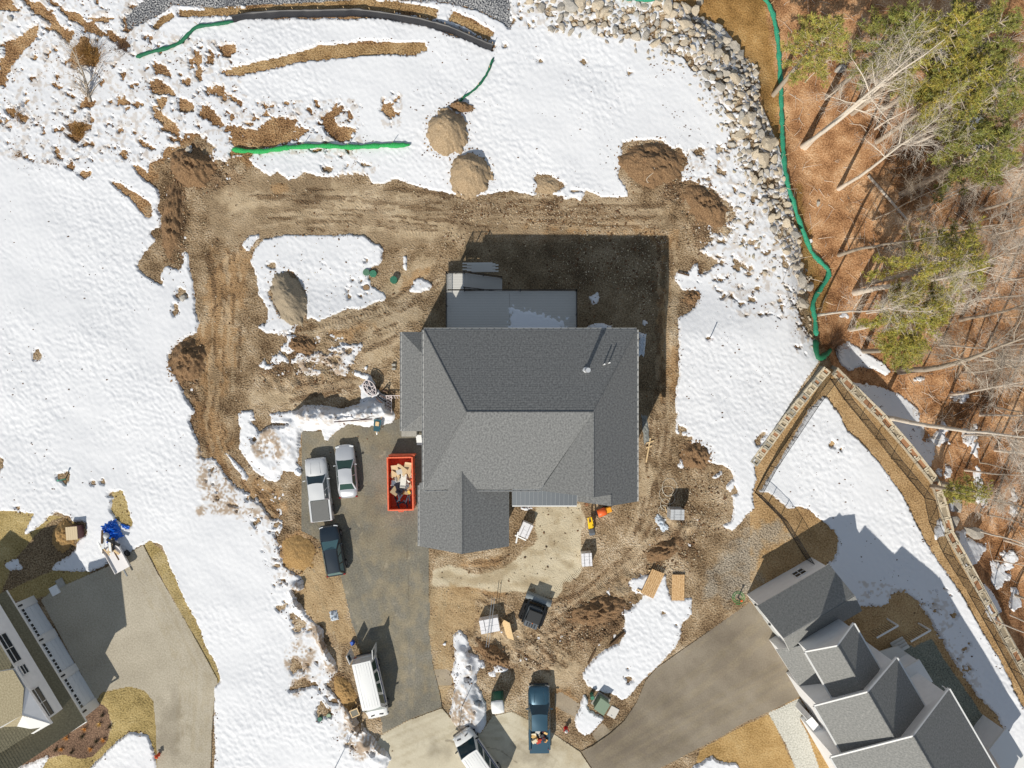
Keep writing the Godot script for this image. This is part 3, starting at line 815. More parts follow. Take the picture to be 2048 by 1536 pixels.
	fill(banks, [590, 826, 612, 817, 652, 817, 687, 823, 719, 814, 770, 806, 785, 830, 737, 840, 699, 840, 660, 848, 600, 846])
	fill(banks, [915, 1290, 935, 1300, 950, 1330, 945, 1380, 965, 1410, 962, 1450, 925, 1450, 912, 1430, 920, 1370], 90)
	blobs(banks, [[755, 1500, 24, 30, -40], [710, 1440, 14, 30, -30], [655, 1290, 14, 40, -20], [600, 1190, 14, 30]], 110)
	var bk := soft(banks, 2, MW, MH)
	# where wheels carried mud over the snow
	var mud := mask()
	for f in [[402, 890, 405, 930, 408, 975], [400, 1022, 440, 1016, 500, 1022, 540, 1034], [410, 992, 440, 970, 470, 985], [420, 930, 450, 965, 480, 1000], [620, 1240, 650, 1290, 665, 1340], [690, 1420, 720, 1460, 760, 1500], [590, 1170, 610, 1200]]:
		stroke(mud, f, 13)
	blobs(mud, [[450, 1000, 40, 20, 30], [600, 1330, 26, 50], [720, 1470, 30, 40], [640, 1200, 10, 20], [540, 890, 26, 30], [925, 1420, 20, 40], [640, 730, 60, 20], [620, 1130, 30, 30]])
	var md := soft(mud, 2, MW, MH)
	snow_edge = PackedInt32Array()
	var keep := PackedByteArray()
	keep.resize(MW * MH)
	var vs := PackedVector3Array()
	vs.resize(MW * MH)
	var tone := PackedByteArray()
	tone.resize(MW * MH * 3)
	for j in MH:
		for i in MW:
			var k := j * MW + i
			var v := s[k] + (((rag[k] - 128) * 80 + (fray[k] - 128) * (80 + (sp[k] if s[k] < 225 else 0))) >> 7)
			if s[k] > 235:
				v = maxi(v, 212)
			if s[k] < 24:
				v = mini(v, 90)
			var d := int(sp[k])
			if d > 20:
				var hv := hole[k] + d / 2 - 232
				if hv > 0:
					v -= hv * 9
			if v > 96 and v < 158 and flat_mask[k] < 60:
				snow_edge.append(k)
			var t := clampf((v - 128) / 80.0, -1.0, 1.0)
			if t > -0.6:
				keep[k] = 1
			var y := gy[k] + 0.06 * t
			if t > 0:
				y += t * ((cups[k] - 128) * 0.00036 * clampf((calm[k] - 60) / 100.0, 0.4, 1.1) + swell[k] * 0.0009 + bk[k] * 0.005 * (0.55 + rag[k] / 255.0))
			vs[k] = Vector3(X0 + i / MK, y, Z0 + j / MK)
			# fallen grit: brown grains where the snow lies thin or was ploughed
			var dirt := 0.0
			var edge := 1.0 - t
			if edge > 0.35 and rag[(k * 7 + 3111) % (MW * MH)] > 138:
				dirt = 0.16
			if (bk[k] > 60 or d > 90) and cups[k] + rag[k] > 296:
				dirt = maxf(dirt, 0.12 + 0.3 * (hole[k] / 255.0))
			if md[k] > 20:
				dirt = maxf(dirt, clampf(md[k] / 255.0 * (fray[k] + rag[k] - 216) / 70.0, 0.0, 0.75))
			tone[k * 3] = int(lerpf(224, 150, dirt))
			tone[k * 3 + 1] = int(lerpf(225, 124, dirt))
			tone[k * 3 + 2] = int(lerpf(228, 96, dirt))
	var uv := PackedVector2Array()
	uv.resize(MW * MH)
	for j in MH:
		for i in MW:
			uv[j * MW + i] = Vector2(float(i) / MW, float(j) / MH)
	var sm := mat("snow", Color.WHITE, 0.75)
	sm.albedo_texture = ImageTexture.create_from_image(Image.create_from_data(MW, MH, false, Image.FORMAT_RGB8, tone))
	structure(grid_mesh(vs, uv, MW, MH, keep), "snow", sm)
	for k in MW * MH:   # things stand on the snow where it lies
		gy[k] = maxf(gy[k], vs[k].y - 0.02)

# bits of bark, leaf and mud blown over the snow
func litter_on_snow() -> void:
	var area := mask()
	for f in [[[-100, -100, 300, -60, 340, 60, 520, 60, 520, 320, 300, 330, 60, 350, -100, 300], 120], [[460, 190, 740, 190, 760, 340, 500, 330], 150], [[1250, 60, 1400, 150, 1470, 300, 1560, 500, 1640, 690, 1480, 660, 1380, 560, 1370, 300], 110], [[1360, 560, 1580, 640, 1500, 880, 1400, 900, 1350, 760], 46], [[400, 880, 560, 990, 650, 1300, 780, 1500, 660, 1520, 540, 1160], 120], [[900, 1270, 980, 1300, 980, 1470, 900, 1460], 120], [[1540, 960, 1660, 800, 1860, 1080, 2040, 1420, 1990, 1440, 1780, 1180], 40], [[560, 660, 720, 680, 710, 760, 520, 750], 150], [[480, 820, 780, 800, 790, 860, 600, 950, 500, 930], 120], [[870, 40, 1000, 80, 1000, 220, 850, 400, 780, 350], 40], [[180, 940, 280, 1000, 290, 1080, 200, 1040], 110], [[1690, 680, 1860, 820, 1880, 950, 1740, 820], 150], [[-100, 350, 300, 480, 380, 900, 300, 1060, -100, 1000], 14], [[1000, 60, 1240, 110, 1240, 380, 1000, 370], 22]]:
		fill(area, f[0], f[1])
	var a := soft(area, 3, MW, MH)
	var nz := noise_px(82, 0.035, MW, MH, 4)
	var fine := noise_px(83, 0.16, MW, MH, 2)
	var r := RandomNumberGenerator.new()
	r.seed = 19
	var out := []
	for k in 240000:
		var x := r.randf_range(-50.0, 48.0)
		var z := r.randf_range(-37.0, 37.0)
		var i := int((z - Z0) * MK) * MW + int((x - X0) * MK)
		var d := a[i] / 255.0 * clampf((nz[i] - 110) / 50.0, 0.03, 1.0) * clampf((fine[i] - 116) / 40.0, 0.03, 1.0)
		if r.randf() > d:
			continue
		var s := 0.025 + 0.085 * pow(r.randf(), 3.0)
		out.append(Transform3D(Basis.from_euler(Vector3(r.randf_range(-0.4, 0.4), r.randf_range(0, TAU), 0)).scaled(Vector3(s * r.randf_range(0.8, 1.9), s * 0.6, s)), Vector3(x, ground_y(x, z) + 0.02, z)))
	for n in mini(16000, snow_edge.size()):   # crumbs of soil along the melting edge
		var k := snow_edge[r.randi() % snow_edge.size()]
		var x := X0 + (k % MW + r.randf_range(-2.5, 2.5)) / MK
		var z := Z0 + (k / MW + r.randf_range(-2.5, 2.5)) / MK
		var s := 0.025 + 0.075 * pow(r.randf(), 2.5)
		out.append(Transform3D(Basis.from_euler(Vector3(r.randf_range(-0.4, 0.4), r.randf_range(0, TAU), 0)).scaled(Vector3(s * r.randf_range(0.8, 1.6), s * 0.8, s)), Vector3(x, ground_y(x, z) + 0.015, z)))
	scatter("debris_on_snow", out, rock_set[6], mat("debris", rgb(106, 80, 60), 0.95), "dark bits of bark and mud speckling the snow", "debris", [0.45, 1.3])

# ---------------------------------------------------------------- roofs and houses
# stepped shingle courses over a flat slope given by its corners
func shingles(s: Shape, poly: Array, course := 0.2, lift := 0.011) -> void:
	var n := Vector3.ZERO
	for k in poly.size():
		n += (poly[k] as Vector3).cross(poly[(k + 1) % poly.size()])
	n = n.normalized()
	if n.y < 0:
		n = -n
	var d := (Vector3.DOWN - n * n.dot(Vector3.DOWN)).normalized()
	var e := n.cross(d)
	var o: Vector3 = poly[0]
	var flat := PackedVector2Array()
	var lo := 1e9
	var hi := -1e9
	for p in poly:
		var q := Vector2((p - o).dot(e), (p - o).dot(d))
		flat.append(q)
		lo = minf(lo, q.y)
		hi = maxf(hi, q.y)
	var place := func(q: Vector2, up: float) -> Vector3:
		return o + e * q.x + d * q.y + n * up
	var b := hi
	while b > lo:
		var t := b - course
		for piece in Geometry2D.intersect_polygons(flat, PackedVector2Array([Vector2(-99, t), Vector2(99, t), Vector2(99, b), Vector2(-99, b)])):
			var ids := Geometry2D.triangulate_polygon(piece)
			for k in range(0, ids.size(), 3):
				var v := []
				for i in 3:
					var q: Vector2 = piece[ids[k + i]]
					v.append(place.call(q, lift * clampf((q.y - t) / course, 0, 1) + 0.004))
				if (v[1] - v[0]).cross(v[2] - v[0]).dot(n) > 0:
					v.reverse()
				s.tri(v[0], v[1], v[2])
			for k in piece.size():
				var p: Vector2 = piece[k]
				var q: Vector2 = piece[(k + 1) % piece.size()]
				if absf(p.y - b) < 0.002 and absf(q.y - b) < 0.002:
					s.quad(place.call(p, lift + 0.004), place.call(q, lift + 0.004), place.call(q, -0.02), place.call(p, -0.02))
		b = t

# the board under the shingles: the same slope, with thickness
func deck_of(s: Shape, poly: Array, thick := 0.2) -> void:
	var n := poly.size()
	var ids := []
	for k in range(1, n - 1):
		ids.append([0, k, k + 1])
	var dn := Vector3.DOWN * thick
	for t in ids:
		s.tri(poly[t[0]], poly[t[1]], poly[t[2]])
		s.tri(poly[t[2]] + dn, poly[t[1]] + dn, poly[t[0]] + dn)
	for k in n:
		var p: Vector3 = poly[k]
		var q: Vector3 = poly[(k + 1) % n]
		s.quad(p, q, q + dn, p + dn)

func slope(house: Node3D, polys: Array, called := "roof", m := "shingle_dark", trim := "trim_white") -> Node3D:
	var base := Shape.new()
	for p in polys:
		deck_of(base, p)
	var root := put(base.done(), called, mats[trim], house)
	var s := Shape.new()
	for p in polys:
		shingles(s, p)
	put(s.done(), "shingles", mats[m], root)
	return root

# a bar with a rounded top laid along a ridge or hip
func cap_line(s: Shape, a: Vector3, b: Vector3, r := 0.1) -> void:
	s.tube(a + Vector3.UP * 0.0, b + Vector3.UP * 0.0, r, r, 6)

func roof_mats() -> void:
	tex_mat("shingle_dark", mottle(41, 0.09, [rgb(76, 77, 78), rgb(109, 110, 110), rgb(128, 129, 128), rgb(150, 150, 149)], FastNoiseLite.TYPE_SIMPLEX_SMOOTH, 512, 3, 0.12), 9.0, 0.95)
	tex_mat("shingle_grey", mottle(44, 0.1, [rgb(90, 91, 91), rgb(121, 122, 120), rgb(140, 140, 137), rgb(166, 165, 160)], FastNoiseLite.TYPE_SIMPLEX_SMOOTH, 512, 3, 0.16), 9.0, 0.95)
	tex_mat("shingle_olive", mottle(45, 0.1, [rgb(92, 88, 70), rgb(120, 114, 92), rgb(150, 142, 116)], FastNoiseLite.TYPE_SIMPLEX_SMOOTH, 512, 3, 0.16), 9.0, 0.95)
	tex_mat("shingle_tan", mottle(46, 0.1, [rgb(132, 122, 96), rgb(160, 148, 120), rgb(186, 176, 148)], FastNoiseLite.TYPE_SIMPLEX_SMOOTH, 512, 3, 0.16), 9.0, 0.95)
	mat("trim_white", rgb(224, 224, 222), 0.55)
	mat("trim_dark", rgb(62, 64, 68), 0.6)
	tex_mat("siding_white", mottle(47, 0.02, [rgb(228, 228, 228), rgb(242, 242, 242)]), 4.0, 0.6)
	tex_mat("siding_grey", mottle(48, 0.02, [rgb(150, 156, 160), rgb(166, 171, 174)]), 4.0, 0.65)
	tex_mat("concrete", mottle(49, 0.04, [rgb(150, 146, 138), rgb(178, 174, 164)], FastNoiseLite.TYPE_SIMPLEX_SMOOTH, 256, 4, 0.1), 3.0, 0.9)
	glass_mat("window_glass", rgb(28, 34, 40))
	mat("metal_roof", rgb(82, 88, 94), 0.45, 0.3)
	mat("deck_grey", rgb(204, 202, 196), 0.7)
	mat("black_metal", rgb(26, 26, 28), 0.5, 0.2)
	mat("plastic_white", rgb(236, 236, 234), 0.4)
	tex_mat("raw_wood", mottle(50, 0.03, [rgb(196, 164, 116), rgb(222, 192, 146), rgb(236, 212, 170)]), 1.2, 0.8)

# window on a wall: a frame with a pane set into it; a is the lower left corner, b the lower right, h the height
func window_on(house: Node3D, a: Vector3, b: Vector3, h: float, out: Vector3, bars := 1) -> void:
	var along := (b - a).normalized()
	var w := a.distance_to(b)
	var fr := Shape.new()
	var bar := func(p: Vector3, q: Vector3, t: float) -> void:
		var d := (q - p).normalized()
		var side := d.cross(out).normalized() * t
		fr.hexa([p - side, p + side, q + side, q - side, p - side + out * 0.06, p + side + out * 0.06, q + side + out * 0.06, q - side + out * 0.06])
	var up := Vector3.UP * h
	bar.call(a, b, 0.05)
	bar.call(a + up, b + up, 0.05)
	bar.call(a, a + up, 0.05)
	bar.call(b, b + up, 0.05)
	for k in range(1, bars + 1):
		var p := a + along * w * k / (bars + 1)
		bar.call(p, p + up, 0.03)
	bar.call(a + up / 2, b + up / 2, 0.025)
	var f := put(fr.done(), "window", mats["trim_white"], house)
	var g := Shape.new()
	g.quad(a + out * 0.02, b + out * 0.02, b + up + out * 0.02, a + up + out * 0.02)
	put(g.done(), "pane", mats["window_glass"], f)

func wall_box(s: Shape, x0: float, x1: float, z0: float, z1: float, y0: float, y1: float) -> void:
	s.box(Vector3((x0 + x1) / 2, (y0 + y1) / 2, (z0 + z1) / 2), Vector3(x1 - x0, y1 - y0, z1 - z0))

func main_house() -> void:
	var he := 8.5
	var hr := 11.9
	var house := thing("house", "new house with dark grey hipped shingle roof in the middle of the muddy site", "house")
	var xl := at(847.5, 0, he).x
	var xr := at(1273.5, 0, he).x
	var zb := at(0, 659.5, he).z
	var zf := at(0, 978, he).z
	var zg := zf + 0.14
	var zr := at(0, 824.5, hr).z
	var rl := Vector3(at(933, 0, hr).x, hr, zr)
	var rr := Vector3(at(1187, 0, hr).x, hr, zr)
	var rw := Vector3(rr.x, hr, zg)
	var pitch := (hr - he) / (xr - rr.x)
	var ve := Vector3(rr.x - (xr - rr.x), he, zg)
	var x2 := (xr + at(1155, 0, he).x) / 2
	var h2 := he + (xr - x2) * pitch
	var zs := at(0, 1012, h2).z
	var a := Vector3(xl, he, zb)
	var b := Vector3(xr, he, zb)
	var d := Vector3(xl, he, zf)
	# walls first: the body, the gables, the garage and the low left wing
	var w := Shape.new()
	wall_box(w, xl + 0.35, xr - 0.35, zb + 0.35, zf - 0.3, -1.8, he - 0.1)
	wall_box(w, at(1155, 0, he).x + 0.3, xr - 0.36, zf - 0.32, zs - 0.3, -0.4, he - 0.1)
	w.hexa([Vector3(ve.x + 0.4, he - 0.2, zf - 0.6), Vector3(xr - 0.4, he - 0.2, zf - 0.6), Vector3(xr - 0.4, he - 0.2, zg - 0.3), Vector3(ve.x + 0.4, he - 0.2, zg - 0.3), Vector3(rr.x - 0.1, hr - 0.35, zf - 0.6), Vector3(rr.x + 0.1, hr - 0.35, zf - 0.6), Vector3(rr.x + 0.1, hr - 0.35, zg - 0.3), Vector3(rr.x - 0.1, hr - 0.35, zg - 0.3)])
	w.hexa([Vector3(2 * x2 - xr + 0.4, he - 0.2, zg), Vector3(xr - 0.4, he - 0.2, zg), Vector3(xr - 0.4, he - 0.2, zs - 0.3), Vector3(2 * x2 - xr + 0.4, he - 0.2, zs - 0.3), Vector3(x2 - 0.1, h2 - 0.35, zg), Vector3(x2 + 0.1, h2 - 0.35, zg), Vector3(x2 + 0.1, h2 - 0.35, zs - 0.3), Vector3(x2 - 0.1, h2 - 0.35, zs - 0.3)])
	var eg := 6.6
	var rg := 9.3
	var gx0 := at(839, 0, eg).x
	var gx1 := at(1018, 0, eg).x
	var gm := (gx0 + gx1) / 2
	var gz := at(0, 1108, rg).z
	wall_box(w, gx0 + 0.4, gx1 - 0.35, zf - 0.31, gz - 0.35, -0.4, eg - 0.1)
	w.hexa([Vector3(gx0 + 0.5, eg - 0.2, zf - 0.3), Vector3(gx1 - 0.45, eg - 0.2, zf - 0.3), Vector3(gx1 - 0.45, eg - 0.2, gz - 0.36), Vector3(gx0 + 0.5, eg - 0.2, gz - 0.36), Vector3(gm - 0.1, rg - 0.35, zf - 0.3), Vector3(gm + 0.1, rg - 0.35, zf - 0.3), Vector3(gm + 0.1, rg - 0.35, gz - 0.36), Vector3(gm - 0.1, rg - 0.35, gz - 0.36)])
	var el := 6.2
	var lx := at(803.5, 0, el).x
	var lz0 := at(0, 664, el).z
	var lz1 := at(0, 862, el).z
	wall_box(w, lx + 0.35, xl + 0.36, lz0 + 0.35, lz1 - 0.35, -1.8, el - 0.1)
	put(w.done(), "wall", mats["siding_grey"], house)
	# roof slopes
	var valley := Vector3(ve.x, he, zf)
	slope(house, [[a, b, rr, rl], [d, a, rl], [d, rl, rr, valley]], "main_roof")
	slope(house, [[b, Vector3(xr, he, zs), Vector3(x2, h2, zs), Vector3(x2, h2, zg), rw, rr], [rr, rw, ve]], "wing_roof")
	slope(house, [[Vector3(x2, h2 + 0.01, zg - 0.05), Vector3(x2, h2 + 0.01, zs), Vector3(2 * x2 - xr, he, zs), Vector3(2 * x2 - xr, he, zg - 0.05)]], "gable_roof")
	var zin := zf - (rg - he) / ((hr - he) / (zf - zr))
	slope(house, [[Vector3(gx0, eg, zf - 0.2), Vector3(gx0, eg, gz), Vector3(gm, rg, gz), Vector3(gm, rg, zin)], [Vector3(gx1, eg, gz), Vector3(gx1, eg, zf - 0.2), Vector3(gm, rg, zin), Vector3(gm, rg, gz)]], "garage_roof")
	var k := 2.16
	var hl := el + 1.2
	slope(house, [[Vector3(lx, el, lz0), Vector3(lx, el, lz1), Vector3(lx + k, hl, lz1 - k * 0.75), Vector3(lx + k, hl, lz0 + k)], [Vector3(lx, el, lz0), Vector3(lx + k, hl, lz0 + k), Vector3(lx + k, el, lz0)], [Vector3(lx, el, lz1), Vector3(lx + k, el, lz1), Vector3(lx + k, hl, lz1 - k * 0.75)]], "side_roof")
	var caps := Shape.new()
	for e in [[rl, rr], [rl, a], [rl, d], [rr, b], [rr, rw], [Vector3(gm, rg, zin), Vector3(gm, rg, gz)], [Vector3(x2, h2, zg), Vector3(x2, h2, zs)]]:
		cap_line(caps, e[0], e[1], 0.07)
	put(caps.done(), "ridge_cap", mats["shingle_dark"], house)
	# gutters with their hangers
	for e in [[a, b], [d + Vector3(0, 0, 0.06), Vector3(at(908, 0, he).x, he, zf + 0.06)], [Vector3(at(945, 0, he).x, he, zf + 0.06), Vector3(ve.x, he, zf + 0.06)], [a, d], [b, Vector3(xr, he, zs)], [Vector3(gx0, eg, zf), Vector3(gx0, eg, gz)], [Vector3(gx1, eg, zf), Vector3(gx1, eg, gz)], [Vector3(lx, el, lz0), Vector3(lx, el, lz1)]]:
		var p: Vector3 = e[0]
		var q: Vector3 = e[1]
		var dir := (q - p).normalized()
		var out := dir.cross(Vector3.UP)
		var mid := Vector3(0.8, he, 2)
		if out.dot((p + q) / 2 - mid) < 0:
			out = -out
		var g := Shape.new()
		var o0 := out * 0.02 + Vector3.DOWN * 0.02
		for part in [[0.0, 0.015, 0.11], [0.12, 0.135, 0.11], [0.0, 0.13, 0.012]]:
			g.hexa([p + o0 + out * part[0] - Vector3.UP * 0.12, p + o0 + out * part[1] - Vector3.UP * 0.12, q + o0 + out * part[1] - Vector3.UP * 0.12, q + o0 + out * part[0] - Vector3.UP * 0.12, p + o0 + out * part[0] + Vector3.UP * (part[2] - 0.12), p + o0 + out * part[1] + Vector3.UP * (part[2] - 0.12), q + o0 + out * part[1] + Vector3.UP * (part[2] - 0.12), q + o0 + out * part[0] + Vector3.UP * (part[2] - 0.12)])
		var gutter := put(g.done(), "gutter", mat("gutter_grey", rgb(186, 186, 184), 0.5), house)
		var hang := Shape.new()
		var t := 0.3
		while t < p.distance_to(q):
			hang.box(p + dir * t + o0 + out * 0.065 + Vector3.DOWN * 0.02, Vector3(0.05, 0.02, 0.05))
			hang.box(p + dir * t + o0 + out * 0.065, Vector3(0.1, 0.02, 0.03))
			t += 0.6
		put(hang.done(), "hanger", mats["trim_dark"], gutter).set_meta("kind", "stuff")
	# standing seam roof over the porch, panel by panel
	var py0 := 7.0
	var py1 := 6.35
	var px0 := at(1024.5, 0, py1).x
	var px1 := at(1153.5, 0, py1).x
	var pz1 := at(0, 1011, py1).z
	var n := 15
	for i in n:
		var u0 := lerpf(px0, px1, float(i) / n) + 0.012
		var u1 := lerpf(px0, px1, float(i + 1) / n) - 0.012
		var s := Shape.new()
		s.hexa([Vector3(u0, py0 - 0.03, zf - 0.25), Vector3(u1, py0 - 0.03, zf - 0.25), Vector3(u1, py1 - 0.03, pz1), Vector3(u0, py1 - 0.03, pz1), Vector3(u0, py0, zf - 0.25), Vector3(u1, py0, zf - 0.25), Vector3(u1, py1, pz1), Vector3(u0, py1, pz1)])
		put(s.done(), "roof_panel", mats["metal_roof"], house)
	for i in n + 1:
		var u := lerpf(px0, px1, float(i) / n)
		var s := Shape.new()
		s.hexa([Vector3(u - 0.014, py0 - 0.02, zf - 0.25), Vector3(u + 0.014, py0 - 0.02, zf - 0.25), Vector3(u + 0.014, py1 - 0.02, pz1), Vector3(u - 0.014, py1 - 0.02, pz1), Vector3(u - 0.014, py0 + 0.045, zf - 0.25), Vector3(u + 0.014, py0 + 0.045, zf - 0.25), Vector3(u + 0.014, py1 + 0.045, pz1), Vector3(u - 0.014, py1 + 0.045, pz1)])
		put(s.done(), "seam", mat("seam_metal", rgb(128, 132, 136), 0.45, 0.3), house)
	var pf := Shape.new()
	pf.box(Vector3((px0 + px1) / 2, py1 - 0.12, pz1 + 0.05), Vector3(px1 - px0, 0.16, 0.1))
	put(pf.done(), "porch_fascia", mats["trim_white"], house)
	for x in [px0 + 0.3, px1 - 0.4]:
		var s := Shape.new()
		s.box(Vector3(x, (py1 - 0.2) / 2, pz1 - 0.3), Vector3(0.22, py1 - 0.2, 0.22))
		put(s.done(), "porch_post", mats["trim_white"], house)
	# vent pipes on the back slope
	for v in [[1172, 741, 0.14, 1.5], [1207, 729, 0.055, 0.75], [1217, 726, 0.055, 0.75]]:
		var base := at(v[0], v[1], 10.0)
		for it in 6:
			base = at(v[0], v[1], he + (hr - he) * clampf((base.z - zb) / (zr - zb), 0, 1))
		var s := Shape.new()
		s.tube(base - Vector3.UP * 0.1, base + Vector3.UP * v[3], v[2], v[2], 12)
		if v[2] > 0.1:
			s.tube(base + Vector3.UP * (v[3] + 0.05), base + Vector3.UP * (v[3] + 0.2), v[2] * 1.5, v[2] * 1.3, 12)
			s.tube(base + Vector3.UP * 0.02, base + Vector3.UP * 0.1, v[2] * 2.0, v[2] * 1.1, 12)
		put(s.done(), "vent_pipe", mat("vent_metal", rgb(206, 208, 210), 0.4, 0.4) if v[2] > 0.1 else mats["plastic_white"], house)
	# windows and doors on the sunny and the far sides
	for x in [3.4, 5.6, 7.8]:
		window_on(house, Vector3(x, 1.2, zs - 0.29), Vector3(x + 1.1, 1.2, zs - 0.29), 1.6, Vector3(0, 0, 1)) if x > 5.5 else window_on(house, Vector3(x, 1.0, zf - 0.29), Vector3(x + 1.1, 1.0, zf - 0.29), 2.2, Vector3(0, 0, 1))
	for x in [-5.5, -2.2, 1.0, 4.2, 7.2]:
		window_on(house, Vector3(x + 1.3, 3.0, zb + 0.34), Vector3(x, 3.0, zb + 0.34), 1.6, Vector3(0, 0, -1))
		window_on(house, Vector3(x + 1.3, 5.9, zb + 0.34), Vector3(x, 5.9, zb + 0.34), 1.4, Vector3(0, 0, -1))
	for z in [-2.5, 1.0, 5.0]:
		window_on(house, Vector3(xr - 0.34, 3.0, z), Vector3(xr - 0.34, 3.0, z + 1.2), 1.5, Vector3(1, 0, 0))
		window_on(house, Vector3(xl + 0.34, 6.9, z + 1.2), Vector3(xl + 0.34, 6.9, z), 1.2, Vector3(-1, 0, 0))
	for z in [9.4, 11.6]:
		var s := Shape.new()
		for r in 4:
			s.box(Vector3(gx0 + 0.38, 0.3 + r * 0.6, z + 0.9), Vector3(0.05, 0.56, 2.0))
		put(s.done(), "garage_door", mats["trim_white"], house)
	# landing and steps beside the low wing
	var st := Shape.new()
	var la := at(803, 863, 1.1)
	var lb := at(833, 873, 1.1)
	st.hexa([Vector3(la.x, 0, la.z - 0.4), Vector3(lb.x, 0, la.z - 0.4), Vector3(lb.x, 0, lb.z), Vector3(la.x, 0, lb.z), Vector3(la.x, 1.1, la.z - 0.4), Vector3(lb.x, 1.1, la.z - 0.4), Vector3(lb.x, 1.1, lb.z), Vector3(la.x, 1.1, lb.z)])
	put(st.done(), "landing", mats["concrete"], house)
	for i in 4:
		var s := Shape.new()
		s.box(Vector3(lb.x + 0.18, 0.96 - i * 0.22, lb.z + 0.0 + i * 0.24), Vector3(0.5, 0.05, 0.26))
		put(s.done(), "step", mats["plastic_white"], house)
	back_deck(house, zb + 0.35)

func back_deck(house: Node3D, zw: float) -> void:
	var y := 2.4
	var x0 := at(893, 0, y).x
	var x1 := at(1153, 0, y).x
	var z0 := at(0, 581, y).z
	var n := int((zw - z0) / 0.145)
	var seam := at(1019, 0, y).x
	var deck := Node3D.new()
	deck.name = "deck"
	house.add_child(deck)
	var board := func(xa: float, xb: float, z: float, w: float) -> void:
		var s := Shape.new()
		s.box(Vector3((xa + xb) / 2, y - 0.02 + rng.randf_range(-0.002, 0.002), z), Vector3(xb - xa, 0.035, w))
		put(s.done(), "board", mats["deck_grey"], deck)
	for i in n:
		board.call(x0, seam - 0.01, z0 + 0.07 + i * 0.145, 0.133)
		board.call(seam + 0.01, x1, z0 + 0.07 + i * 0.145, 0.133)
	var zl := at(0, 546, y).z
	var xs := at(929, 0, y).x
	for i in int((z0 - zl) / 0.145):
		board.call(x0, xs, zl + 0.07 + i * 0.145, 0.133)
	var fr := Shape.new()
	fr.box(Vector3((x0 + x1) / 2, y - 0.2, z0 + 0.04), Vector3(x1 - x0, 0.3, 0.06))
	fr.box(Vector3(x0 + 0.04, y - 0.2, (zl + zw) / 2), Vector3(0.06, 0.3, zw - zl))
	fr.box(Vector3(x1 - 0.04, y - 0.2, (z0 + zw) / 2), Vector3(0.06, 0.3, zw - z0 - 0.1))
	fr.box(Vector3((x0 + xs) / 2, y - 0.2, zl + 0.04), Vector3(xs - x0 - 0.1, 0.3, 0.06))
	put(fr.done(), "deck_frame", mats["trim_white"], deck)
	for p in [[x0 + 0.2, z0 + 0.2], [seam, z0 + 0.2], [x1 - 0.2, z0 + 0.2], [x0 + 0.2, zl + 0.2], [xs - 0.2, zl + 0.2]]:
		var s := Shape.new()
		s.box(Vector3(p[0], (y - 0.3 - 1.3) / 2, p[1]), Vector3(0.2, y - 0.3 + 1.3, 0.2))
		put(s.done(), "deck_post", mats["trim_white"], deck)
	var rail := func(a: Vector3, b: Vector3) -> void:
		var s := Shape.new()
		s.tube(a + Vector3.UP, b + Vector3.UP, 0.035, 0.035, 4)
		s.tube(a + Vector3.UP * 0.12, b + Vector3.UP * 0.12, 0.02, 0.02, 4)
		var len := a.distance_to(b)
		var k := 0.0
		while k <= len:
			var p := a.lerp(b, k / len)
			s.box(p + Vector3.UP * 0.55, Vector3(0.018, 0.9, 0.018))
			k += 0.115
		for p in [a, a.lerp(b, 0.5), b]:
			s.box(p + Vector3.UP * 0.53, Vector3(0.08, 1.06, 0.08))
		put(s.done(), "railing", mats["black_metal"], deck)
	rail.call(Vector3(x0 + 0.05, y, zw), Vector3(x0 + 0.05, y, zl + 0.05))
	rail.call(Vector3(x0 + 0.05, y, zl + 0.05), Vector3(xs, y, zl + 0.05))
	rail.call(Vector3(xs, y, z0 + 0.05), Vector3(x1 - 0.05, y, z0 + 0.05))
	rail.call(Vector3(x1 - 0.05, y, z0 + 0.05), Vector3(x1 - 0.05, y, zw))
	var xe := at(1004, 0, -0.8).x
	var ze := at(0, 577, y).z
	for i in 14:
		var t := (i + 0.5) / 14.0
		var s := Shape.new()
		s.box(Vector3(lerpf(xs, xe, t), lerpf(y - 0.12, -0.85, t), (zl + ze) / 2), Vector3((xe - xs) / 14 + 0.02, 0.04, ze - zl - 0.1))
		put(s.done(), "tread", mats["deck_grey"], deck)
	var str := Shape.new()
	for z in [zl + 0.03, ze - 0.03]:
		str.hexa([Vector3(xs, y - 0.5, z - 0.03), Vector3(xe, -1.3, z - 0.03), Vector3(xe, -1.3, z + 0.03), Vector3(xs, y - 0.5, z + 0.03), Vector3(xs, y, z - 0.03), Vector3(xe, -0.7, z - 0.03), Vector3(xe, -0.7, z + 0.03), Vector3(xs, y, z + 0.03)])
	put(str.done(), "stringer", mats["trim_white"], deck)
	rail.call(Vector3(xs, y, zl), Vector3(xe, -0.75, zl))
	rail.call(Vector3(xs, y, ze), Vector3(xe, -0.75, ze))
	# the rest of last week's snow on the boards
	var im := FastNoiseLite.new()
	im.seed = 4
	im.frequency = 0.9
	var sn := Shape.new()
	sn.smooth()
	var c := 0.12
	var f := func(x: float, z: float) -> float:
		var top := lerpf(at(0, 612, y).z, at(0, 640, y).z, clampf((x - at(1022, 0, y).x) / 5.0, 0, 1))
		var v := minf(minf((x - at(1018, 0, y).x) * 1.2, (at(1132, 0, y).x - x) * 1.2), (z - top) * 1.2)
		return y - 0.04 + clampf(v + im.get_noise_2d(x * 2, z * 2) * 0.9, -0.2, 0.35) * 0.28
	var x := at(1012, 0, y).x
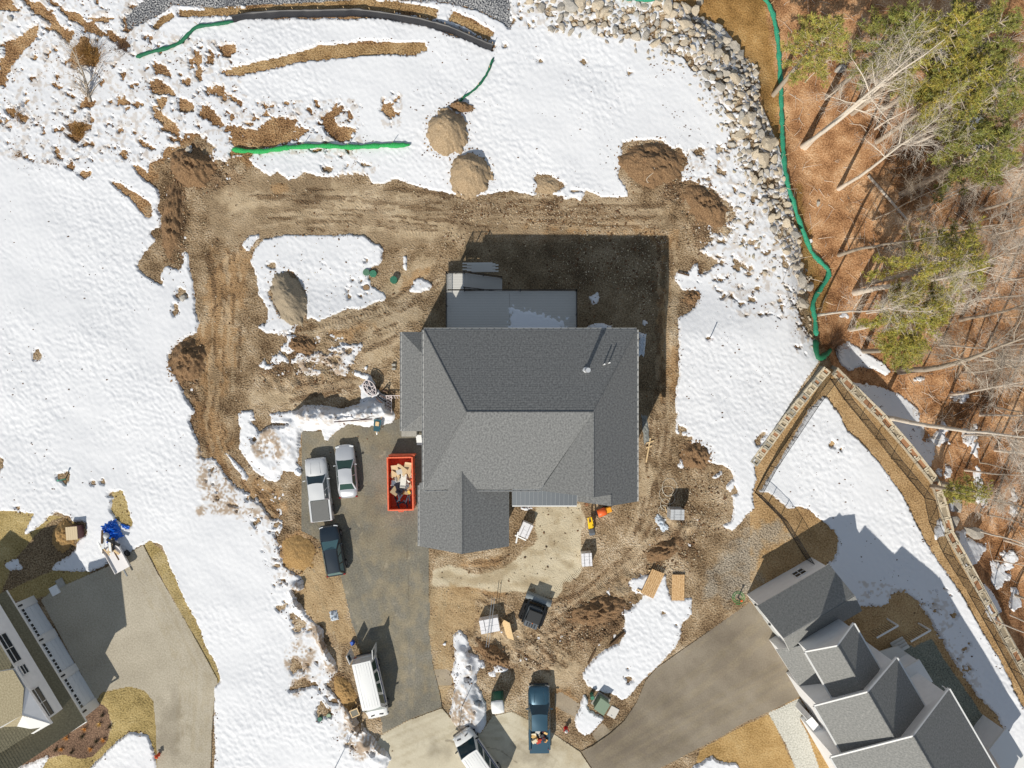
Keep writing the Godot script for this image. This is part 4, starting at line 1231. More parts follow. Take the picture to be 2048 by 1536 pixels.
	while x < at(1140, 0, y).x:
		var z := at(0, 600, y).z
		while z < zw - 0.02:
			var q := [Vector3(x, 0, z), Vector3(x + c, 0, z), Vector3(x + c, 0, z + c), Vector3(x, 0, z + c)]
			var hi := -9.0
			for i in 4:
				q[i].y = f.call(q[i].x, q[i].z)
				hi = maxf(hi, q[i].y)
			if hi > y - 0.02:
				sn.quad(q[0], q[1], q[2], q[3])
			z += c
		x += c
	var so := put(sn.done(), "snow_on_deck", mats["snow_plain"], null)
	tag(so, "melting white snow patch on the grey back deck against the wall", "snow", "", "stuff")

# ---------------------------------------------------------------- neighbouring houses
func solid(s: Shape, foot: Array, y0: float, y1: float) -> void:   # upright walls over a four-cornered plan
	var p := []
	for y in [y0, y1]:
		for v in foot:
			p.append(Vector3(v.x, y, v.z))
	s.hexa(p)

# a gabled block: eave and ridge ends as l0 r0 e0 (near end) and l1 r1 e1 (far end)
func gable_block(house: Node3D, l0: Vector3, r0: Vector3, e0: Vector3, l1: Vector3, r1: Vector3, e1: Vector3, shingle: String, wall: String, inset := 0.3) -> void:
	var run := (r1 - r0).normalized()
	var side := (e0 - l0)
	side.y = 0
	side = side.normalized()
	var w := Shape.new()
	var a := l0 + side * inset + run * inset
	var b := e0 - side * inset + run * inset
	var c := e1 - side * inset
	var d := l1 + side * inset
	solid(w, [a, b, c, d], -0.3, l0.y - 0.05)
	var p0 := r0 + run * inset + Vector3.DOWN * 0.3
	var p1 := r1 + Vector3.DOWN * 0.3
	var lift := Vector3.DOWN * 0.1
	w.tri(a + lift, b + lift, p0)
	w.quad(a + lift, p0, p1, d + lift)
	w.quad(p0, b + lift, c + lift, p1)
	put(w.done(), "wall", mats[wall], house)
	slope(house, [[l0, l1, r1, r0], [e1, e0, r0, r1]], "roof", shingle)
	var cp := Shape.new()
	cap_line(cp, r0, r1, 0.07)
	put(cp.done(), "ridge_cap", mats[shingle], house)
	for e in [[l0, r0], [e0, r0], [l0, l1], [e0, e1]]:
		var bar := Shape.new()
		var out := -run if e[1] == r0 else (side * (-1.0 if e[0] == l0 else 1.0))
		var p: Vector3 = e[0] + out * 0.05 - Vector3.UP * 0.06
		var q: Vector3 = e[1] + out * 0.05 - Vector3.UP * 0.06
		bar.hexa([p - out * 0.06 - Vector3.UP * 0.08, p + out * 0.06 - Vector3.UP * 0.08, q + out * 0.06 - Vector3.UP * 0.08, q - out * 0.06 - Vector3.UP * 0.08, p - out * 0.06 + Vector3.UP * 0.09, p + out * 0.06 + Vector3.UP * 0.09, q + out * 0.06 + Vector3.UP * 0.09, q - out * 0.06 + Vector3.UP * 0.09])
		put(bar.done(), "trim_board", mats["trim_white"], house)

func mirror(e: Vector3, r: Vector3, run: Vector3) -> Vector3:
	var off := e - r
	var al := off.dot(run) * run
	var side := off - al
	return r + al - Vector3(side.x, -side.y, side.z)

func right_house() -> void:
	var h := thing("house", "white neighbouring house with stepped grey gables beside the long tan driveway", "house")
	var q := func(x: float, y: float, hh: float) -> Vector3: return at(1536 + x / 4, 1152 + y / 4, hh)
	# main gables, stepping back from the garage
	var l1: Vector3 = q.call(300, 610, 6.8)
	var r1: Vector3 = q.call(556, 562, 9.0)
	var e1: Vector3 = q.call(687, 382, 6.8)
	var l1e: Vector3 = q.call(495, 945, 6.8)
	var run := (l1e - l1).normalized()
	var len := l1.distance_to(l1e) + 1.2
	gable_block(h, l1, r1, e1, l1 + run * len, r1 + run * len, e1 + run * len, "shingle_grey", "siding_white")
	var l2: Vector3 = q.call(372, 1043, 7.2)
	var r2: Vector3 = q.call(797, 932, 10.8)
	var e2: Vector3 = q.call(1030, 656, 7.2)
	len = 6.2
	gable_block(h, l2, r2, e2, l2 + run * len, r2 + run * (len + 1.0), e2 + run * len, "shingle_grey", "siding_white")
	var r3: Vector3 = q.call(1160, 1285, 12.0)
	var e3: Vector3 = q.call(1448, 904, 7.4)
	var l3 := mirror(e3, r3, run)
	len = 14.0
	gable_block(h, l3, r3, e3, l3 + run * len, r3 + run * len, e3 + run * len, "shingle_grey", "siding_white")
	# the wing towards the street
	var side := Vector3(run.z, 0, -run.x)
	var v0: Vector3 = q.call(590, 1408, 6.5)
	var v1: Vector3 = q.call(1310, 1540, 10.2)
	var w0: Vector3 = q.call(524, 1443, 6.5)
	var back := (w0 - v0).dot(side) * side
	slope(h, [[v0, v1, v1 + back - side * 0.2, w0]], "wing_roof", "shingle_grey")
	var ww := Shape.new()
	solid(ww, [v0 + back * 0.8 + run * 0.4, v0 + run * 0.4 + side * 3, v0 + run * 7 + side * 3, v0 + back * 0.8 + run * 7], -0.3, 6.3)
	put(ww.done(), "wall", mats["siding_white"], h)
	# garage with its ridge across
	var g0: Vector3 = q.call(-88, 240, 3.5)
	var g1: Vector3 = q.call(488, -92, 3.5)
	var k0: Vector3 = q.call(124, 500, 5.8)
	var k1: Vector3 = q.call(692, 154, 5.8)
	var gd := k0 - g0
	gd.y = 0
	slope(h, [[g0, g1, k1, k0], [k0, k1, g1 + gd * 2, g0 + gd * 2]], "garage_roof", "shingle_grey")
	var gw := Shape.new()
	var ge := (g1 - g0).normalized()
	var gn := gd.normalized()
	var c0 := g0 + ge * 0.2 + gn * 0.12
	var c1 := g1 - ge * 0.2 + gn * 0.12
	solid(gw, [c0, c1, c1 + gd * 1.8, c0 + gd * 1.8], -0.3, 3.45)
	gw.tri(c0 + Vector3.DOWN * 0.05, k0 + ge * 0.25 + Vector3.DOWN * 0.3, c0 + gd * 1.8 + Vector3.DOWN * 0.05)
	put(gw.done(), "wall", mats["siding_white"], h)
	var wa := c0.lerp(c1, 0.62)
	var wb := c0.lerp(c1, 0.78)
	window_on(h, Vector3(wb.x, 1.1, wb.z) - gn * 0.01, Vector3(wa.x, 1.1, wa.z) - gn * 0.01, 1.3, -gn)
	# two garage doors and their lamps on the drive side
	for i in 2:
		var p := c0 + gd * (0.12 + i * 0.86)
		var s := Shape.new()
		for r in 4:
			s.box(Vector3(p.x, 0.32 + r * 0.55, p.z) + gn * 0.95 - ge * 0.02, Vector3(0.06, 0.5, 1.7), atan2(gn.x, gn.z))
		put(s.done(), "garage_door", mat("door_pale", rgb(204, 206, 204), 0.5), h)
		var l := Shape.new()
		l.tube(Vector3(p.x, 2.1, p.z) - ge * 0.12, Vector3(p.x, 2.4, p.z) - ge * 0.12, 0.09, 0.06, 8)
		put(l.done(), "lamp", mats["black_metal"], h)
	# low roof along the drive
	var b0: Vector3 = q.call(66, 592, 3.0)
	var b1: Vector3 = q.call(332, 1010, 3.0)
	var b2 := l2 - run * 0.2 + Vector3.DOWN * 2.2
	slope(h, [[b0, b1, b1 + side * 2.2 + Vector3.UP * 1.9, b0 + side * 2.2 + Vector3.UP * 1.9]], "porch_roof", "shingle_grey")
	var bw := Shape.new()
	solid(bw, [b0 + side * 0.3 + run * 0.3, b0 + side * 2.3 + run * 0.3, b1 + side * 2.3, b1 + side * 0.3], -0.3, 2.95)
	put(bw.done(), "wall", mats["siding_white"], h)
	var m0: Vector3 = q.call(302, 1163, 2.9)
	var m1: Vector3 = q.call(352, 1128, 3.2)
	var m2: Vector3 = q.call(583, 1402, 3.2)
	var m3: Vector3 = q.call(524, 1437, 2.9)
	var lowr := Shape.new()
	deck_of(lowr, [m0, m1, m2, m3], 0.12)
	put(lowr.done(), "bay_roof", mats["trim_white"], h)
	var lw := Shape.new()
	solid(lw, [m0 + side * 0.2, m1, m2, m3 + side * 0.2], -0.3, 2.78)
	put(lw.done(), "bay_wall", mats["siding_white"], h)
	for t in [0.3, 0.62]:
		var p := m0.lerp(m3, t) + side * 0.18
		window_on(h, Vector3(p.x, 0.9, p.z), Vector3(p.x, 0.9, p.z) + run * 1.0, 1.4, -side)
	# rear extensions, steps and their railings
	for f in [[[1095, 738], [1213, 670], [1320, 845], [1197, 920]], [[1770, 1392], [1908, 1216], [2090, 1500], [1950, 1680]]]:
		var c := []
		for p in f:
			c.append(q.call(p[0], p[1], 3.1))
		slope(h, [c], "extension_roof", "shingle_grey")
		var s := Shape.new()
		var mid: Vector3 = (c[0] + c[1] + c[2] + c[3]) / 4
		solid(s, [c[0].lerp(mid, 0.12), c[1].lerp(mid, 0.12), c[2].lerp(mid, 0.12), c[3].lerp(mid, 0.12)], -0.3, 2.92)
		put(s.done(), "wall", mats["siding_white"], h)
	for e in [[870, 495, 1040, 398], [1142, 525, 1300, 435]]:
		var s := Shape.new()
		var p: Vector3 = q.call(e[0], e[1], 1.9)
		var r: Vector3 = q.call(e[2], e[3], 1.9)
		s.box((p + r) / 2, Vector3(0.13, 0.1, p.distance_to(r)), atan2(r.x - p.x, r.z - p.z))
		var hand := put(s.done(), "railing", mats["trim_white"], h)
		s = Shape.new()
		for i in 11:
			var t := p.lerp(r, i / 10.0)
			s.tube(Vector3(t.x, 0.5, t.z), t, 0.02, 0.02, 4)
		put(s.done(), "balusters", mats["black_metal"], hand).set_meta("kind", "stuff")
		for t in [r]:
			s = Shape.new()
			s.box(Vector3(t.x, 0.95, t.z), Vector3(0.14, 1.9, 0.14), 0.5)
			put(s.done(), "post", mats["trim_white"], hand)
	for i in 4:
		var s := Shape.new()
		var p: Vector3 = q.call(1030 + i * 16, 520 + i * 22, 0.3 + i * 0.2)
		s.box(p, Vector3(1.3, 0.05, 0.28), 0.5)
		put(s.done(), "step", mats["deck_grey"], h)
	var dk := Shape.new()
	dk.prism(PackedVector2Array([Vector2(q.call(880, 610, 1.2).x, q.call(880, 610, 1.2).z), Vector2(q.call(1040, 560, 1.2).x, q.call(1040, 560, 1.2).z), Vector2(q.call(1190, 690, 1.2).x, q.call(1190, 690, 1.2).z), Vector2(q.call(1060, 760, 1.2).x, q.call(1060, 760, 1.2).z)]), 1.05, 1.2)
	put(dk.done(), "rear_deck", mats["deck_grey"], h)
	# two vents on the last gable
	for p in [[1395, 880], [1415, 900]]:
		var s := Shape.new()
		s.tube(q.call(p[0], p[1], 6.4), q.call(p[0], p[1], 6.4) + Vector3.UP * 0.9, 0.05, 0.05, 6)
		put(s.done(), "vent_pipe", mats["plastic_white"], h)

func left_house() -> void:
	var h := thing("house", "house with white three-door garage front and olive shingle roof at the left edge", "house")
	var q := func(x: float, y: float, hh: float) -> Vector3: return at(x / 4, 1152 + y / 4, hh)
	var e0: Vector3 = q.call(118, 232, 2.9)
	var e1: Vector3 = q.call(688, 1166, 2.9)
	var run := (e1 - e0).normalized()
	var inn := Vector3(-run.z, 0, run.x)
	if inn.x > 0:
		inn = -inn
	var up := Vector3.UP
	var wide := 6.5
	slope(h, [[e0 - run * 1.5, e1, e1 + inn * wide + up * 5.4, e0 - run * 1.5 + inn * wide + up * 5.4], [e1 + inn * wide * 2, e0 - run * 1.5 + inn * wide * 2, e0 - run * 1.5 + inn * wide + up * 5.4, e1 + inn * wide + up * 5.4]], "roof", "shingle_olive")
	var w := Shape.new()
	var f0 := e0 + run * 0.0 + inn * 0.3
	var f1 := e1 - run * 0.35 + inn * 0.3
	solid(w, [f0, f1, f1 + inn * 12, f0 + inn * 12], -0.3, 2.85)
	w.tri(f1 + Vector3.DOWN * 0.05, f1 + inn * 12.4, f1 + inn * 6.2 + up * 4.9)
	put(w.done(), "wall", mats["siding_white"], h)
	var face := -inn
	var base := func(t: float, y: float) -> Vector3:
		var p := f0.lerp(f1, t)
		return Vector3(p.x, y, p.z)
	# pilasters and doors, each door of four leaves with a row of small panes
	for t in [0.02, 0.325, 0.645, 0.96]:
		var s := Shape.new()
		s.box(base.call(t, 1.4) + face * 0.05, Vector3(0.1, 2.8, 0.75), atan2(run.x, run.z))
		put(s.done(), "pilaster", mats["trim_white"], h)
		var l := Shape.new()
		l.tube(base.call(t, 2.0) + face * 0.17, base.call(t, 2.45) + face * 0.17, 0.09, 0.06, 8)
		put(l.done(), "lamp", mats["black_metal"], h)
	for d in 3:
		var ta: float = [0.055, 0.365, 0.68][d]
		var tb: float = [0.29, 0.61, 0.925][d]
		var lf := Shape.new()
		for k in 4:
			lf.box(base.call((ta + tb) / 2, 0.32 + k * 0.56) + face * 0.01, Vector3(0.06, 0.54, (tb - ta) * f0.distance_to(f1)), atan2(run.x, run.z))
		var leaf := put(lf.done(), "garage_door", mat("door_white", rgb(214, 220, 226), 0.45), h)
		for k in 8:
			var s := Shape.new()
			var t := lerpf(ta, tb, (k + 0.5 + (0.25 if k > 3 else -0.25)) / 8.0)
			s.box(base.call(t, 2.04) + face * 0.045, Vector3(0.02, 0.3, 0.26), atan2(run.x, run.z))
			put(s.done(), "pane", mats["window_glass"], leaf)
	# shed dormer with three windows
	var d0: Vector3 = q.call(-60, 236, 4.4)
	var d1: Vector3 = q.call(456, 1096, 4.4)
	var dw := Shape.new()
	solid(dw, [d0, d1, d1 + inn * 3.6, d0 + inn * 3.6], 3.6, 6.1)
	put(dw.done(), "dormer", mats["siding_white"], h)
	slope(h, [[d0 + up * 1.75 - inn * 0.25, d1 + up * 1.75 - inn * 0.25 + run * 0.2, d1 + up * 3.3 + inn * 3.9 + run * 0.2, d0 + up * 3.3 + inn * 3.9]], "dormer_roof", "shingle_olive")
	for v in [[60, 440, 190, 660, 1.2, 1], [208, 690, 250, 760, 0.7, 0], [318, 870, 448, 1090, 1.2, 1]]:
		var a: Vector3 = q.call(v[0], v[1], 4.6)
		var b: Vector3 = q.call(v[2], v[3], 4.6)
		a = d0 + run * (a - d0).dot(run)
		b = d0 + run * (b - d0).dot(run)
		window_on(h, Vector3(a.x, 4.75, a.z) + face * 0.01, Vector3(b.x, 4.75, b.z) + face * 0.01, v[4], face, v[5])
	# the cross gable behind
	var r0: Vector3 = q.call(206, 890, 7.6)
	var g0: Vector3 = q.call(176, 1114, 7.9)
	var ga: Vector3 = q.call(404, 1184, 6.3)
	var gb: Vector3 = q.call(268, 1262, 6.1)
	slope(h, [[q.call(-40, 770, 7.4), q.call(118, 742, 7.4), r0, g0, q.call(-40, 1230, 7.4)], [g0, ga, gb, q.call(-40, 1262, 6.1), q.call(-40, 1232, 7.4)]], "cross_roof", "shingle_tan")
	var gw := Shape.new()
	gw.hexa([r0 + Vector3.DOWN * 0.3, g0 + Vector3.DOWN * 0.3, ga + Vector3.DOWN * 0.3, ga + Vector3.DOWN * 0.3 + run * 0.05, r0 + Vector3.DOWN * 0.03, g0 + Vector3.DOWN * 0.03, ga + Vector3.DOWN * 0.03, ga + Vector3.DOWN * 0.03 + run * 0.05])
	put(gw.done(), "gable_wall", mats["siding_white"], h)
	# gutters
	var gt := Shape.new()
	gt.tube(e1 + Vector3.DOWN * 0.1, e1 + inn * 13 + Vector3.DOWN * 0.1, 0.09, 0.09, 6)
	put(gt.done(), "gutter", mats["trim_white"], h)

# ---------------------------------------------------------------- retaining wall and fence
func along(f: Array, lift := 0.0) -> Array:
	var o := []
	for k in range(0, f.size(), 2):
		o.append(at(f[k], f[k + 1], lift))
	return o

func walk(pts: Array, step: float) -> Array:   # [point, heading] at even steps
	var o := []
	var left := step / 2
	for k in pts.size() - 1:
		var a: Vector3 = pts[k]
		var b: Vector3 = pts[k + 1]
		var len := a.distance_to(b)
		while left <= len:
			o.append([a.lerp(b, left / len), (b - a).normalized()])
			left += step
		left -= len
	return o

func retaining_wall() -> void:
	var stone := tex_mat("block_stone", mottle(61, 0.05, [rgb(178, 162, 136), rgb(206, 192, 166), rgb(226, 214, 192)], FastNoiseLite.TYPE_SIMPLEX_SMOOTH, 256, 4, 0.12), 2.5, 0.9)
	var stone2 := tex_mat("block_grey", mottle(62, 0.05, [rgb(132, 128, 116), rgb(164, 158, 144), rgb(184, 176, 160)], FastNoiseLite.TYPE_SIMPLEX_SMOOTH, 256, 4, 0.12), 2.5, 0.9)
	var litter := tex_mat("leaf_fill", mottle(63, 0.12, [rgb(122, 84, 60), rgb(164, 120, 86), rgb(196, 154, 116)], FastNoiseLite.TYPE_SIMPLEX_SMOOTH, 256, 3, 0.2), 1.5, 0.95)
	var soil := tex_mat("grey_fill", mottle(64, 0.12, [rgb(138, 126, 106), rgb(176, 162, 138)], FastNoiseLite.TYPE_SIMPLEX_SMOOTH, 256, 3, 0.2), 1.5, 0.95)
	var runs := [[[1668, 741, 1760, 831, 1815, 893, 1868, 960, 1885, 1010, 1900, 1070, 1928, 1120, 1960, 1180, 2048, 1340, 2100, 1440], 1.25, 0.82, 1, "long retaining wall of cream hollow blocks along the wooded edge of the yard"], [[1506, 928, 1580, 828, 1655, 737], 0.62, 0.8, -1, "short retaining wall of grey-cream blocks between the snowy yard and the slope"]]
	for r in runs:
		var w := thing("retaining_wall", r[4], "wall")
		var spots := walk(along(r[0], 0.15), r[1])
		var outside := 1.0 if r[3] > 0 else -1.0
		for i in spots.size():
			var p: Vector3 = spots[i][0]
			var d: Vector3 = spots[i][1]
			var n := Vector3(-d.z, 0, d.x) * -outside   # towards the low side
			if r[3] < 0:
				n = Vector3(d.z, 0, -d.x)
			else:
				n = Vector3(d.z, 0, -d.x)
			if r[3] < 0 and n.x > 0:
				n = -n
			if r[3] > 0 and n.x < 0:
				n = -n
			var turn := atan2(d.x, d.z)
			var t := i / float(spots.size() - 1)
			var deep: float = r[2]
			# every other cell is rounded at the back
			var s := Shape.new()
			var L: float = r[1] - 0.03
			var wob := rng.randf_range(-0.025, 0.025)
			s.box(p + n * (deep / 2 - 0.11) + Vector3.UP * wob, Vector3(0.2, 0.3, L), turn)
			s.box(p - n * (deep / 2 - 0.08) + Vector3.UP * wob, Vector3(0.14, 0.3, L), turn)
			for e in [-1, 1]:
				s.box(p + d * e * (L / 2 - 0.07) + Vector3.UP * wob, Vector3(deep - 0.32, 0.3, 0.14), turn)
			if i % 2 == 0 and r[3] > 0:
				for e in [-1, 1]:
					s.box(p + d * e * (L / 2 - 0.24) - n * (deep / 2 - 0.24) + Vector3.UP * (wob - 0.005), Vector3(0.34, 0.28, 0.16), turn + e * 0.8)
			var blk := put(s.done(), "block", stone if (r[3] > 0 or i % 3) else stone2, w)
			var f := Shape.new()
			var lowdown := rng.randf_range(0.0, 0.09)
			f.box(p + Vector3.UP * (0.05 - lowdown), Vector3(deep - 0.3, 0.1, L - 0.2), turn)
			put(f.done(), "fill", litter if rng.randf() < (0.55 if r[3] > 0 else 0.3) else soil, blk)
			# courses below, each a little further out
			var fall := 2.7 * (1.0 if r[3] > 0 else t * t)
			for k in int(fall / 0.3):
				if r[3] > 0 and i % 2 == 1:
					continue
				var c := Shape.new()
				var longer: float = r[1] * (2.0 if r[3] > 0 else 1.0) - 0.02
				c.box(p + n * (deep / 2 - 0.22 + 0.07 * (k + 1)) + Vector3.DOWN * (0.31 + k * 0.3) + (d * r[1] / 2 if r[3] > 0 else Vector3.ZERO), Vector3(0.4, 0.28, longer), turn)
				put(c.done(), "course_block", stone2, w)

func fence() -> void:
	var bl: Material = mats["black_metal"]
	var runs := [[[1510, 985, 1540, 932, 1580, 872, 1620, 812, 1660, 758], "black chain-link fence along the short block wall"], [[1660, 758, 1688, 799, 1720, 838, 1752, 877, 1783, 917, 1815, 955, 1848, 995, 1858, 1045, 1885, 1105, 1912, 1148, 1938, 1190, 1963, 1234, 1988, 1278, 2018, 1334, 2048, 1390, 2090, 1470], "black chain-link fence along the long cream block wall"], [[1510, 985, 1535, 1010, 1560, 1035, 1586, 1076, 1612, 1118], "black chain-link fence running to the white house's corner"]]
	for r in runs:
		var f := thing("chain_link_fence", r[1], "fence")
		var pts := along(r[0], 0.0)
		for k in pts.size():
			var s := Shape.new()
			s.tube(pts[k] + Vector3.DOWN * 0.2, pts[k] + Vector3.UP * 1.85, 0.035, 0.035, 6)
			put(s.done(), "post", bl, f)
		for k in pts.size() - 1:
			var a: Vector3 = pts[k]
			var b: Vector3 = pts[k + 1]
			for y in [0.08, 1.8]:
				var s := Shape.new()
				s.tube(a + Vector3.UP * y, b + Vector3.UP * y, 0.024, 0.024, 5)
				put(s.done(), "rail", bl, f)
			var s := Shape.new()
			var len := a.distance_to(b)
			var d := (b - a) / len
			var t := -1.7
			while t < len:
				for e in [0, 1]:
					var t0 := maxf(t, 0)
					var t1 := minf(t + 1.7, len)
					if t1 - t0 < 0.05:
						continue
					var y0 := 0.08 + (t0 - t)
					var y1 := 0.08 + (t1 - t)
					if e:
						y0 = 1.86 - y0
						y1 = 1.86 - y1
					s.tube(a + d * t0 + Vector3.UP * y0, a + d * t1 + Vector3.UP * y1, 0.0055, 0.0055, 3, false)
				t += 0.13
			var o := put(s.done(), "wire_mesh", bl, f)
			o.set_meta("kind", "stuff")

# ---------------------------------------------------------------- rocks, mounds, erosion socks
func rock_mesh(sd: int) -> ArrayMesh:
	var r := RandomNumberGenerator.new()
	r.seed = sd
	# a ball cut by a few random planes gives flat broken faces
	var planes := []
	for k in 7:
		var n := Vector3(r.randf_range(-1, 1), r.randf_range(-0.8, 0.8), r.randf_range(-1, 1)).normalized()
		planes.append([n, r.randf_range(0.42, 0.72)])
	planes.append([Vector3(r.randf_range(-0.3, 0.3), 1, r.randf_range(-0.3, 0.3)).normalized(), r.randf_range(0.4, 0.6)])
	var sx := r.randf_range(0.85, 1.25)
	var sz := r.randf_range(0.65, 0.95)
	var s := Shape.new()
	var rings := []
	for i in 6:
		var lat := -PI / 2 + PI * i / 5.0
		var ring := []
		for j in 9:
			var lon := TAU * (j + (i % 2) * 0.5) / 9.0
			var d := Vector3(cos(lat) * cos(lon), sin(lat), cos(lat) * sin(lon))
			var t := 1.0
			for p in planes:
				var c: float = d.dot(p[0])
				if c > 0.001:
					t = minf(t, p[1] / c)
			d *= t
			ring.append(Vector3(d.x * sx, d.y * 0.8, d.z * sz))
		rings.append(ring)
	s.loft(rings)
	return s.done()

var rock_set := []
var rock_mats := []

func rocks() -> void:
	for k in 14:
		rock_set.append(rock_mesh(100 + k))
	for k in 4:
		var c: Array = [[rgb(144, 134, 120), rgb(184, 174, 158), rgb(210, 201, 187)], [rgb(138, 133, 126), rgb(174, 169, 160), rgb(200, 195, 186)], [rgb(156, 142, 122), rgb(194, 180, 158), rgb(218, 206, 186)], [rgb(128, 122, 114), rgb(164, 158, 148), rgb(196, 188, 176)]][k]
		rock_mats.append(tex_mat("rock_%d" % k, mottle(70 + k, 0.06, c, FastNoiseLite.TYPE_SIMPLEX_SMOOTH, 256, 4, 0.1), 2.2, 0.92))
	var area := mask()
	fill(area, [1032, -10, 1345, -10, 1400, 36, 1450, 66, 1482, 112, 1512, 135, 1516, 200, 1532, 240, 1552, 290, 1566, 350, 1578, 410, 1594, 470, 1602, 520, 1624, 556, 1622, 580, 1600, 590, 1592, 560, 1570, 510, 1540, 450, 1512, 398, 1490, 350, 1470, 300, 1448, 250, 1440, 200, 1400, 160, 1378, 118, 1335, 108, 1290, 78, 1210, 76, 1180, 60, 1120, 40, 1060, 18])
	var inside := soft(area, 0, MW, MH)
	var sparse := mask()
	fill(sparse, [1040, 10, 1290, 78, 1380, 118, 1440, 200, 1490, 360, 1560, 520, 1600, 600, 1632, 660, 1640, 690, 1600, 700, 1590, 640, 1540, 560, 1440, 460, 1470, 380, 1430, 250, 1370, 160, 1260, 100, 1100, 70])
	var thin := soft(sparse, 0, MW, MH)
	var r := RandomNumberGenerator.new()
	r.seed = 55
	var placed := []
	var cells := {}
	# the big slabs one can pick out, then sizes from large to small packed between them
	for b in [[1532, 290, 1.15], [1526, 318, 0.9], [1603, 566, 0.95], [1588, 470, 0.75], [1572, 442, 0.7], [1398, 8, 0.7], [1335, 20, 0.9], [1370, 52, 0.9], [1463, 92, 0.8], [1200, 12, 0.85], [1160, 6, 0.9], [1140, 14, 0.8], [1420, 104, 0.75], [1480, 112, 0.7], [1207, 27, 0.7], [1600, 605, 0.7], [1122, 38, 0.55], [1125, 54, 0.5], [1103, 60, 0.45], [1140, 66, 0.45], [1455, 150, 0.7], [1470, 160, 0.8], [1490, 240, 0.8], [1515, 250, 0.75], [1500, 235, 0.7], [1373, 22, 0.6]]:
		var p := on(b[0], b[1])
		placed.append([p.x, p.z, b[2]])
	for pass_ in [[0.54, 300], [0.41, 1600], [0.31, 4000], [0.23, 7000], [0.15, 7000]]:
		for k in pass_[1]:
			var x := r.randf_range(0.0, 30.0)
			var z := r.randf_range(-38.0, -3.0)
			var rad: float = pass_[0] * r.randf_range(0.85, 1.15)
			var i := int((z - Z0) * MK) * MW + int((x - X0) * MK)
			var dense := inside[i] > 128
			if not dense and (thin[i] < 128 or rad > 0.3 or r.randf() < 0.86):
				continue
			var free := true
			for c in [[0, 0], [-1, 0], [1, 0], [0, -1], [0, 1], [-1, -1], [1, 1], [-1, 1], [1, -1]]:
				for q in cells.get(Vector2i(int(x / 2.5) + c[0], int(z / 2.5) + c[1]), []):
					if Vector2(x - q[0], z - q[1]).length() < (rad + q[2]) * 0.7:
						free = false
						break
				if not free:
					break
			if free:
				placed.append([x, z, rad])
				var key := Vector2i(int(x / 2.5), int(z / 2.5))
				if not cells.has(key):
					cells[key] = []
				cells[key].append([x, z, rad])
	placed.sort_custom(func(a, b): return a[2] > b[2])
	var rest := []
	for k in placed.size():
		var p: Array = placed[k]
		var y: float = ground_y(p[0], p[1]) + p[2] * 0.22
		var b: Basis = Basis.from_euler(Vector3(r.randf_range(-0.35, 0.35), r.randf_range(0, TAU), r.randf_range(-0.35, 0.35))).scaled(Vector3(1, 1, 1) * p[2] * 1.12)
		if k < 300:
			var o := MeshInstance3D.new()
			o.mesh = rock_set[k % 14]
			o.material_override = rock_mats[r.randi() % 4 if r.randf() < 0.6 else 2]
			o.name = numbered("rock")
			add_child(o)
			o.transform = Transform3D(b, Vector3(p[0], y, p[1]))
			var grey: bool = o.material_override == rock_mats[3] or o.material_override == rock_mats[1]
			var zone := "top row of the riprap bank" if p[1] < -31.5 and p[0] < 12.0 else ("upper bend of the riprap bank" if p[1] < -24.0 else ("long right side of the riprap bank" if p[1] < -14.0 else "lower end of the riprap bank"))
			tag(o, "%s %s angular rock in the %s" % ["large" if p[2] > 0.62 else ("medium" if p[2] > 0.43 else "small"), "grey" if grey else "tan", zone], "rock", "riprap rocks")
		else:
			rest.append(Transform3D(b, Vector3(p[0], y, p[1])))
	scatter("small_riprap_rocks", rest, rock_set[3], rock_mats[0], "small tan rocks filling the riprap bank between snow and woods", "rocks", [0.75, 1.1])

func scatter(called: String, where: Array, mesh: Mesh, m: StandardMaterial3D, label: String, category: String, tint := []) -> void:
	var mm := MultiMesh.new()
	mm.transform_format = MultiMesh.TRANSFORM_3D
	mm.use_colors = tint.size() > 0
	mm.mesh = mesh
	mm.instance_count = where.size()
	var use := m
	if tint.size():
		use = m.duplicate()
		use.vertex_color_use_as_albedo = true
	for k in where.size():
		mm.set_instance_transform(k, where[k])
		if tint.size():
			var v := rng.randf_range(tint[0], tint[1])
			mm.set_instance_color(k, Color(v, v * rng.randf_range(0.95, 1.0), v * rng.randf_range(0.88, 1.0)))
	var o := MultiMeshInstance3D.new()
	o.multimesh = mm
	o.material_override = use
	o.name = numbered(called)
	add_child(o)
	tag(o, label, category, "", "stuff")

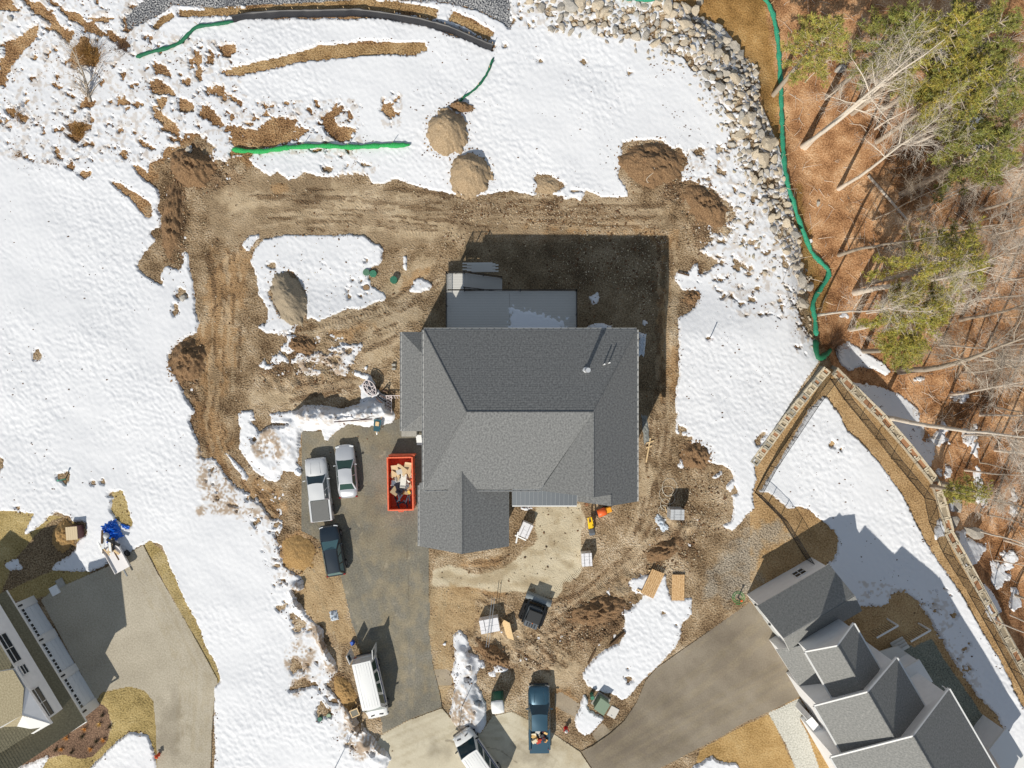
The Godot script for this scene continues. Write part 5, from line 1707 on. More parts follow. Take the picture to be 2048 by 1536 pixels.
# loose stones and clods lying on the bare soil, and grit at the edges of the snow
func stones() -> void:
	var area := mask()
	for f in [[[320, 300, 480, 320, 540, 350, 900, 390, 1240, 400, 1260, 290, 1370, 300, 1470, 430, 1400, 520, 1350, 560, 1350, 860, 1460, 950, 1460, 1050, 1400, 1180, 1260, 1170, 1200, 1290, 1000, 1380, 870, 1380, 870, 1110, 1020, 1100, 1080, 1020, 1160, 1010, 1280, 1000, 1290, 640, 1330, 470, 930, 480, 800, 660, 780, 820, 560, 820, 470, 830, 570, 1050, 640, 1230, 720, 1440, 560, 1060, 420, 920, 350, 740, 400, 650, 330, 540]]]:
		fill(area, f[0])
	fill(area, [925, 470, 1345, 465, 1330, 800, 1280, 800, 1280, 655, 925, 655])
	var a := soft(area, 1, MW, MH)
	var rough := mask()
	blobs(rough, [[1000, 420, 110, 30, 5], [1150, 425, 110, 34], [1330, 340, 60, 50], [1420, 430, 50, 60], [930, 400, 40, 20], [400, 340, 60, 40], [350, 450, 24, 70], [1200, 520, 100, 60], [1280, 560, 40, 60], [1300, 500, 40, 60], [1380, 1010, 60, 70], [1440, 1000, 30, 40], [1340, 1120, 60, 40], [1420, 900, 40, 30], [620, 730, 80, 30], [900, 480, 30, 20], [1060, 1310, 80, 30], [1190, 1240, 80, 50], [690, 1330, 20, 60], [380, 730, 30, 50], [1400, 590, 14, 20]])
	var ro := soft(rough, 3, MW, MH)
	var nz := noise_px(81, 0.05, MW, MH, 3)
	var r := RandomNumberGenerator.new()
	r.seed = 9
	var light := []
	var dark := []
	for k in 120000:
		var x := r.randf_range(-34.0, 22.0)
		var z := r.randf_range(-24.0, 32.0)
		var i := int((z - Z0) * MK) * MW + int((x - X0) * MK)
		if a[i] < 128 or flat_mask[i] > 90:
			continue
		var chance := 0.1 + ro[i] / 255.0 * 0.75
		if r.randf() > chance * (0.4 + nz[i] / 190.0):
			continue
		var s := 0.028 + 0.1 * pow(r.randf(), 5.0) + 0.06 * r.randf() * r.randf() * ro[i] / 255.0
		var t := Transform3D(Basis.from_euler(Vector3(r.randf_range(-0.5, 0.5), r.randf_range(0, TAU), 0)).scaled(Vector3(s, s, s)), Vector3(x, ground_y(x, z) + s * 0.25, z))
		if r.randf() < 0.66:
			light.append(t)
		else:
			dark.append(t)
	scatter("loose_stones", light, rock_set[5], mat("pale_stone", rgb(200, 184, 158), 0.9), "small pale stones strewn over the bare muddy ground", "stones", [0.6, 1.1])
	scatter("soil_clods", dark, rock_set[8], mat("clod", rgb(112, 84, 58), 0.95), "brown clods of earth strewn over the bare muddy ground", "soil", [0.5, 1.2])

var spilled := []

func mound(called: String, label: String, u: float, v: float, ru: float, rv: float, turn: float, high: float, m: Material, rough := 0.25, sd := 1, peak := Vector2.ZERO, pw := 1.15) -> MeshInstance3D:
	var c := on(u, v)
	var k := (H - c.y) / F
	var nz := FastNoiseLite.new()
	nz.seed = sd
	nz.frequency = 0.55
	nz.fractal_octaves = 4
	var n := 46
	var vs := PackedVector3Array()
	var keep := PackedByteArray()
	vs.resize(n * n)
	keep.resize(n * n)
	for j in n:
		for i in n:
			var p := Vector2(i / (n - 1.0) * 2.5 - 1.25, j / (n - 1.0) * 2.5 - 1.25)
			var f := p.length()
			f /= 1.0 + minf(f * f * f, 1.2) * (0.24 * nz.get_noise_2d(p.x * 2.2 + sd, p.y * 2.2) + 0.14 * nz.get_noise_2d(p.x * 7.0 + sd, p.y * 7.0))
			var q := Vector2(p.x * ru * k, p.y * rv * k)
			q += peak * maxf(0, 1.0 - f)
			q = q.rotated(turn)
			var x := c.x + q.x
			var z := c.z + q.y
			var y := high * pow(maxf(0, 1.0 - f * f), pw) - 0.05 - 0.9 * maxf(0, f - 0.98)
			y += (nz.get_noise_2d(x * 1.5, z * 1.5) + 0.5 * nz.get_noise_2d(x * 4.6 + 9, z * 4.6) + 0.3 * nz.get_noise_2d(x * 9.0, z * 9.0 + 5)) * rough * clampf(1.5 - 1.3 * f, 0, 1)
			vs[j * n + i] = Vector3(q.x, ground_y(x, z) - c.y + y, q.y)
			keep[j * n + i] = 1 if f < 1.12 else 0
	var s := Shape.new()
	s.smooth()
	for j in n - 1:
		for i in n - 1:
			var e := j * n + i
			if keep[e] and keep[e + 1] and keep[e + n] and keep[e + n + 1]:
				s.quad(vs[e], vs[e + 1], vs[e + n + 1], vs[e + n])
	var o := put(s.done(), called, m)
	o.position = c
	tag(o, label, "soil pile")
	for count in int(60 * (ru + rv) * k / 2.0):
		var t := rng.randf_range(0, TAU)
		var f := rng.randf_range(0.9, 1.22)
		var p := Vector2(cos(t) * ru * k * f, sin(t) * rv * k * f).rotated(turn)
		var z := 0.03 + 0.1 * pow(rng.randf(), 3.0)
		spilled.append(Transform3D(Basis.from_euler(Vector3(rng.randf(), rng.randf_range(0, TAU), 0)).scaled(Vector3.ONE * z), Vector3(c.x + p.x, ground_y(c.x + p.x, c.z + p.y) + z * 0.3, c.z + p.y)))
	return o

func mounds() -> void:
	var tan := tex_mat("mound_tan", mottle(91, 0.08, [rgb(100, 82, 60), rgb(148, 126, 98), rgb(176, 154, 124), rgb(206, 188, 162)], FastNoiseLite.TYPE_SIMPLEX_SMOOTH, 256, 4, 0.14), 3.0, 0.95)
	var dark := tex_mat("mound_dark", mottle(92, 0.08, [rgb(62, 46, 32), rgb(110, 84, 58), rgb(146, 116, 84), rgb(184, 156, 120)], FastNoiseLite.TYPE_SIMPLEX_SMOOTH, 256, 4, 0.18), 3.0, 0.95)
	var grey := tex_mat("mound_grey", mottle(93, 0.1, [rgb(112, 98, 80), rgb(156, 142, 120), rgb(188, 174, 152)], FastNoiseLite.TYPE_SIMPLEX_SMOOTH, 256, 4, 0.14), 3.0, 0.95)
	var gold := tex_mat("mound_gold", mottle(94, 0.08, [rgb(110, 82, 44), rgb(164, 130, 82), rgb(196, 166, 118)], FastNoiseLite.TYPE_SIMPLEX_SMOOTH, 256, 4, 0.14), 3.0, 0.95)
	mound("soil_pile", "tan soil pile at the lower end of the thin green sock on the snow", 894, 266, 42, 46, 0.0, 1.6, tan, 0.3, 1, Vector2(0.2, -0.6))
	mound("soil_pile", "ragged crest of earth where the thin green sock ends", 922, 214, 26, 11, 0.1, 0.7, dark, 0.35, 12)
	mound("soil_pile", "round tan soil pile at the snow edge beside the back yard", 940, 350, 42, 46, 0.0, 1.5, tan, 0.25, 2, Vector2(0.1, -0.5))
	mound("soil_pile", "grey gravel pile standing in the snow patch near the green septic lids", 580, 597, 32, 58, -0.35, 1.5, grey, 0.2, 3)
	mound("soil_pile", "dark churned earth heap at the upper right corner of the back yard", 1304, 328, 66, 46, 0.1, 1.1, dark, 0.5, 4)
	mound("soil_pile", "dark earth ridge beside the riprap, right of the back yard", 1410, 412, 56, 34, 0.75, 0.8, dark, 0.5, 5)
	mound("soil_pile", "dark soil heap beside the boulder at the left corner of the back yard", 385, 335, 48, 40, 0.4, 1.2, dark, 0.6, 6)
	mound("soil_pile", "long dark spoil ridge between the left snow field and the mud track", 345, 440, 22, 76, 0.05, 0.8, dark, 0.5, 7)
	mound("soil_pile", "brown earth heap at the bend of the mud track beside the left snow field", 376, 722, 34, 46, 0.2, 1.0, dark, 0.55, 8)
	mound("soil_pile", "smooth brown mound beside the dark parked car", 596, 1106, 36, 38, 0.2, 0.5, gold, 0.12, 9)
	mound("soil_pile", "low ring of earth round a snow-filled hole above the back yard", 1096, 372, 26, 20, 0.0, 0.35, tan, 0.15, 10)
	mound("soil_pile", "dark churned earth bank left of the lower right snow patch", 1196, 1222, 62, 26, -0.3, 0.7, dark, 0.6, 11)
	mound("soil_pile", "loose earth bank between the house corner and the right snow field", 1392, 912, 30, 30, 0.6, 0.6, dark, 0.45, 13)
	mound("soil_pile", "stony dark earth heap among scattered timber right of the mud track", 1330, 1100, 44, 18, -0.5, 0.6, dark, 0.5, 14)
	mound("soil_pile", "earth and brush heap below the skid steer", 985, 1308, 40, 18, 0.6, 0.7, dark, 0.6, 15)
	mound("soil_pile", "low brown earth mound left of the white van", 690, 1384, 20, 40, -0.5, 0.4, gold, 0.2, 16)
	mound("soil_pile", "dark earth scraping beside the spoil heap in the middle of the left yard", 605, 690, 26, 20, 0.3, 0.6, dark, 0.5, 17)
	mound("soil_pile", "brown earth tongue poking into the snow beside the house shadow", 1384, 594, 18, 16, 0.0, 0.4, dark, 0.4, 18)
	scatter("spilled_clods", spilled, rock_set[2], mat("clod_tan", rgb(138, 110, 80), 0.95), "clods of earth spilled round the feet of the soil piles", "soil", [0.6, 1.25])
	mound("soil_pile", "tan gravel heap beside the brown cabinet at the left house", 128, 1072, 24, 34, 0.2, 0.9, gold, 0.25, 19)

func sock(called: String, label: String, f: Array, r: float, m: Material, stakes := 0) -> void:
	var o := thing(called, label, "erosion sock")
	var curve := Curve3D.new()
	for k in range(0, f.size(), 2):
		curve.add_point(on(f[k], f[k + 1], r * 0.8 + 0.05))
	for k in range(1, curve.point_count - 1):
		var t := (curve.get_point_position(k + 1) - curve.get_point_position(k - 1)) * 0.18
		curve.set_point_in(k, -t)
		curve.set_point_out(k, t)
	var pts := []
	var rings := []
	var len := curve.get_baked_length()
	var n := int(len / 0.3)
	for k in n + 1:
		pts.append(curve.sample_baked(len * k / n) + Vector3(rng.randf_range(-0.03, 0.03), 0, rng.randf_range(-0.03, 0.03)))
	for k in n + 1:
		var d: Vector3 = (pts[mini(k + 1, n)] - pts[maxi(k - 1, 0)]).normalized()
		var s := d.cross(Vector3.UP).normalized()
		var ring := []
		var rr := r * (1.0 + 0.16 * sin(k * 0.9) + 0.1 * sin(k * 2.3) + rng.randf_range(-0.12, 0.12)) * (0.55 if k == 0 or k == n else 1.0)
		for i in 8:
			ring.append(pts[k] + s * cos(TAU * i / 8) * rr * 1.1 + Vector3.UP * sin(TAU * i / 8) * rr * 0.85)
		rings.append(ring)
	var sh := Shape.new()
	sh.smooth()
	sh.loft(rings, true, true)
	put(sh.done(), "tube", m, o)
	for k in stakes:
		var p := curve.sample_baked(len * (k + 0.6) / stakes)
		var st := Shape.new()
		st.box(p + Vector3(0.08, 0.3, -r * 1.1), Vector3(0.04, 1.0, 0.04), 0.4, Basis(Vector3.RIGHT, 0.2))
		put(st.done(), "stake", mats["raw_wood"], o)

func socks() -> void:
	var g1 := tex_mat("sock_green", mottle(95, 0.05, [rgb(24, 104, 54), rgb(32, 148, 74), rgb(52, 182, 98), rgb(120, 150, 90)], FastNoiseLite.TYPE_SIMPLEX_SMOOTH, 256, 4, 0.14), 1.5, 0.85)
	var g2 := tex_mat("sock_teal", mottle(96, 0.05, [rgb(22, 96, 74), rgb(34, 134, 104), rgb(62, 168, 132), rgb(128, 146, 110)], FastNoiseLite.TYPE_SIMPLEX_SMOOTH, 256, 4, 0.14), 1.5, 0.85)
	var g3 := tex_mat("sock_dark", mottle(97, 0.05, [rgb(14, 82, 56), rgb(30, 124, 84)], FastNoiseLite.TYPE_SIMPLEX_SMOOTH, 256, 4, 0.1), 1.5, 0.7)
	sock("silt_sock", "straight bright green sock lying across the snow above the back yard", [466, 301, 520, 304, 570, 298, 640, 293, 700, 296, 760, 293, 820, 291], 0.2, g1, 4)
	sock("silt_sock", "dark green sock curving over the snow at the upper left", [274, 116, 300, 107, 345, 95, 365, 84, 380, 68, 395, 56, 420, 52, 468, 45], 0.16, g3, 4)
	sock("silt_sock", "thin green sock running down the snow to the tan soil pile", [987, 117, 980, 135, 968, 158, 950, 180, 930, 194, 912, 212], 0.1, g3, 3)
	sock("silt_sock", "long teal sock winding down the edge of the woods", [1516, -14, 1535, 10, 1548, 45, 1556, 110, 1561, 200, 1564, 290, 1572, 360, 1586, 410, 1604, 462, 1622, 505, 1645, 530, 1656, 545, 1650, 562, 1632, 590, 1624, 610, 1628, 640, 1631, 672], 0.2, g2, 12)
	sock("silt_sock", "crumpled dark green sock end in the hollow beside the block wall", [1631, 680, 1630, 700, 1636, 716, 1652, 708, 1660, 698], 0.24, g3, 0)
	sock("silt_sock", "short teal sock at the top edge above the riprap", [1236, -4, 1290, 1, 1334, -3], 0.2, g2, 0)
	var cap := on(1617, 484, 0.3)
	var sb := Shape.new()
	sb.rbox(cap, Vector3(0.45, 0.3, 0.4), 0.06, 0.4)
	tag(put(sb.done(), "sandbag", mats["plastic_white"]), "small white sack resting on the long teal sock", "sandbag")
	# the black silt fence along the top
	var o := thing("silt_fence", "long black silt fence bulging along the top of the snow field", "fence")
	var f := [462, 40, 500, 34, 560, 29, 640, 28, 718, 26, 780, 34, 840, 44, 900, 60, 945, 80, 988, 98]
	var pts := []
	for k in range(0, f.size(), 2):
		pts.append(on(f[k], f[k + 1]))
	var cl := Shape.new()
	cl.smooth()
	var rings := []
	for s in walk(pts, 0.5):
		var p: Vector3 = s[0]
		var n := Vector3(s[1].z, 0, -s[1].x)
		var w := rng.randf_range(-0.05, 0.05)
		rings.append([p - n * (0.34 + w), p + Vector3.UP * 0.3 - n * (0.26 + w), p + Vector3.UP * 0.55 - n * 0.05, p + Vector3.UP * 0.75 + n * (0.05 + w), p + Vector3.UP * 0.74 + n * (0.07 + w), p + Vector3.UP * 0.4 + n * 0.05, p + n * 0.02])
	cl.loft(rings, false)
	put(cl.done(), "fabric", mat("silt_black", rgb(40, 40, 44), 0.45), o)
	for s in walk(pts, 2.4):
		var st := Shape.new()
		st.box(s[0] + Vector3(0, 0.45, 0) + Vector3(s[1].z, 0, -s[1].x) * 0.14, Vector3(0.04, 1.1, 0.04))
		put(st.done(), "stake", mats["raw_wood"], o)
	for p in [[822, 8, "thin white marker post at the top edge above the silt fence"]]:
		var st := Shape.new()
		var b := on(p[0], p[1])
		st.tube(b, b + Vector3.UP * 1.0, 0.04, 0.04, 6)
		st.box(b + Vector3.UP * 1.02, Vector3(0.1, 0.06, 0.1))
		tag(put(st.done(), "marker_post", mats["plastic_white"]), p[2], "post")

# ---------------------------------------------------------------- trees
func limb(s: Shape, r: RandomNumberGenerator, a: Vector3, d: Vector3, len: float, rad: float, depth: int) -> void:
	var n := 3 if depth < 2 else 4
	var segs := 4 if depth > 1 else 3
	var p := a
	var w := rad
	var sides := 6 if rad > 0.1 else (4 if rad > 0.03 else 3)
	for k in segs:
		d = (d + Vector3(r.randf_range(-1, 1), r.randf_range(-0.5, 0.9), r.randf_range(-1, 1)) * 0.16).normalized()
		var q := p + d * len / segs
		var w2 := rad * (1.0 - 0.75 * (k + 1.0) / segs)
		s.tube(p, q, w, w2, sides, false)
		if depth > 0 and (k > 0 or depth < 3):
			for c in n:
				var side := d.cross(Vector3(r.randf_range(-1, 1), r.randf_range(-1, 1), r.randf_range(-1, 1))).normalized()
				var nd := (d * r.randf_range(0.5, 0.9) + side * r.randf_range(0.5, 0.9)).normalized()
				limb(s, r, p.lerp(q, r.randf()), nd, len * r.randf_range(0.32, 0.52), maxf(w2 * 0.6, 0.005), depth - 1)
		p = q
		w = w2

func bare_tree(label: String, u: float, v: float, high: float, girth: float, sd: int, twin := false, group := "leafless trees in the woods", low := 0.35) -> void:
	var c := on(u, v, -0.1)
	var o := thing("bare_tree", label, "tree", c, 0.0, group)
	var r := RandomNumberGenerator.new()
	r.seed = sd
	var bark: Material = mats["bark_pale"] if sd % 3 else mats["bark_grey"]
	var s := Shape.new()
	s.smooth()
	var b := Shape.new()
	for t in (2 if twin else 1):
		var d := Vector3(r.randf_range(-0.06, 0.06) + t * 0.1, 1, r.randf_range(-0.06, 0.06) - t * 0.05).normalized()
		var p := Vector3(t * 0.25, 0, t * 0.1)
		var n := 9
		for k in n:
			d = (d + Vector3(r.randf_range(-1, 1), 0.6, r.randf_range(-1, 1)) * 0.07).normalized()
			var q := p + d * high / n
			var r0 := girth * (1.0 - 0.9 * k / n) * (1.25 if k == 0 else 1.0)
			var r1 := girth * (1.0 - 0.9 * (k + 1) / n)
			s.tube(p, q, r0, r1, 7, false)
			if k >= n * low:
				for j in 2:
					var a := r.randf_range(0, TAU)
					var nd := Vector3(cos(a), r.randf_range(0.25, 1.0), sin(a)).normalized()
					limb(b, r, p.lerp(q, r.randf()), nd, high * r.randf_range(0.13, 0.28) * (1.2 - 0.5 * k / n), maxf(r1 * 0.5, 0.022), 2)
			p = q
	put(s.done(), "trunk", bark, o)
	put(b.done(), "branches", bark, o)

var needle_mesh: ArrayMesh

func pine(label: String, u: float, v: float, mid: float, spread: float, high: float, m: StandardMaterial3D, sd: int, clumps := 700) -> void:
	# u, v: where the middle of the crown is seen, at height mid
	var c := at(u, v, mid)
	c.y = ground_y(c.x, c.z) - 0.1
	var o := thing("pine_tree", label, "tree", c, 0.0, "pines in the woods")
	var r := RandomNumberGenerator.new()
	r.seed = sd
	var s := Shape.new()
	s.smooth()
	s.tube(Vector3.ZERO, Vector3(r.randf_range(-0.3, 0.3), high * 0.6, r.randf_range(-0.3, 0.3)), 0.26, 0.14, 7, false)
	s.tube(Vector3(0, high * 0.6, 0), Vector3(0, high, 0), 0.14, 0.03, 6, false)
	put(s.done(), "trunk", mats["bark_grey"], o)
	var br := Shape.new()
	var xf := []
	var tiers := int(high * 0.46 / 0.7)
	for k in tiers:
		var t := (k + 0.5) / tiers
		var y := high * (0.53 + 0.45 * t)
		var reach := spread * (1.0 - 0.8 * t * t) * (0.75 if k == 0 else 1.0)
		var n := 6 if t < 0.7 else 5
		for j in n:
			var a := TAU * (j + r.randf_range(-0.3, 0.3)) / n + k * 1.1
			var len := reach * r.randf_range(0.6, 1.1)
			var e := Vector3(cos(a) * len, y + len * r.randf_range(-0.02, 0.25), sin(a) * len)
			var b := Vector3(0, y - 0.2, 0)
			br.tube(b, e, 0.05, 0.012, 4, false)
			var m2 := int(clumps * (len / spread) / (tiers * n) * 1.6) + 2
			for q in m2:
				var f := lerpf(0.25, 1.0, sqrt(r.randf()))
				var p := b.lerp(e, f) + Vector3(r.randf_range(-1, 1), r.randf_range(-0.35, 0.5), r.randf_range(-1, 1)) * 0.34 * (0.5 + f * 0.6)
				var sc := r.randf_range(0.16, 0.36)
				xf.append(Transform3D(Basis.from_euler(Vector3(r.randf_range(-0.7, 0.7), r.randf_range(0, TAU), r.randf_range(-0.7, 0.7))).scaled(Vector3.ONE * sc), p))
	put(br.done(), "limbs", mats["bark_grey"], o)
	var mm := MultiMesh.new()
	mm.transform_format = MultiMesh.TRANSFORM_3D
	mm.use_colors = true
	mm.mesh = needle_mesh
	mm.instance_count = xf.size()
	for k in xf.size():
		mm.set_instance_transform(k, xf[k])
		var v2 := r.randf_range(0.55, 1.25)
		mm.set_instance_color(k, Color(v2 * r.randf_range(0.85, 1.15), v2, v2 * r.randf_range(0.7, 1.0)))
	var cr := MultiMeshInstance3D.new()
	cr.multimesh = mm
	cr.material_override = m
	cr.name = "crown"
	cr.set_meta("kind", "stuff")
	o.add_child(cr)

func trees() -> void:
	tex_mat("bark_pale", mottle(201, 0.06, [rgb(172, 158, 140), rgb(224, 212, 196), rgb(242, 234, 222)], FastNoiseLite.TYPE_SIMPLEX_SMOOTH, 256, 4, 0.1), 1.4, 0.9)
	tex_mat("bark_grey", mottle(202, 0.06, [rgb(128, 116, 102), rgb(182, 168, 150), rgb(208, 196, 178)], FastNoiseLite.TYPE_SIMPLEX_SMOOTH, 256, 4, 0.1), 1.4, 0.9)
	# a spray of needles: thin blades out of one point
	var nd := Shape.new()
	var r := RandomNumberGenerator.new()
	r.seed = 3
	for k in 16:
		var d := Vector3(r.randf_range(-1, 1), r.randf_range(-0.25, 0.9), r.randf_range(-1, 1)).normalized()
		var s := d.cross(Vector3(r.randf_range(-1, 1), r.randf_range(-1, 1), r.randf_range(-1, 1))).normalized() * 0.07
		nd.tri(d * 0.05 - s, d * 0.05 + s, d * r.randf_range(0.6, 1.0))
	needle_mesh = nd.done()
	var mk := func(key: String, c: Color) -> StandardMaterial3D:
		var m := mat(key, c, 0.8)
		m.vertex_color_use_as_albedo = true
		m.backlight_enabled = true
		m.backlight = Color(0.35, 0.4, 0.12)
		return m
	var ga: StandardMaterial3D = mk.call("needles_olive", rgb(182, 172, 90))
	var gb: StandardMaterial3D = mk.call("needles_green", rgb(158, 157, 88))
	var gc: StandardMaterial3D = mk.call("needles_yellow", rgb(182, 174, 98))
	bare_tree("twin-stemmed pale leafless tree leaning out beside the upper teal sock", 1605, 293, 19, 0.24, 301, true, "")
	bare_tree("pale leafless tree with one curved trunk right of the riprap's lower half", 1677, 378, 17, 0.19, 302, false, "")
	bare_tree("leafless tree with white trunk above the sharp bend of the teal sock", 1678, 510, 16, 0.19, 303, false, "")
	bare_tree("thick grey leafless trunk right of the teal sock's sharp bend", 1710, 585, 18, 0.3, 304, false, "", 0.5)
	bare_tree("thin white leafless tree at the lower end of the teal sock", 1635, 630, 14, 0.13, 305, false, "")
	bare_tree("large forked leafless tree behind the corner of the block wall", 1800, 742, 21, 0.33, 306, false, "", 0.4)
	bare_tree("tall straight leafless trunk rising from the snow behind the long wall", 1765, 835, 21, 0.24, 307, false, "", 0.6)
	bare_tree("thin white leafless sapling behind the bend of the long wall", 1880, 968, 9, 0.09, 308, false, "")
	var rest := [[1750, 258, 13, 0.1], [1775, 498, 17, 0.2], [1733, 626, 12, 0.09], [1700, 660, 15, 0.16], [1850, 360, 15, 0.16], [1790, 305, 16, 0.17], [1905, 330, 14, 0.15], [1960, 420, 15, 0.16], [1830, 470, 13, 0.12], [1860, 560, 15, 0.15], [1920, 640, 16, 0.17], [1960, 720, 15, 0.16], [1880, 690, 13, 0.12], [2010, 560, 14, 0.14], [1900, 790, 15, 0.15], [1960, 830, 14, 0.13], [1870, 850, 11, 0.1], [1990, 900, 14, 0.14], [1930, 940, 12, 0.11], [1990, 1000, 13, 0.13], [1950, 1060, 11, 0.1], [2010, 1080, 13, 0.12], [2030, 1190, 12, 0.12], [1730, 160, 14, 0.13], [1800, 200, 14, 0.14], [1690, 230, 10, 0.07], [1650, 200, 8, 0.06], [1820, 620, 13, 0.12], [1745, 440, 12, 0.1], [1610, 165, 7, 0.05], [2040, 330, 13, 0.13], [1950, 200, 13, 0.12], [1990, 1240, 8, 0.08], [2060, 1100, 14, 0.12], [2070, 800, 15, 0.15], [2080, 480, 15, 0.15], [1815, 262, 13, 0.09], [1870, 205, 12, 0.08], [1835, 420, 14, 0.1], [1880, 395, 12, 0.08], [1920, 455, 13, 0.09], [1990, 355, 12, 0.09], [1985, 470, 13, 0.1], [1890, 535, 12, 0.08], [1950, 600, 14, 0.1], [2010, 690, 13, 0.1], [1845, 735, 12, 0.08], [1925, 745, 14, 0.1], [2020, 770, 13, 0.1], [1990, 815, 12, 0.08], [1930, 870, 13, 0.09], [2030, 860, 14, 0.1], [1960, 925, 11, 0.08], [2035, 940, 12, 0.09], [1905, 975, 9, 0.06], [1975, 1030, 11, 0.08], [2040, 1050, 12, 0.09], [1990, 1120, 10, 0.07], [2050, 1150, 11, 0.08], [2020, 1230, 9, 0.07], [1770, 560, 11, 0.07], [1790, 680, 10, 0.06]]
	for k in rest.size():
		var part := "upper" if rest[k][1] < 350 else ("middle" if rest[k][1] < 700 else "lower")
		bare_tree("%s leafless tree in the %s woods, %s" % ["thick" if rest[k][3] >= 0.14 else ("slender" if rest[k][3] >= 0.1 else "spindly"), part, "near the clearing" if rest[k][0] < 1830 else ("halfway in" if rest[k][0] < 1955 else "by the right edge")], rest[k][0], rest[k][1], rest[k][2], rest[k][3], 320 + k)
	var crowns := [[1686, 36, 11, 3.0, 14, gc, 520, "olive pine at the left end of the upper woods"], [1850, 18, 13, 3.4, 16, gb, 600, "green pine at the top edge, right of the yellowish one"], [1935, 44, 14, 4.2, 18, ga, 800, "broad olive pine near the top right corner"], [2012, 36, 14, 4.6, 18, gb, 1000, "broad green pine in the top right corner"], [1982, 132, 13, 3.8, 17, ga, 800, "olive pine below the two broad ones at top right"], [2036, 150, 13, 4.2, 17, gb, 800, "green pine cut by the right edge below the corner"], [1935, 510, 13, 4.6, 17, ga, 900, "large olive pine halfway down the right-hand woods"], [1872, 630, 11, 3.4, 14, ga, 560, "olive pine below the large one in the right-hand woods"], [1858, 690, 8, 2.0, 10, gc, 350, "small yellowish pine above the corner of the block wall"], [2042, 270, 13, 3.6, 16, gb, 700, "green pine cut by the right edge in the upper woods"], [1958, 985, 5, 1.5, 7, gc, 90, "small thin pine behind the lower long wall"], [1918, 985, 4, 1.1, 5, gc, 70, "very small thin pine close behind the long wall's bend"]]
	for k in crowns.size():
		var c: Array = crowns[k]
		pine(c[7], c[0], c[1], c[2], c[3], c[4], c[5], 400 + k, int(c[6] * 3.0))
	# fallen sticks on the woodland floor
	var lit := Shape.new()
	for k in 900:
		var p := Vector2(r.randf_range(1560, 2100), r.randf_range(-40, 1300))
		if p.y > 650 and p.x < 1700 + (p.y - 650) * 0.62:
			continue
		var a := on(p.x, p.y, 0.06)
		var d := Vector3(r.randf_range(-1, 1), r.randf_range(0, 0.2), r.randf_range(-1, 1)).normalized()
		var len := r.randf_range(0.3, 2.2)
		lit.tube(a, a + d * len * 0.55 + Vector3(0, 0.03, 0), 0.02, 0.014, 3, false)
		lit.tube(a + d * len * 0.55 + Vector3(0, 0.03, 0), a + d * len + Vector3(r.randf_range(-0.3, 0.3), 0.05, r.randf_range(-0.3, 0.3)), 0.014, 0.006, 3, false)
	tag(put(lit.done(), "fallen_sticks", mats["bark_pale"]), "pale fallen sticks littering the leafy woodland floor", "sticks", "", "stuff")
	var tangle := Shape.new()
	for k in 420:
		var p := Vector2(r.randf_range(1720, 2080), r.randf_range(150, 1250))
		if p.x < 1730 + maxf(0, p.y - 640) * 0.5 or (p.y < 560 and p.x < 1790):
			continue
		var a := r.randf_range(0, TAU)
		limb(tangle, r, on(p.x, p.y), Vector3(cos(a) * 0.8, r.randf_range(0.5, 1.5), sin(a) * 0.8).normalized(), r.randf_range(1.2, 3.4), 0.018, 1)
	tag(put(tangle.done(), "understory_twigs", mats["bark_grey"]), "tangle of thin grey understory twigs between the trees", "twigs", "", "stuff")
	# a cut stem lying across the leaves, and rocks among the trees
	for l in [[1735, 352, 1812, 440, "pale fallen log lying across the leaves between the leaning trees"], [1752, 385, 1752, 386, ""]]:
		if l[4]:
			var sh := Shape.new()
			sh.smooth()
			sh.tube(on(l[0], l[1], 0.15), on(l[2], l[3], 0.15), 0.14, 0.11, 8)
			tag(put(sh.done(), "fallen_log", mats["bark_pale"]), l[4], "log")
	for b in [[1678, 138, 0.75, "pale boulder under the leaning trees near the top of the woods"], [1635, 408, 0.35, "small pale rock on the leaves right of the teal sock"], [1904, 1042, 0.95, "mossy dark boulder close behind the long wall"], [1908, 1075, 0.75, "second mossy dark boulder behind the long wall, below the first"], [1944, 1068, 1.1, "flat dark boulder in the snow among the lower trees"], [1912, 1010, 0.7, "grey boulder beside the small pine behind the wall"], [1735, 318, 0.3, "tan stone"], [382, 303, 0.5, "round pale boulder on the dark soil heap at the left corner of the back yard"], [370, 595, 0.5, "round tan boulder poking from the left snow field beside the mud track"], [20, 37, 0.4, "small grey boulder in the snow at the top left corner"]]:
		if b[3] == "tan stone":
			continue
		var o := MeshInstance3D.new()
		o.mesh = rock_set[int(b[0]) % 14]
		o.material_override = rock_mats[3] if b[1] > 1000 else rock_mats[1]
		o.name = numbered("boulder")
		add_child(o)
		o.transform = Transform3D(Basis(Vector3.UP, b[0]).scaled(Vector3.ONE * b[2]), on(b[0], b[1], b[2] * (0.9 if b[0] == 382 else 0.3)))
		tag(o, b[3], "boulder")
	# brush: bundles of stems growing from one spot
	var brush := [[185, 112, 2.2, "large brushy thicket with a leaning dead stem in the upper left snow", 70], [160, 262, 1.3, "golden brush clump in the snow below the dead stem", 46], [245, 95, 1.2, "dark twiggy brush beside the crushed stone at the upper left", 40], [1668, 688, 1.6, "dark tangled bush in the hollow beside the block wall's corner", 80], [35, 235, 1.0, "low dark twigs on the snow at the left edge", 22], [92, 325, 0.5, "small dry weed on the left snow field", 10], [40, 310, 0.6, "small dry weed near the left edge of the snow", 10]]
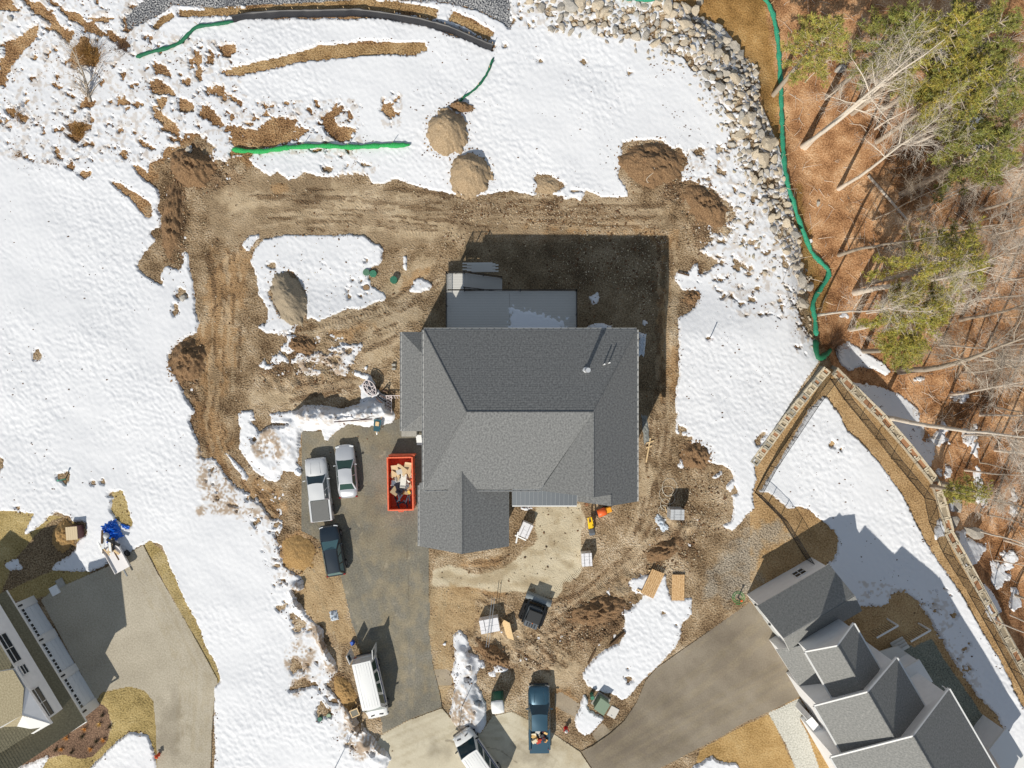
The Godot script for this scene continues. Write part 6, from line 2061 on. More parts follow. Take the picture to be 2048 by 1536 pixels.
	for b in brush:
		var o := thing("brush", b[3], "bush", on(b[0], b[1]))
		var st := Shape.new()
		for k in b[4]:
			var a := r.randf_range(0, TAU)
			limb(st, r, Vector3(r.randf_range(-0.4, 0.4), 0, r.randf_range(-0.4, 0.4)) * b[2], Vector3(cos(a), r.randf_range(0.3, 1.6), sin(a)).normalized(), b[2] * r.randf_range(0.5, 1.0), 0.018, 1)
		put(st.done(), "stems", mat("brush_gold", rgb(150, 112, 56), 0.9) if b[0] < 200 else mat("brush_dark", rgb(96, 72, 54), 0.9), o)
	var ds := Shape.new()
	ds.smooth()
	limb(ds, r, on(181, 205, 0.1), Vector3(0.1, 0.3, -1).normalized(), 5.2, 0.15, 2)
	tag(put(ds.done(), "dead_stem", mats["bark_grey"]), "dead grey stem leaning through the thicket in the upper left snow", "stem")
	# planted saplings
	for p in [[670, 1536, 0.02, 5.5, "thin leafless street sapling on the snow at the bottom edge"], [924, 1412, 0.03, 4.6, "thin leafless street sapling on the snow island by the white van"]]:
		var c := on(p[0], p[1])
		var o := thing("sapling", p[4], "tree", c)
		var st := Shape.new()
		st.tube(Vector3.ZERO, Vector3(0.1, p[3], 0), 0.04, 0.015, 6)
		for k in 22:
			var a := r.randf_range(0, TAU)
			limb(st, r, Vector3(0.05, p[3] * r.randf_range(0.45, 0.98), 0), Vector3(cos(a), 1.0, sin(a)).normalized(), r.randf_range(0.5, 1.1), 0.014, 1)
		put(st.done(), "stem", mats["bark_grey"], o)

# ---------------------------------------------------------------- vehicles
# stations run from nose to tail: [z, half width, sill y, shoulder y, top y]
func hull(st: Array) -> ArrayMesh:
	var s := Shape.new()
	s.smooth()
	var rings := []
	for p in st:
		var w: float = p[1]
		var ring := []
		for q in [[-0.9, p[2]], [-1.0, p[2] + 0.18], [-1.0, p[3] - 0.14], [-0.95, p[3]], [-0.62, p[4] - 0.015], [0.0, p[4]], [0.62, p[4] - 0.015], [0.95, p[3]], [1.0, p[3] - 0.14], [1.0, p[2] + 0.18], [0.9, p[2]]]:
			ring.append(Vector3(q[0] * w, q[1], p[0]))
		rings.append(ring)
	s.loft(rings, true, true)
	return s.done()

func between(a: Vector3, b: Vector3, c: Vector3, d: Vector3, u: float, v: float) -> Vector3:
	return a.lerp(b, u).lerp(d.lerp(c, u), v)

func pane_on(o: Node3D, called: String, m: Material, a: Vector3, b: Vector3, c: Vector3, d: Vector3, u0: float, u1: float, v0: float, v1: float, lift := 0.014) -> void:
	var mid := (a + b + c + d) / 4
	var n := (b - a).cross(d - a).normalized()
	if n.dot(mid - Vector3(0, mid.y - 0.4, 0) - Vector3(0, 0, 0)) < 0 and absf(n.x) > 0.5:
		n = -n
	if n.y < -0.1:
		n = -n
	var s := Shape.new()
	var q := [between(a, b, c, d, u0, v0), between(a, b, c, d, u1, v0), between(a, b, c, d, u1, v1), between(a, b, c, d, u0, v1)]
	var p := []
	for e in [0.0, lift]:
		for v in q:
			p.append(v + n * e)
	s.hexa(p)
	put(s.done(), called, m, o)

# glasshouse: k = {wf, rf, rr, rb: z of windscreen foot, roof front, roof rear, rear window foot; yb, yr; wb, wr}
func cabin(o: Node3D, k: Dictionary, m: Material, glass: Material, doors := 2, rear := true) -> void:
	var b := [Vector3(-k.wb, k.yb, k.wf), Vector3(k.wb, k.yb, k.wf), Vector3(k.wb, k.yb, k.rb), Vector3(-k.wb, k.yb, k.rb)]
	var t := [Vector3(-k.wr, k.yr, k.rf), Vector3(k.wr, k.yr, k.rf), Vector3(k.wr, k.yr, k.rr), Vector3(-k.wr, k.yr, k.rr)]
	var s := Shape.new()
	for i in 4:
		var j := (i + 1) % 4
		s.quad(b[i], b[j], t[j], t[i])
	# roof skin with a crown
	s.smooth()
	var rings := []
	for i in 6:
		var f := i / 5.0
		var ring := []
		for j in 7:
			var g := j / 6.0 * 2 - 1
			ring.append(Vector3(g * k.wr, k.yr + 0.055 * (1.0 - g * g) * (0.35 + 0.65 * sin(PI * clampf(f, 0.08, 0.92))), lerpf(k.rf, k.rr, f) + (0.09 * (1.0 - g * g)) * (-1.0 if i == 0 else 0.0)))
		rings.append(ring)
	s.loft(rings, false)
	put(s.done(), "roof", m, o)
	pane_on(o, "windscreen", glass, b[0], b[1], t[1], t[0], 0.04, 0.96, 0.04, 0.94)
	if rear:
		pane_on(o, "rear_window", glass, b[2], b[3], t[3], t[2], 0.08, 0.92, 0.1, 0.9)
	for e in [[0, 3], [1, 2]]:
		for i in doors:
			var u0 := 0.06 + 0.9 * i / doors
			pane_on(o, "side_window", glass, b[e[0]], b[e[1]], t[e[1]], t[e[0]], u0 + 0.02, u0 + 0.9 / doors - 0.03, 0.12, 0.88)

func wheels(o: Node3D, x: float, zs: Array, r := 0.36, w := 0.24) -> void:
	for z in zs:
		for e in [-1, 1]:
			var s := Shape.new()
			s.smooth()
			s.tube(Vector3(e * (x - w), r, z), Vector3(e * x, r, z), r, r, 18)
			var ty := put(s.done(), "wheel", mat("tyre", rgb(30, 30, 32), 0.9), o)
			var q := Shape.new()
			q.tube(Vector3(e * (x - 0.05), r, z), Vector3(e * (x + 0.012), r, z), r * 0.64, r * 0.55, 12)
			put(q.done(), "rim", mat("rim", rgb(150, 152, 156), 0.35, 0.7), ty)

func fittings(o: Node3D, w: float, front: float, back: float, y: float, mirror_z: float, mirror_y: float, m: Material, mw := 0.2) -> void:
	for e in [-1, 1]:
		var s := Shape.new()
		s.rbox(Vector3(e * (w - 0.25), y, front + 0.12), Vector3(0.4, 0.16, 0.16), 0.04, -e * 0.25)
		put(s.done(), "headlight", mat("lamp_clear", rgb(220, 224, 226), 0.1), o)
		s = Shape.new()
		s.rbox(Vector3(e * (w - 0.14), y + 0.08, back - 0.06), Vector3(0.2, 0.3, 0.12), 0.03)
		put(s.done(), "tail_light", mat("lamp_red", rgb(150, 18, 20), 0.2), o)
		s = Shape.new()
		s.rbox(Vector3(e * (w + mw * 0.45), mirror_y, mirror_z), Vector3(mw, 0.15, 0.1), 0.03, -e * 0.2)
		put(s.done(), "mirror", m, o)
	var s := Shape.new()
	s.rbox(Vector3(0, 0.48, front + 0.06), Vector3(w * 1.8, 0.2, 0.16), 0.05)
	put(s.done(), "bumper", mat("bumper_dark", rgb(58, 60, 64), 0.5), o)
	s = Shape.new()
	s.rbox(Vector3(0, 0.5, back - 0.05), Vector3(w * 1.8, 0.2, 0.14), 0.05)
	put(s.done(), "bumper", mat("bumper_dark", rgb(58, 60, 64), 0.5), o)

func heading(dx: float, dz: float) -> float:
	return atan2(-dx, -dz)

func pickup(label: String, u: float, v: float, turn: float, m: Material, glass: Material) -> Node3D:
	var c := at(u, v, 0.9)
	var o := thing("pickup_truck", label, "pickup truck", Vector3(c.x, 0.03, c.z), turn)
	put(hull([[-2.9, 0.72, 0.45, 0.95, 1.0], [-2.75, 0.93, 0.42, 1.06, 1.14], [-2.2, 1.0, 0.42, 1.1, 1.24], [-1.35, 1.0, 0.42, 1.14, 1.3], [-1.2, 1.0, 0.42, 1.16, 1.26], [0.95, 1.0, 0.42, 1.18, 1.26]]), "body", m, o)
	cabin(o, {"wf": -1.38, "rf": -0.62, "rr": 0.82, "rb": 0.98, "yb": 1.2, "yr": 1.86, "wb": 0.93, "wr": 0.7}, m, glass)
	# bed: floor, sides, tailgate
	var s := Shape.new()
	s.box(Vector3(0, 0.68, 1.92), Vector3(1.9, 0.5, 1.94))
	for e in [-1, 1]:
		s.rbox(Vector3(e * 0.9, 0.8, 1.92), Vector3(0.2, 0.76, 1.95), 0.04)
	put(s.done(), "bed", m, o)
	s = Shape.new()
	s.rbox(Vector3(0, 0.8, 2.87), Vector3(1.8, 0.72, 0.08), 0.03)
	put(s.done(), "tailgate", m, o)
	wheels(o, 1.0, [-1.9, 1.85], 0.4, 0.28)
	fittings(o, 1.0, -2.92, 2.94, 0.86, -0.95, 1.3, m, 0.26)
	s = Shape.new()
	for x in [-0.45, 0.45]:
		s.tube(Vector3(x, 1.31, -1.5), Vector3(x * 0.85, 1.19, -2.5), 0.02, 0.02, 4)
	put(s.done(), "hood_crease", m, o)
	return o

func vehicles() -> void:
	var white := paint_mat("paint_white", rgb(232, 232, 230), 0.0, 0.4)
	var silver := paint_mat("paint_silver", rgb(196, 198, 202), 0.35, 0.38)
	var navy := paint_mat("paint_navy", rgb(24, 38, 50), 0.2, 0.35)
	var teal := paint_mat("paint_teal", rgb(48, 82, 100), 0.35, 0.35)
	var g1 := glass_mat("car_glass", rgb(36, 62, 70))
	var g2 := glass_mat("car_glass_green", rgb(46, 72, 62))
	# white pickup with a slatted cover over the bed
	var o := pickup("white pickup truck with grey slatted bed cover on the driveway", 637.5, 979, 0.115, paint_mat("paint_pale", rgb(212, 213, 214), 0.15, 0.4), g1)
	for k in 16:
		var s := Shape.new()
		s.box(Vector3(-0.72 + k * 0.096, 1.2, 1.92), Vector3(0.088, 0.03, 1.86))
		put(s.done(), "cover_slat", mat("cover_grey", rgb(112, 112, 110), 0.6), o)
	# dark teal pickup with a load in its open bed
	o = pickup("dark blue pickup truck with clutter in its open bed beside the street", 1078.5, 1434, heading(-0.01, -1), teal, g1)
	var gate: Node3D = o.get_node("tailgate")
	gate.transform = Transform3D(Basis(Vector3.RIGHT, PI / 2), Vector3.ZERO).translated_local(Vector3(0, -0.5, -2.87)).translated(Vector3(0, 0.5, 2.87))
	var cargo_tints := [rgb(222, 208, 178), rgb(206, 150, 84), rgb(92, 24, 30), rgb(226, 222, 214), rgb(40, 34, 40), rgb(190, 60, 40), rgb(232, 190, 120)]
	for k in 16:
		var s := Shape.new()
		var sz := Vector3(rng.randf_range(0.15, 0.5), rng.randf_range(0.06, 0.22), rng.randf_range(0.12, 0.4))
		s.rbox(Vector3.ZERO, sz, 0.02)
		var d := put(s.done(), "cargo", mat("cargo_%d" % (k % 7), cargo_tints[k % 7], 0.7))
		d.transform = Transform3D(Basis.from_euler(Vector3(rng.randf_range(-0.3, 0.3), rng.randf_range(0, 3), rng.randf_range(-0.3, 0.3))), o.transform * Vector3(rng.randf_range(-0.58, 0.58), 1.02 + rng.randf_range(0, 0.2), rng.randf_range(1.15, 2.3)))
		tag(d, "piece of mixed clutter in the bed of the dark blue pickup", "cargo", "clutter in the pickup bed")
	# silver saloon
	var c := at(693, 942.5, 0.7)
	o = thing("sedan", "silver sedan parked beside the white pickup on the driveway", "car", Vector3(c.x, 0.03, c.z), 0.088)
	put(hull([[-2.46, 0.3, 0.4, 0.56, 0.58], [-2.4, 0.58, 0.35, 0.62, 0.64], [-2.2, 0.8, 0.3, 0.7, 0.74], [-1.7, 0.9, 0.3, 0.82, 0.9], [-0.95, 0.92, 0.3, 0.9, 1.0], [-0.6, 0.92, 0.3, 0.93, 0.96], [1.2, 0.92, 0.3, 0.95, 0.99], [1.75, 0.9, 0.32, 0.96, 1.05], [2.2, 0.82, 0.36, 0.93, 1.02], [2.4, 0.62, 0.42, 0.8, 0.85], [2.46, 0.34, 0.46, 0.72, 0.75]]), "body", silver, o)
	cabin(o, {"wf": -1.08, "rf": -0.25, "rr": 1.0, "rb": 1.72, "yb": 0.95, "yr": 1.41, "wb": 0.84, "wr": 0.62}, silver, g2)
	wheels(o, 0.92, [-1.45, 1.4], 0.33, 0.22)
	fittings(o, 0.9, -2.4, 2.42, 0.66, -0.62, 1.0, silver)
	# dark crossover
	c = at(665, 1101, 0.8)
	o = thing("car", "black crossover car parked below the white pickup on the driveway", "car", Vector3(c.x, 0.03, c.z), heading(-0.17, -1))
	put(hull([[-2.3, 0.6, 0.4, 0.8, 0.84], [-2.15, 0.85, 0.36, 0.9, 0.96], [-1.5, 0.93, 0.36, 0.98, 1.08], [-0.9, 0.94, 0.36, 1.02, 1.12], [2.0, 0.93, 0.36, 1.04, 1.1], [2.3, 0.82, 0.42, 1.0, 1.04]]), "body", navy, o)
	cabin(o, {"wf": -1.0, "rf": -0.2, "rr": 1.85, "rb": 2.2, "yb": 1.06, "yr": 1.62, "wb": 0.86, "wr": 0.62}, navy, glass_mat("car_glass_teal", rgb(84, 120, 124)), 3)
	for e in [-1, 1]:
		var s := Shape.new()
		s.tube(Vector3(e * 0.58, 1.7, -0.1), Vector3(e * 0.58, 1.7, 1.75), 0.02, 0.02, 5)
		put(s.done(), "roof_rail", mats["black_metal"], o)
	wheels(o, 0.95, [-1.4, 1.4], 0.36, 0.24)
	fittings(o, 0.92, -2.32, 2.32, 0.8, -0.55, 1.12, navy)
	# high vans
	var spots := [[738, 1381, heading(0.225, 0.975), true, "white cargo van with its rear doors swung open at the driveway's end"], [957, 1531, heading(-0.57, -0.82), false, "white high-roofed van nosing in from the bottom edge on the street"]]
	for v in spots:
		c = at(v[0], v[1], 2.0)
		o = thing("cargo_van", v[4], "van", Vector3(c.x, 0.03, c.z), v[2])
		put(hull([[-2.95, 0.6, 0.42, 0.95, 1.0], [-2.8, 0.88, 0.38, 1.08, 1.14], [-2.3, 1.0, 0.38, 1.2, 1.28], [-2.0, 1.02, 0.38, 1.25, 1.34], [2.8, 1.02, 0.4, 1.3, 1.36]]), "body", white, o)
		cabin(o, {"wf": -2.2, "rf": -1.45, "rr": 2.76, "rb": 2.8, "yb": 1.22, "yr": 2.46, "wb": 0.99, "wr": 0.85}, white, g2 if v[3] else g1, 4, not v[3])
		var ribs := Shape.new()
		for k in 6:
			ribs.box(Vector3(-0.6 + k * 0.24, 2.497, 0.65), Vector3(0.05, 0.018, 3.9))
		put(ribs.done(), "roof_rib", white, o).set_meta("kind", "stuff")
		for e in [-1, 1]:
			var s := Shape.new()
			s.box(Vector3(e * 0.4, 1.22, -2.62), Vector3(0.36, 0.04, 0.09), e * 0.2)
			put(s.done(), "hood_vent", mats["black_metal"], o)
			s = Shape.new()
			s.box(Vector3(e * 1.035, 1.2, 0.4), Vector3(0.02, 0.14, 4.2))
			put(s.done(), "side_strip", mat("van_stripe", rgb(52, 66, 130), 0.5), o)
		if v[3]:
			for e in [-1, 1]:
				var d := Shape.new()
				d.rbox(Vector3(e * 1.12, 1.42, 3.2), Vector3(0.07, 1.9, 0.86), 0.02, e * 0.18)
				var dr := put(d.done(), "rear_door", white, o)
				var w := Shape.new()
				w.box(Vector3(e * 1.12, 1.85, 3.2), Vector3(0.08, 0.6, 0.55), e * 0.18)
				put(w.done(), "pane", g1, dr)
			var l := Shape.new()
			for x in [-0.18, 0.18]:
				l.tube(Vector3(x, 0, 0), Vector3(x, 0.0, 2.2), 0.025, 0.025, 4)
			put(l.done(), "roof_bar", mats["plastic_white"], o).position = Vector3(-1.0, 2.0, -0.6)
		wheels(o, 1.02, [-2.0, 1.75], 0.36, 0.24)
		fittings(o, 1.0, -2.97, 2.84, 0.9, -1.9, 1.45, mats["black_metal"], 0.3)
	dumpster()
	skid_steer()

func dumpster() -> void:
	var red := tex_mat("dumpster_red", mottle(111, 0.04, [rgb(226, 88, 52), rgb(240, 112, 74), rgb(246, 132, 96)], FastNoiseLite.TYPE_SIMPLEX_SMOOTH, 256, 4, 0.06), 3.0, 0.55)
	var c := at(801, 967, 1.5)
	var o := thing("dumpster", "orange open-topped dumpster full of rubbish beside the garage", "dumpster", Vector3(c.x, 0.03, c.z), 0.02)
	var L := 4.8
	var W := 2.3
	var h := 1.55
	for e in [-1, 1]:
		var s := Shape.new()
		s.box(Vector3(e * (W / 2 - 0.04), h / 2 + 0.1, 0), Vector3(0.07, h - 0.1, L))
		put(s.done(), "side_wall", red, o)
		s = Shape.new()
		s.rbox(Vector3(e * (W / 2 - 0.03), h + 0.06, 0), Vector3(0.14, 0.12, L + 0.06), 0.03)
		put(s.done(), "rim", red, o)
		for k in 7:
			s = Shape.new()
			s.box(Vector3(e * (W / 2 + 0.02), h / 2 + 0.05, -L / 2 + 0.4 + k * 0.66), Vector3(0.06, h - 0.1, 0.09))
			put(s.done(), "rib", red, o)
		s = Shape.new()
		s.box(Vector3(0, h / 2 + 0.1, e * (L / 2 - 0.03)), Vector3(W - 0.1, h - 0.1, 0.06))
		put(s.done(), "end_wall", red, o)
		s = Shape.new()
		s.rbox(Vector3(0, h + 0.05, e * (L / 2 - 0.02)), Vector3(W - 0.17, 0.12, 0.14), 0.03)
		put(s.done(), "rim", red, o)
	var s := Shape.new()
	s.box(Vector3(0, 0.15, 0), Vector3(W - 0.12, 0.06, L - 0.1))
	put(s.done(), "floor", red, o)
	s = Shape.new()
	s.rbox(Vector3(0.15, h * 0.6, -L / 2 - 0.14), Vector3(W + 0.1, h * 0.75, 0.16), 0.04)
	put(s.done(), "tail_door", red, o)
	s = Shape.new()
	s.path([Vector3(-0.25, h - 0.1, L / 2), Vector3(-0.2, h - 0.1, L / 2 + 0.16), Vector3(0.2, h - 0.1, L / 2 + 0.16), Vector3(0.25, h - 0.1, L / 2)], 0.04)
	put(s.done(), "hook_bar", red, o)
	# what was thrown in
	var junk := [["cardboard", "torn brown cardboard in the orange dumpster", rgb(206, 180, 142), 14, Vector3(0.9, 0.05, 0.6), -1.9, 0.9], ["foam_board", "white foam board in the orange dumpster", rgb(236, 230, 220), 12, Vector3(0.9, 0.06, 0.4), -1.7, 0.3], ["plastic_bag", "dark plastic bag in the orange dumpster", rgb(48, 44, 52), 7, Vector3(0.8, 0.4, 0.6), -0.3, 1.0], ["pallet_scrap", "dark scrap board at the bottom of the orange dumpster", rgb(66, 74, 88), 12, Vector3(0.9, 0.05, 0.12), 0.2, 2.1], ["yellow_wrap", "yellow wrapping scrap in the orange dumpster", rgb(214, 182, 92), 5, Vector3(0.4, 0.12, 0.3), -0.3, 1.1], ["metal_duct", "shiny crumpled foil sheet in the orange dumpster", rgb(190, 190, 194), 3, Vector3(0.7, 0.2, 0.5), -0.4, 0.5]]
	for j in junk:
		for k in j[3]:
			var q := Shape.new()
			var sz: Vector3 = j[4] * rng.randf_range(0.7, 1.3)
			if sz.y > 0.1:
				q.rbox(Vector3.ZERO, sz, 0.1)
				q.rbox(Vector3(sz.x * 0.3, sz.y * 0.15, sz.z * 0.2), sz * 0.7, 0.06, 0.7)
			else:
				q.box(Vector3.ZERO, sz)
				q.box(Vector3(sz.x * 0.42, 0.04, 0), Vector3(sz.x * 0.3, sz.y * 0.8, sz.z * 0.9), 0.0, Basis(Vector3.BACK, 0.5))
			var mm := mat(j[0], j[2], 0.25 if j[0] == "metal_duct" or j[0] == "plastic_bag" else 0.8, 0.8 if j[0] == "metal_duct" else 0.0)
			var d := put(q.done(), j[0], mm)
			var z := rng.randf_range(j[5], j[6])
			d.transform = Transform3D(Basis.from_euler(Vector3(rng.randf_range(-0.4, 0.4), rng.randf_range(0, TAU), rng.randf_range(-0.4, 0.4))), o.transform * Vector3(rng.randf_range(-0.72, 0.72), (1.3 if z < 0.7 else 0.9) + rng.randf_range(-0.25, 0.3), z))
			tag(d, j[1], "rubbish", "rubbish in the orange dumpster")

func skid_steer() -> void:
	var black := mat("loader_black", rgb(34, 36, 38), 0.45)
	var grey := mat("loader_grey", rgb(96, 102, 108), 0.45)
	var c := at(1069, 1224, 1.0)
	var o := thing("skid_steer", "black skid steer loader with its bucket down on the mud in front", "loader", Vector3(c.x, ground_y(c.x, c.z), c.z), -0.37)
	o.scale = Vector3(1.22, 1.0, 0.82)
	var s := Shape.new()
	s.rbox(Vector3(0, 0.75, 0.5), Vector3(1.1, 0.9, 2.1), 0.1)
	put(s.done(), "body", grey, o)
	s = Shape.new()
	s.rbox(Vector3(0, 1.45, 1.15), Vector3(1.05, 0.6, 0.8), 0.08)
	put(s.done(), "engine_cover", grey, o)
	s = Shape.new()
	for x in [-0.48, 0.48]:
		for z in [-0.35, 0.75]:
			s.box(Vector3(x, 1.55, z), Vector3(0.07, 0.9, 0.07))
	s.rbox(Vector3(0, 2.02, 0.2), Vector3(1.06, 0.07, 1.25), 0.03)
	put(s.done(), "cab", black, o)
	s = Shape.new()
	s.box(Vector3(0, 1.5, -0.33), Vector3(0.88, 0.8, 0.02))
	put(s.done(), "cab_glass", mats["window_glass"], o)
	for k in 4:
		s = Shape.new()
		s.box(Vector3(-0.3 + k * 0.2, 1.77, 1.25), Vector3(0.1, 0.02, 0.4))
		put(s.done(), "vent", black, o)
	for e in [-1, 1]:
		s = Shape.new()
		s.rbox(Vector3(e * 0.78, 0.42, 0.4), Vector3(0.36, 0.8, 2.1), 0.16)
		put(s.done(), "track", mat("tyre", rgb(30, 30, 32), 0.9), o)
		s = Shape.new()
		s.hexa([Vector3(e * 0.6, 1.45, 1.3), Vector3(e * 0.74, 1.45, 1.3), Vector3(e * 0.74, 0.5, -1.0), Vector3(e * 0.6, 0.5, -1.0), Vector3(e * 0.6, 1.65, 1.3), Vector3(e * 0.74, 1.65, 1.3), Vector3(e * 0.74, 0.75, -1.05), Vector3(e * 0.6, 0.75, -1.05)])
		put(s.done(), "lift_arm", black, o)
	s = Shape.new()
	s.smooth()
	var rings := []
	for x in [-1.0, -0.99, 0.99, 1.0]:
		var ring := []
		var r := 0.02 if absf(x) == 1.0 else 1.0
		for k in 12:
			var a := PI * 0.15 + PI * 1.5 * k / 11.0
			ring.append(Vector3(x, 0.42 + sin(a) * 0.42 * (r if r < 1 else 1.0), -1.35 + cos(a) * 0.42 * (r if r < 1 else 1.0)))
		rings.append(ring)
	s.loft(rings, false)
	put(s.done(), "bucket", mat("bucket_dark", rgb(132, 140, 144), 0.55, 0.1), o)
	s = Shape.new()
	s.rbox(Vector3(0, 0.6, -1.02), Vector3(1.4, 0.5, 0.1), 0.03)
	put(s.done(), "quick_hitch", black, o)
	var red := Shape.new()
	red.tube(Vector3(0.05, 1.78, 0.95), Vector3(0.05, 1.9, 0.95), 0.06, 0.04, 8)
	put(red.done(), "beacon", mat("beacon_orange", rgb(226, 120, 30), 0.4), o)

# ---------------------------------------------------------------- site clutter
func wrapped_pallet(label: String, u: float, v: float, turn: float, size: Vector3, straps := 2, tint := "wrap_white") -> Node3D:
	var c := at(u, v, size.y)
	var o := thing("wrapped_pallet", label, "pallet", Vector3(c.x, ground_y(c.x, c.z), c.z), turn)
	for k in 5:
		var s := Shape.new()
		s.box(Vector3(-size.x / 2 + 0.06 + k * (size.x - 0.12) / 4, 0.12, 0), Vector3(0.1, 0.025, size.z + 0.04))
		put(s.done(), "pallet_board", mats["raw_wood"], o)
	for k in 3:
		var s := Shape.new()
		s.box(Vector3(0, 0.055, (k - 1) * (size.z / 2 - 0.06)), Vector3(size.x, 0.1, 0.09))
		put(s.done(), "pallet_bearer", mats["raw_wood"], o)
	# the load under its sheet: courses that sit a little unevenly
	var n := 4
	var s := Shape.new()
	for k in n:
		for j in 3:
			var w := size.x / 3
			s.rbox(Vector3(-size.x / 2 + w * (j + 0.5), 0.14 + (size.y - 0.14) * 0.5 + rng.randf_range(-0.02, 0.02), -size.z / 2 + size.z / n * (k + 0.5)), Vector3(w - 0.002, size.y - 0.14, size.z / n - 0.004), 0.012)
	put(s.done(), "wrapped_load", mats[tint], o).set_meta("kind", "stuff")
	for k in straps:
		s = Shape.new()
		var x := size.x * (-0.25 + 0.5 * k / maxf(1, straps - 1))
		s.box(Vector3(x, size.y + 0.012, 0), Vector3(0.03, 0.012, size.z + 0.03))
		put(s.done(), "strap", mats["black_metal"], o)
	return o

func board(label: String, called: String, u0: float, v0: float, u1: float, v1: float, w: float, h: float, lift: float, m: Material, cat := "board", group := "") -> void:
	var a := on(u0, v0, lift)
	var b := on(u1, v1, lift)
	var s := Shape.new()
	s.box((a + b) / 2, Vector3(w, h, a.distance_to(b)), atan2(b.x - a.x, b.z - a.z))
	tag(put(s.done(), called, m), label, cat, group)

func lid(label: String, u: float, v: float, r: float, h: float, m: Material, called := "septic_lid", cat := "lid") -> void:
	var c := on(u, v)
	var o := thing(called, label, cat, c)
	var s := Shape.new()
	s.tube(Vector3(0, -0.05, 0), Vector3(0, h, 0), r, r, 20)
	put(s.done(), "riser", m, o)
	s = Shape.new()
	s.tube(Vector3(0, h, 0), Vector3(0, h + 0.035, 0), r * 1.08, r * 1.02, 20)
	for k in 4:
		s.box(Vector3(cos(k * PI / 2), 0, sin(k * PI / 2)) * r * 0.6 + Vector3.UP * (h + 0.04), Vector3(0.1, 0.03, 0.04), -k * PI / 2)
	put(s.done(), "cover", m, o)

func sheet(label: String, called: String, u: float, v: float, w: float, d: float, turn: float, high: float, m: Material, sd: int, cat := "tarp") -> void:
	# a crumpled sheet
	var c := on(u, v)
	var nz := FastNoiseLite.new()
	nz.seed = sd
	nz.frequency = 1.3
	nz.fractal_octaves = 3
	var s := Shape.new()
	var n := 16
	var rings := []
	for i in n + 1:
		var ring := []
		for j in n + 1:
			var x := (i / float(n) - 0.5) * w * (1.0 + 0.3 * nz.get_noise_1d(j * 0.3))
			var z := (j / float(n) - 0.5) * d * (1.0 + 0.3 * nz.get_noise_1d(i * 0.3 + 40))
			var e := minf(1.0, 4.0 * minf(0.5 - absf(i / float(n) - 0.5), 0.5 - absf(j / float(n) - 0.5)))
			ring.append(Vector3(x, 0.03 + e * high * (0.5 + absf(nz.get_noise_2d(x * 1.6, z * 1.6)) * 2.0), z).rotated(Vector3.UP, turn))
		rings.append(ring)
	s.loft(rings, false)
	var o := put(s.done(), called, m)
	o.position = c
	tag(o, label, cat)

const ORD := ["first", "second", "third", "fourth", "fifth", "sixth", "seventh", "eighth", "ninth"]

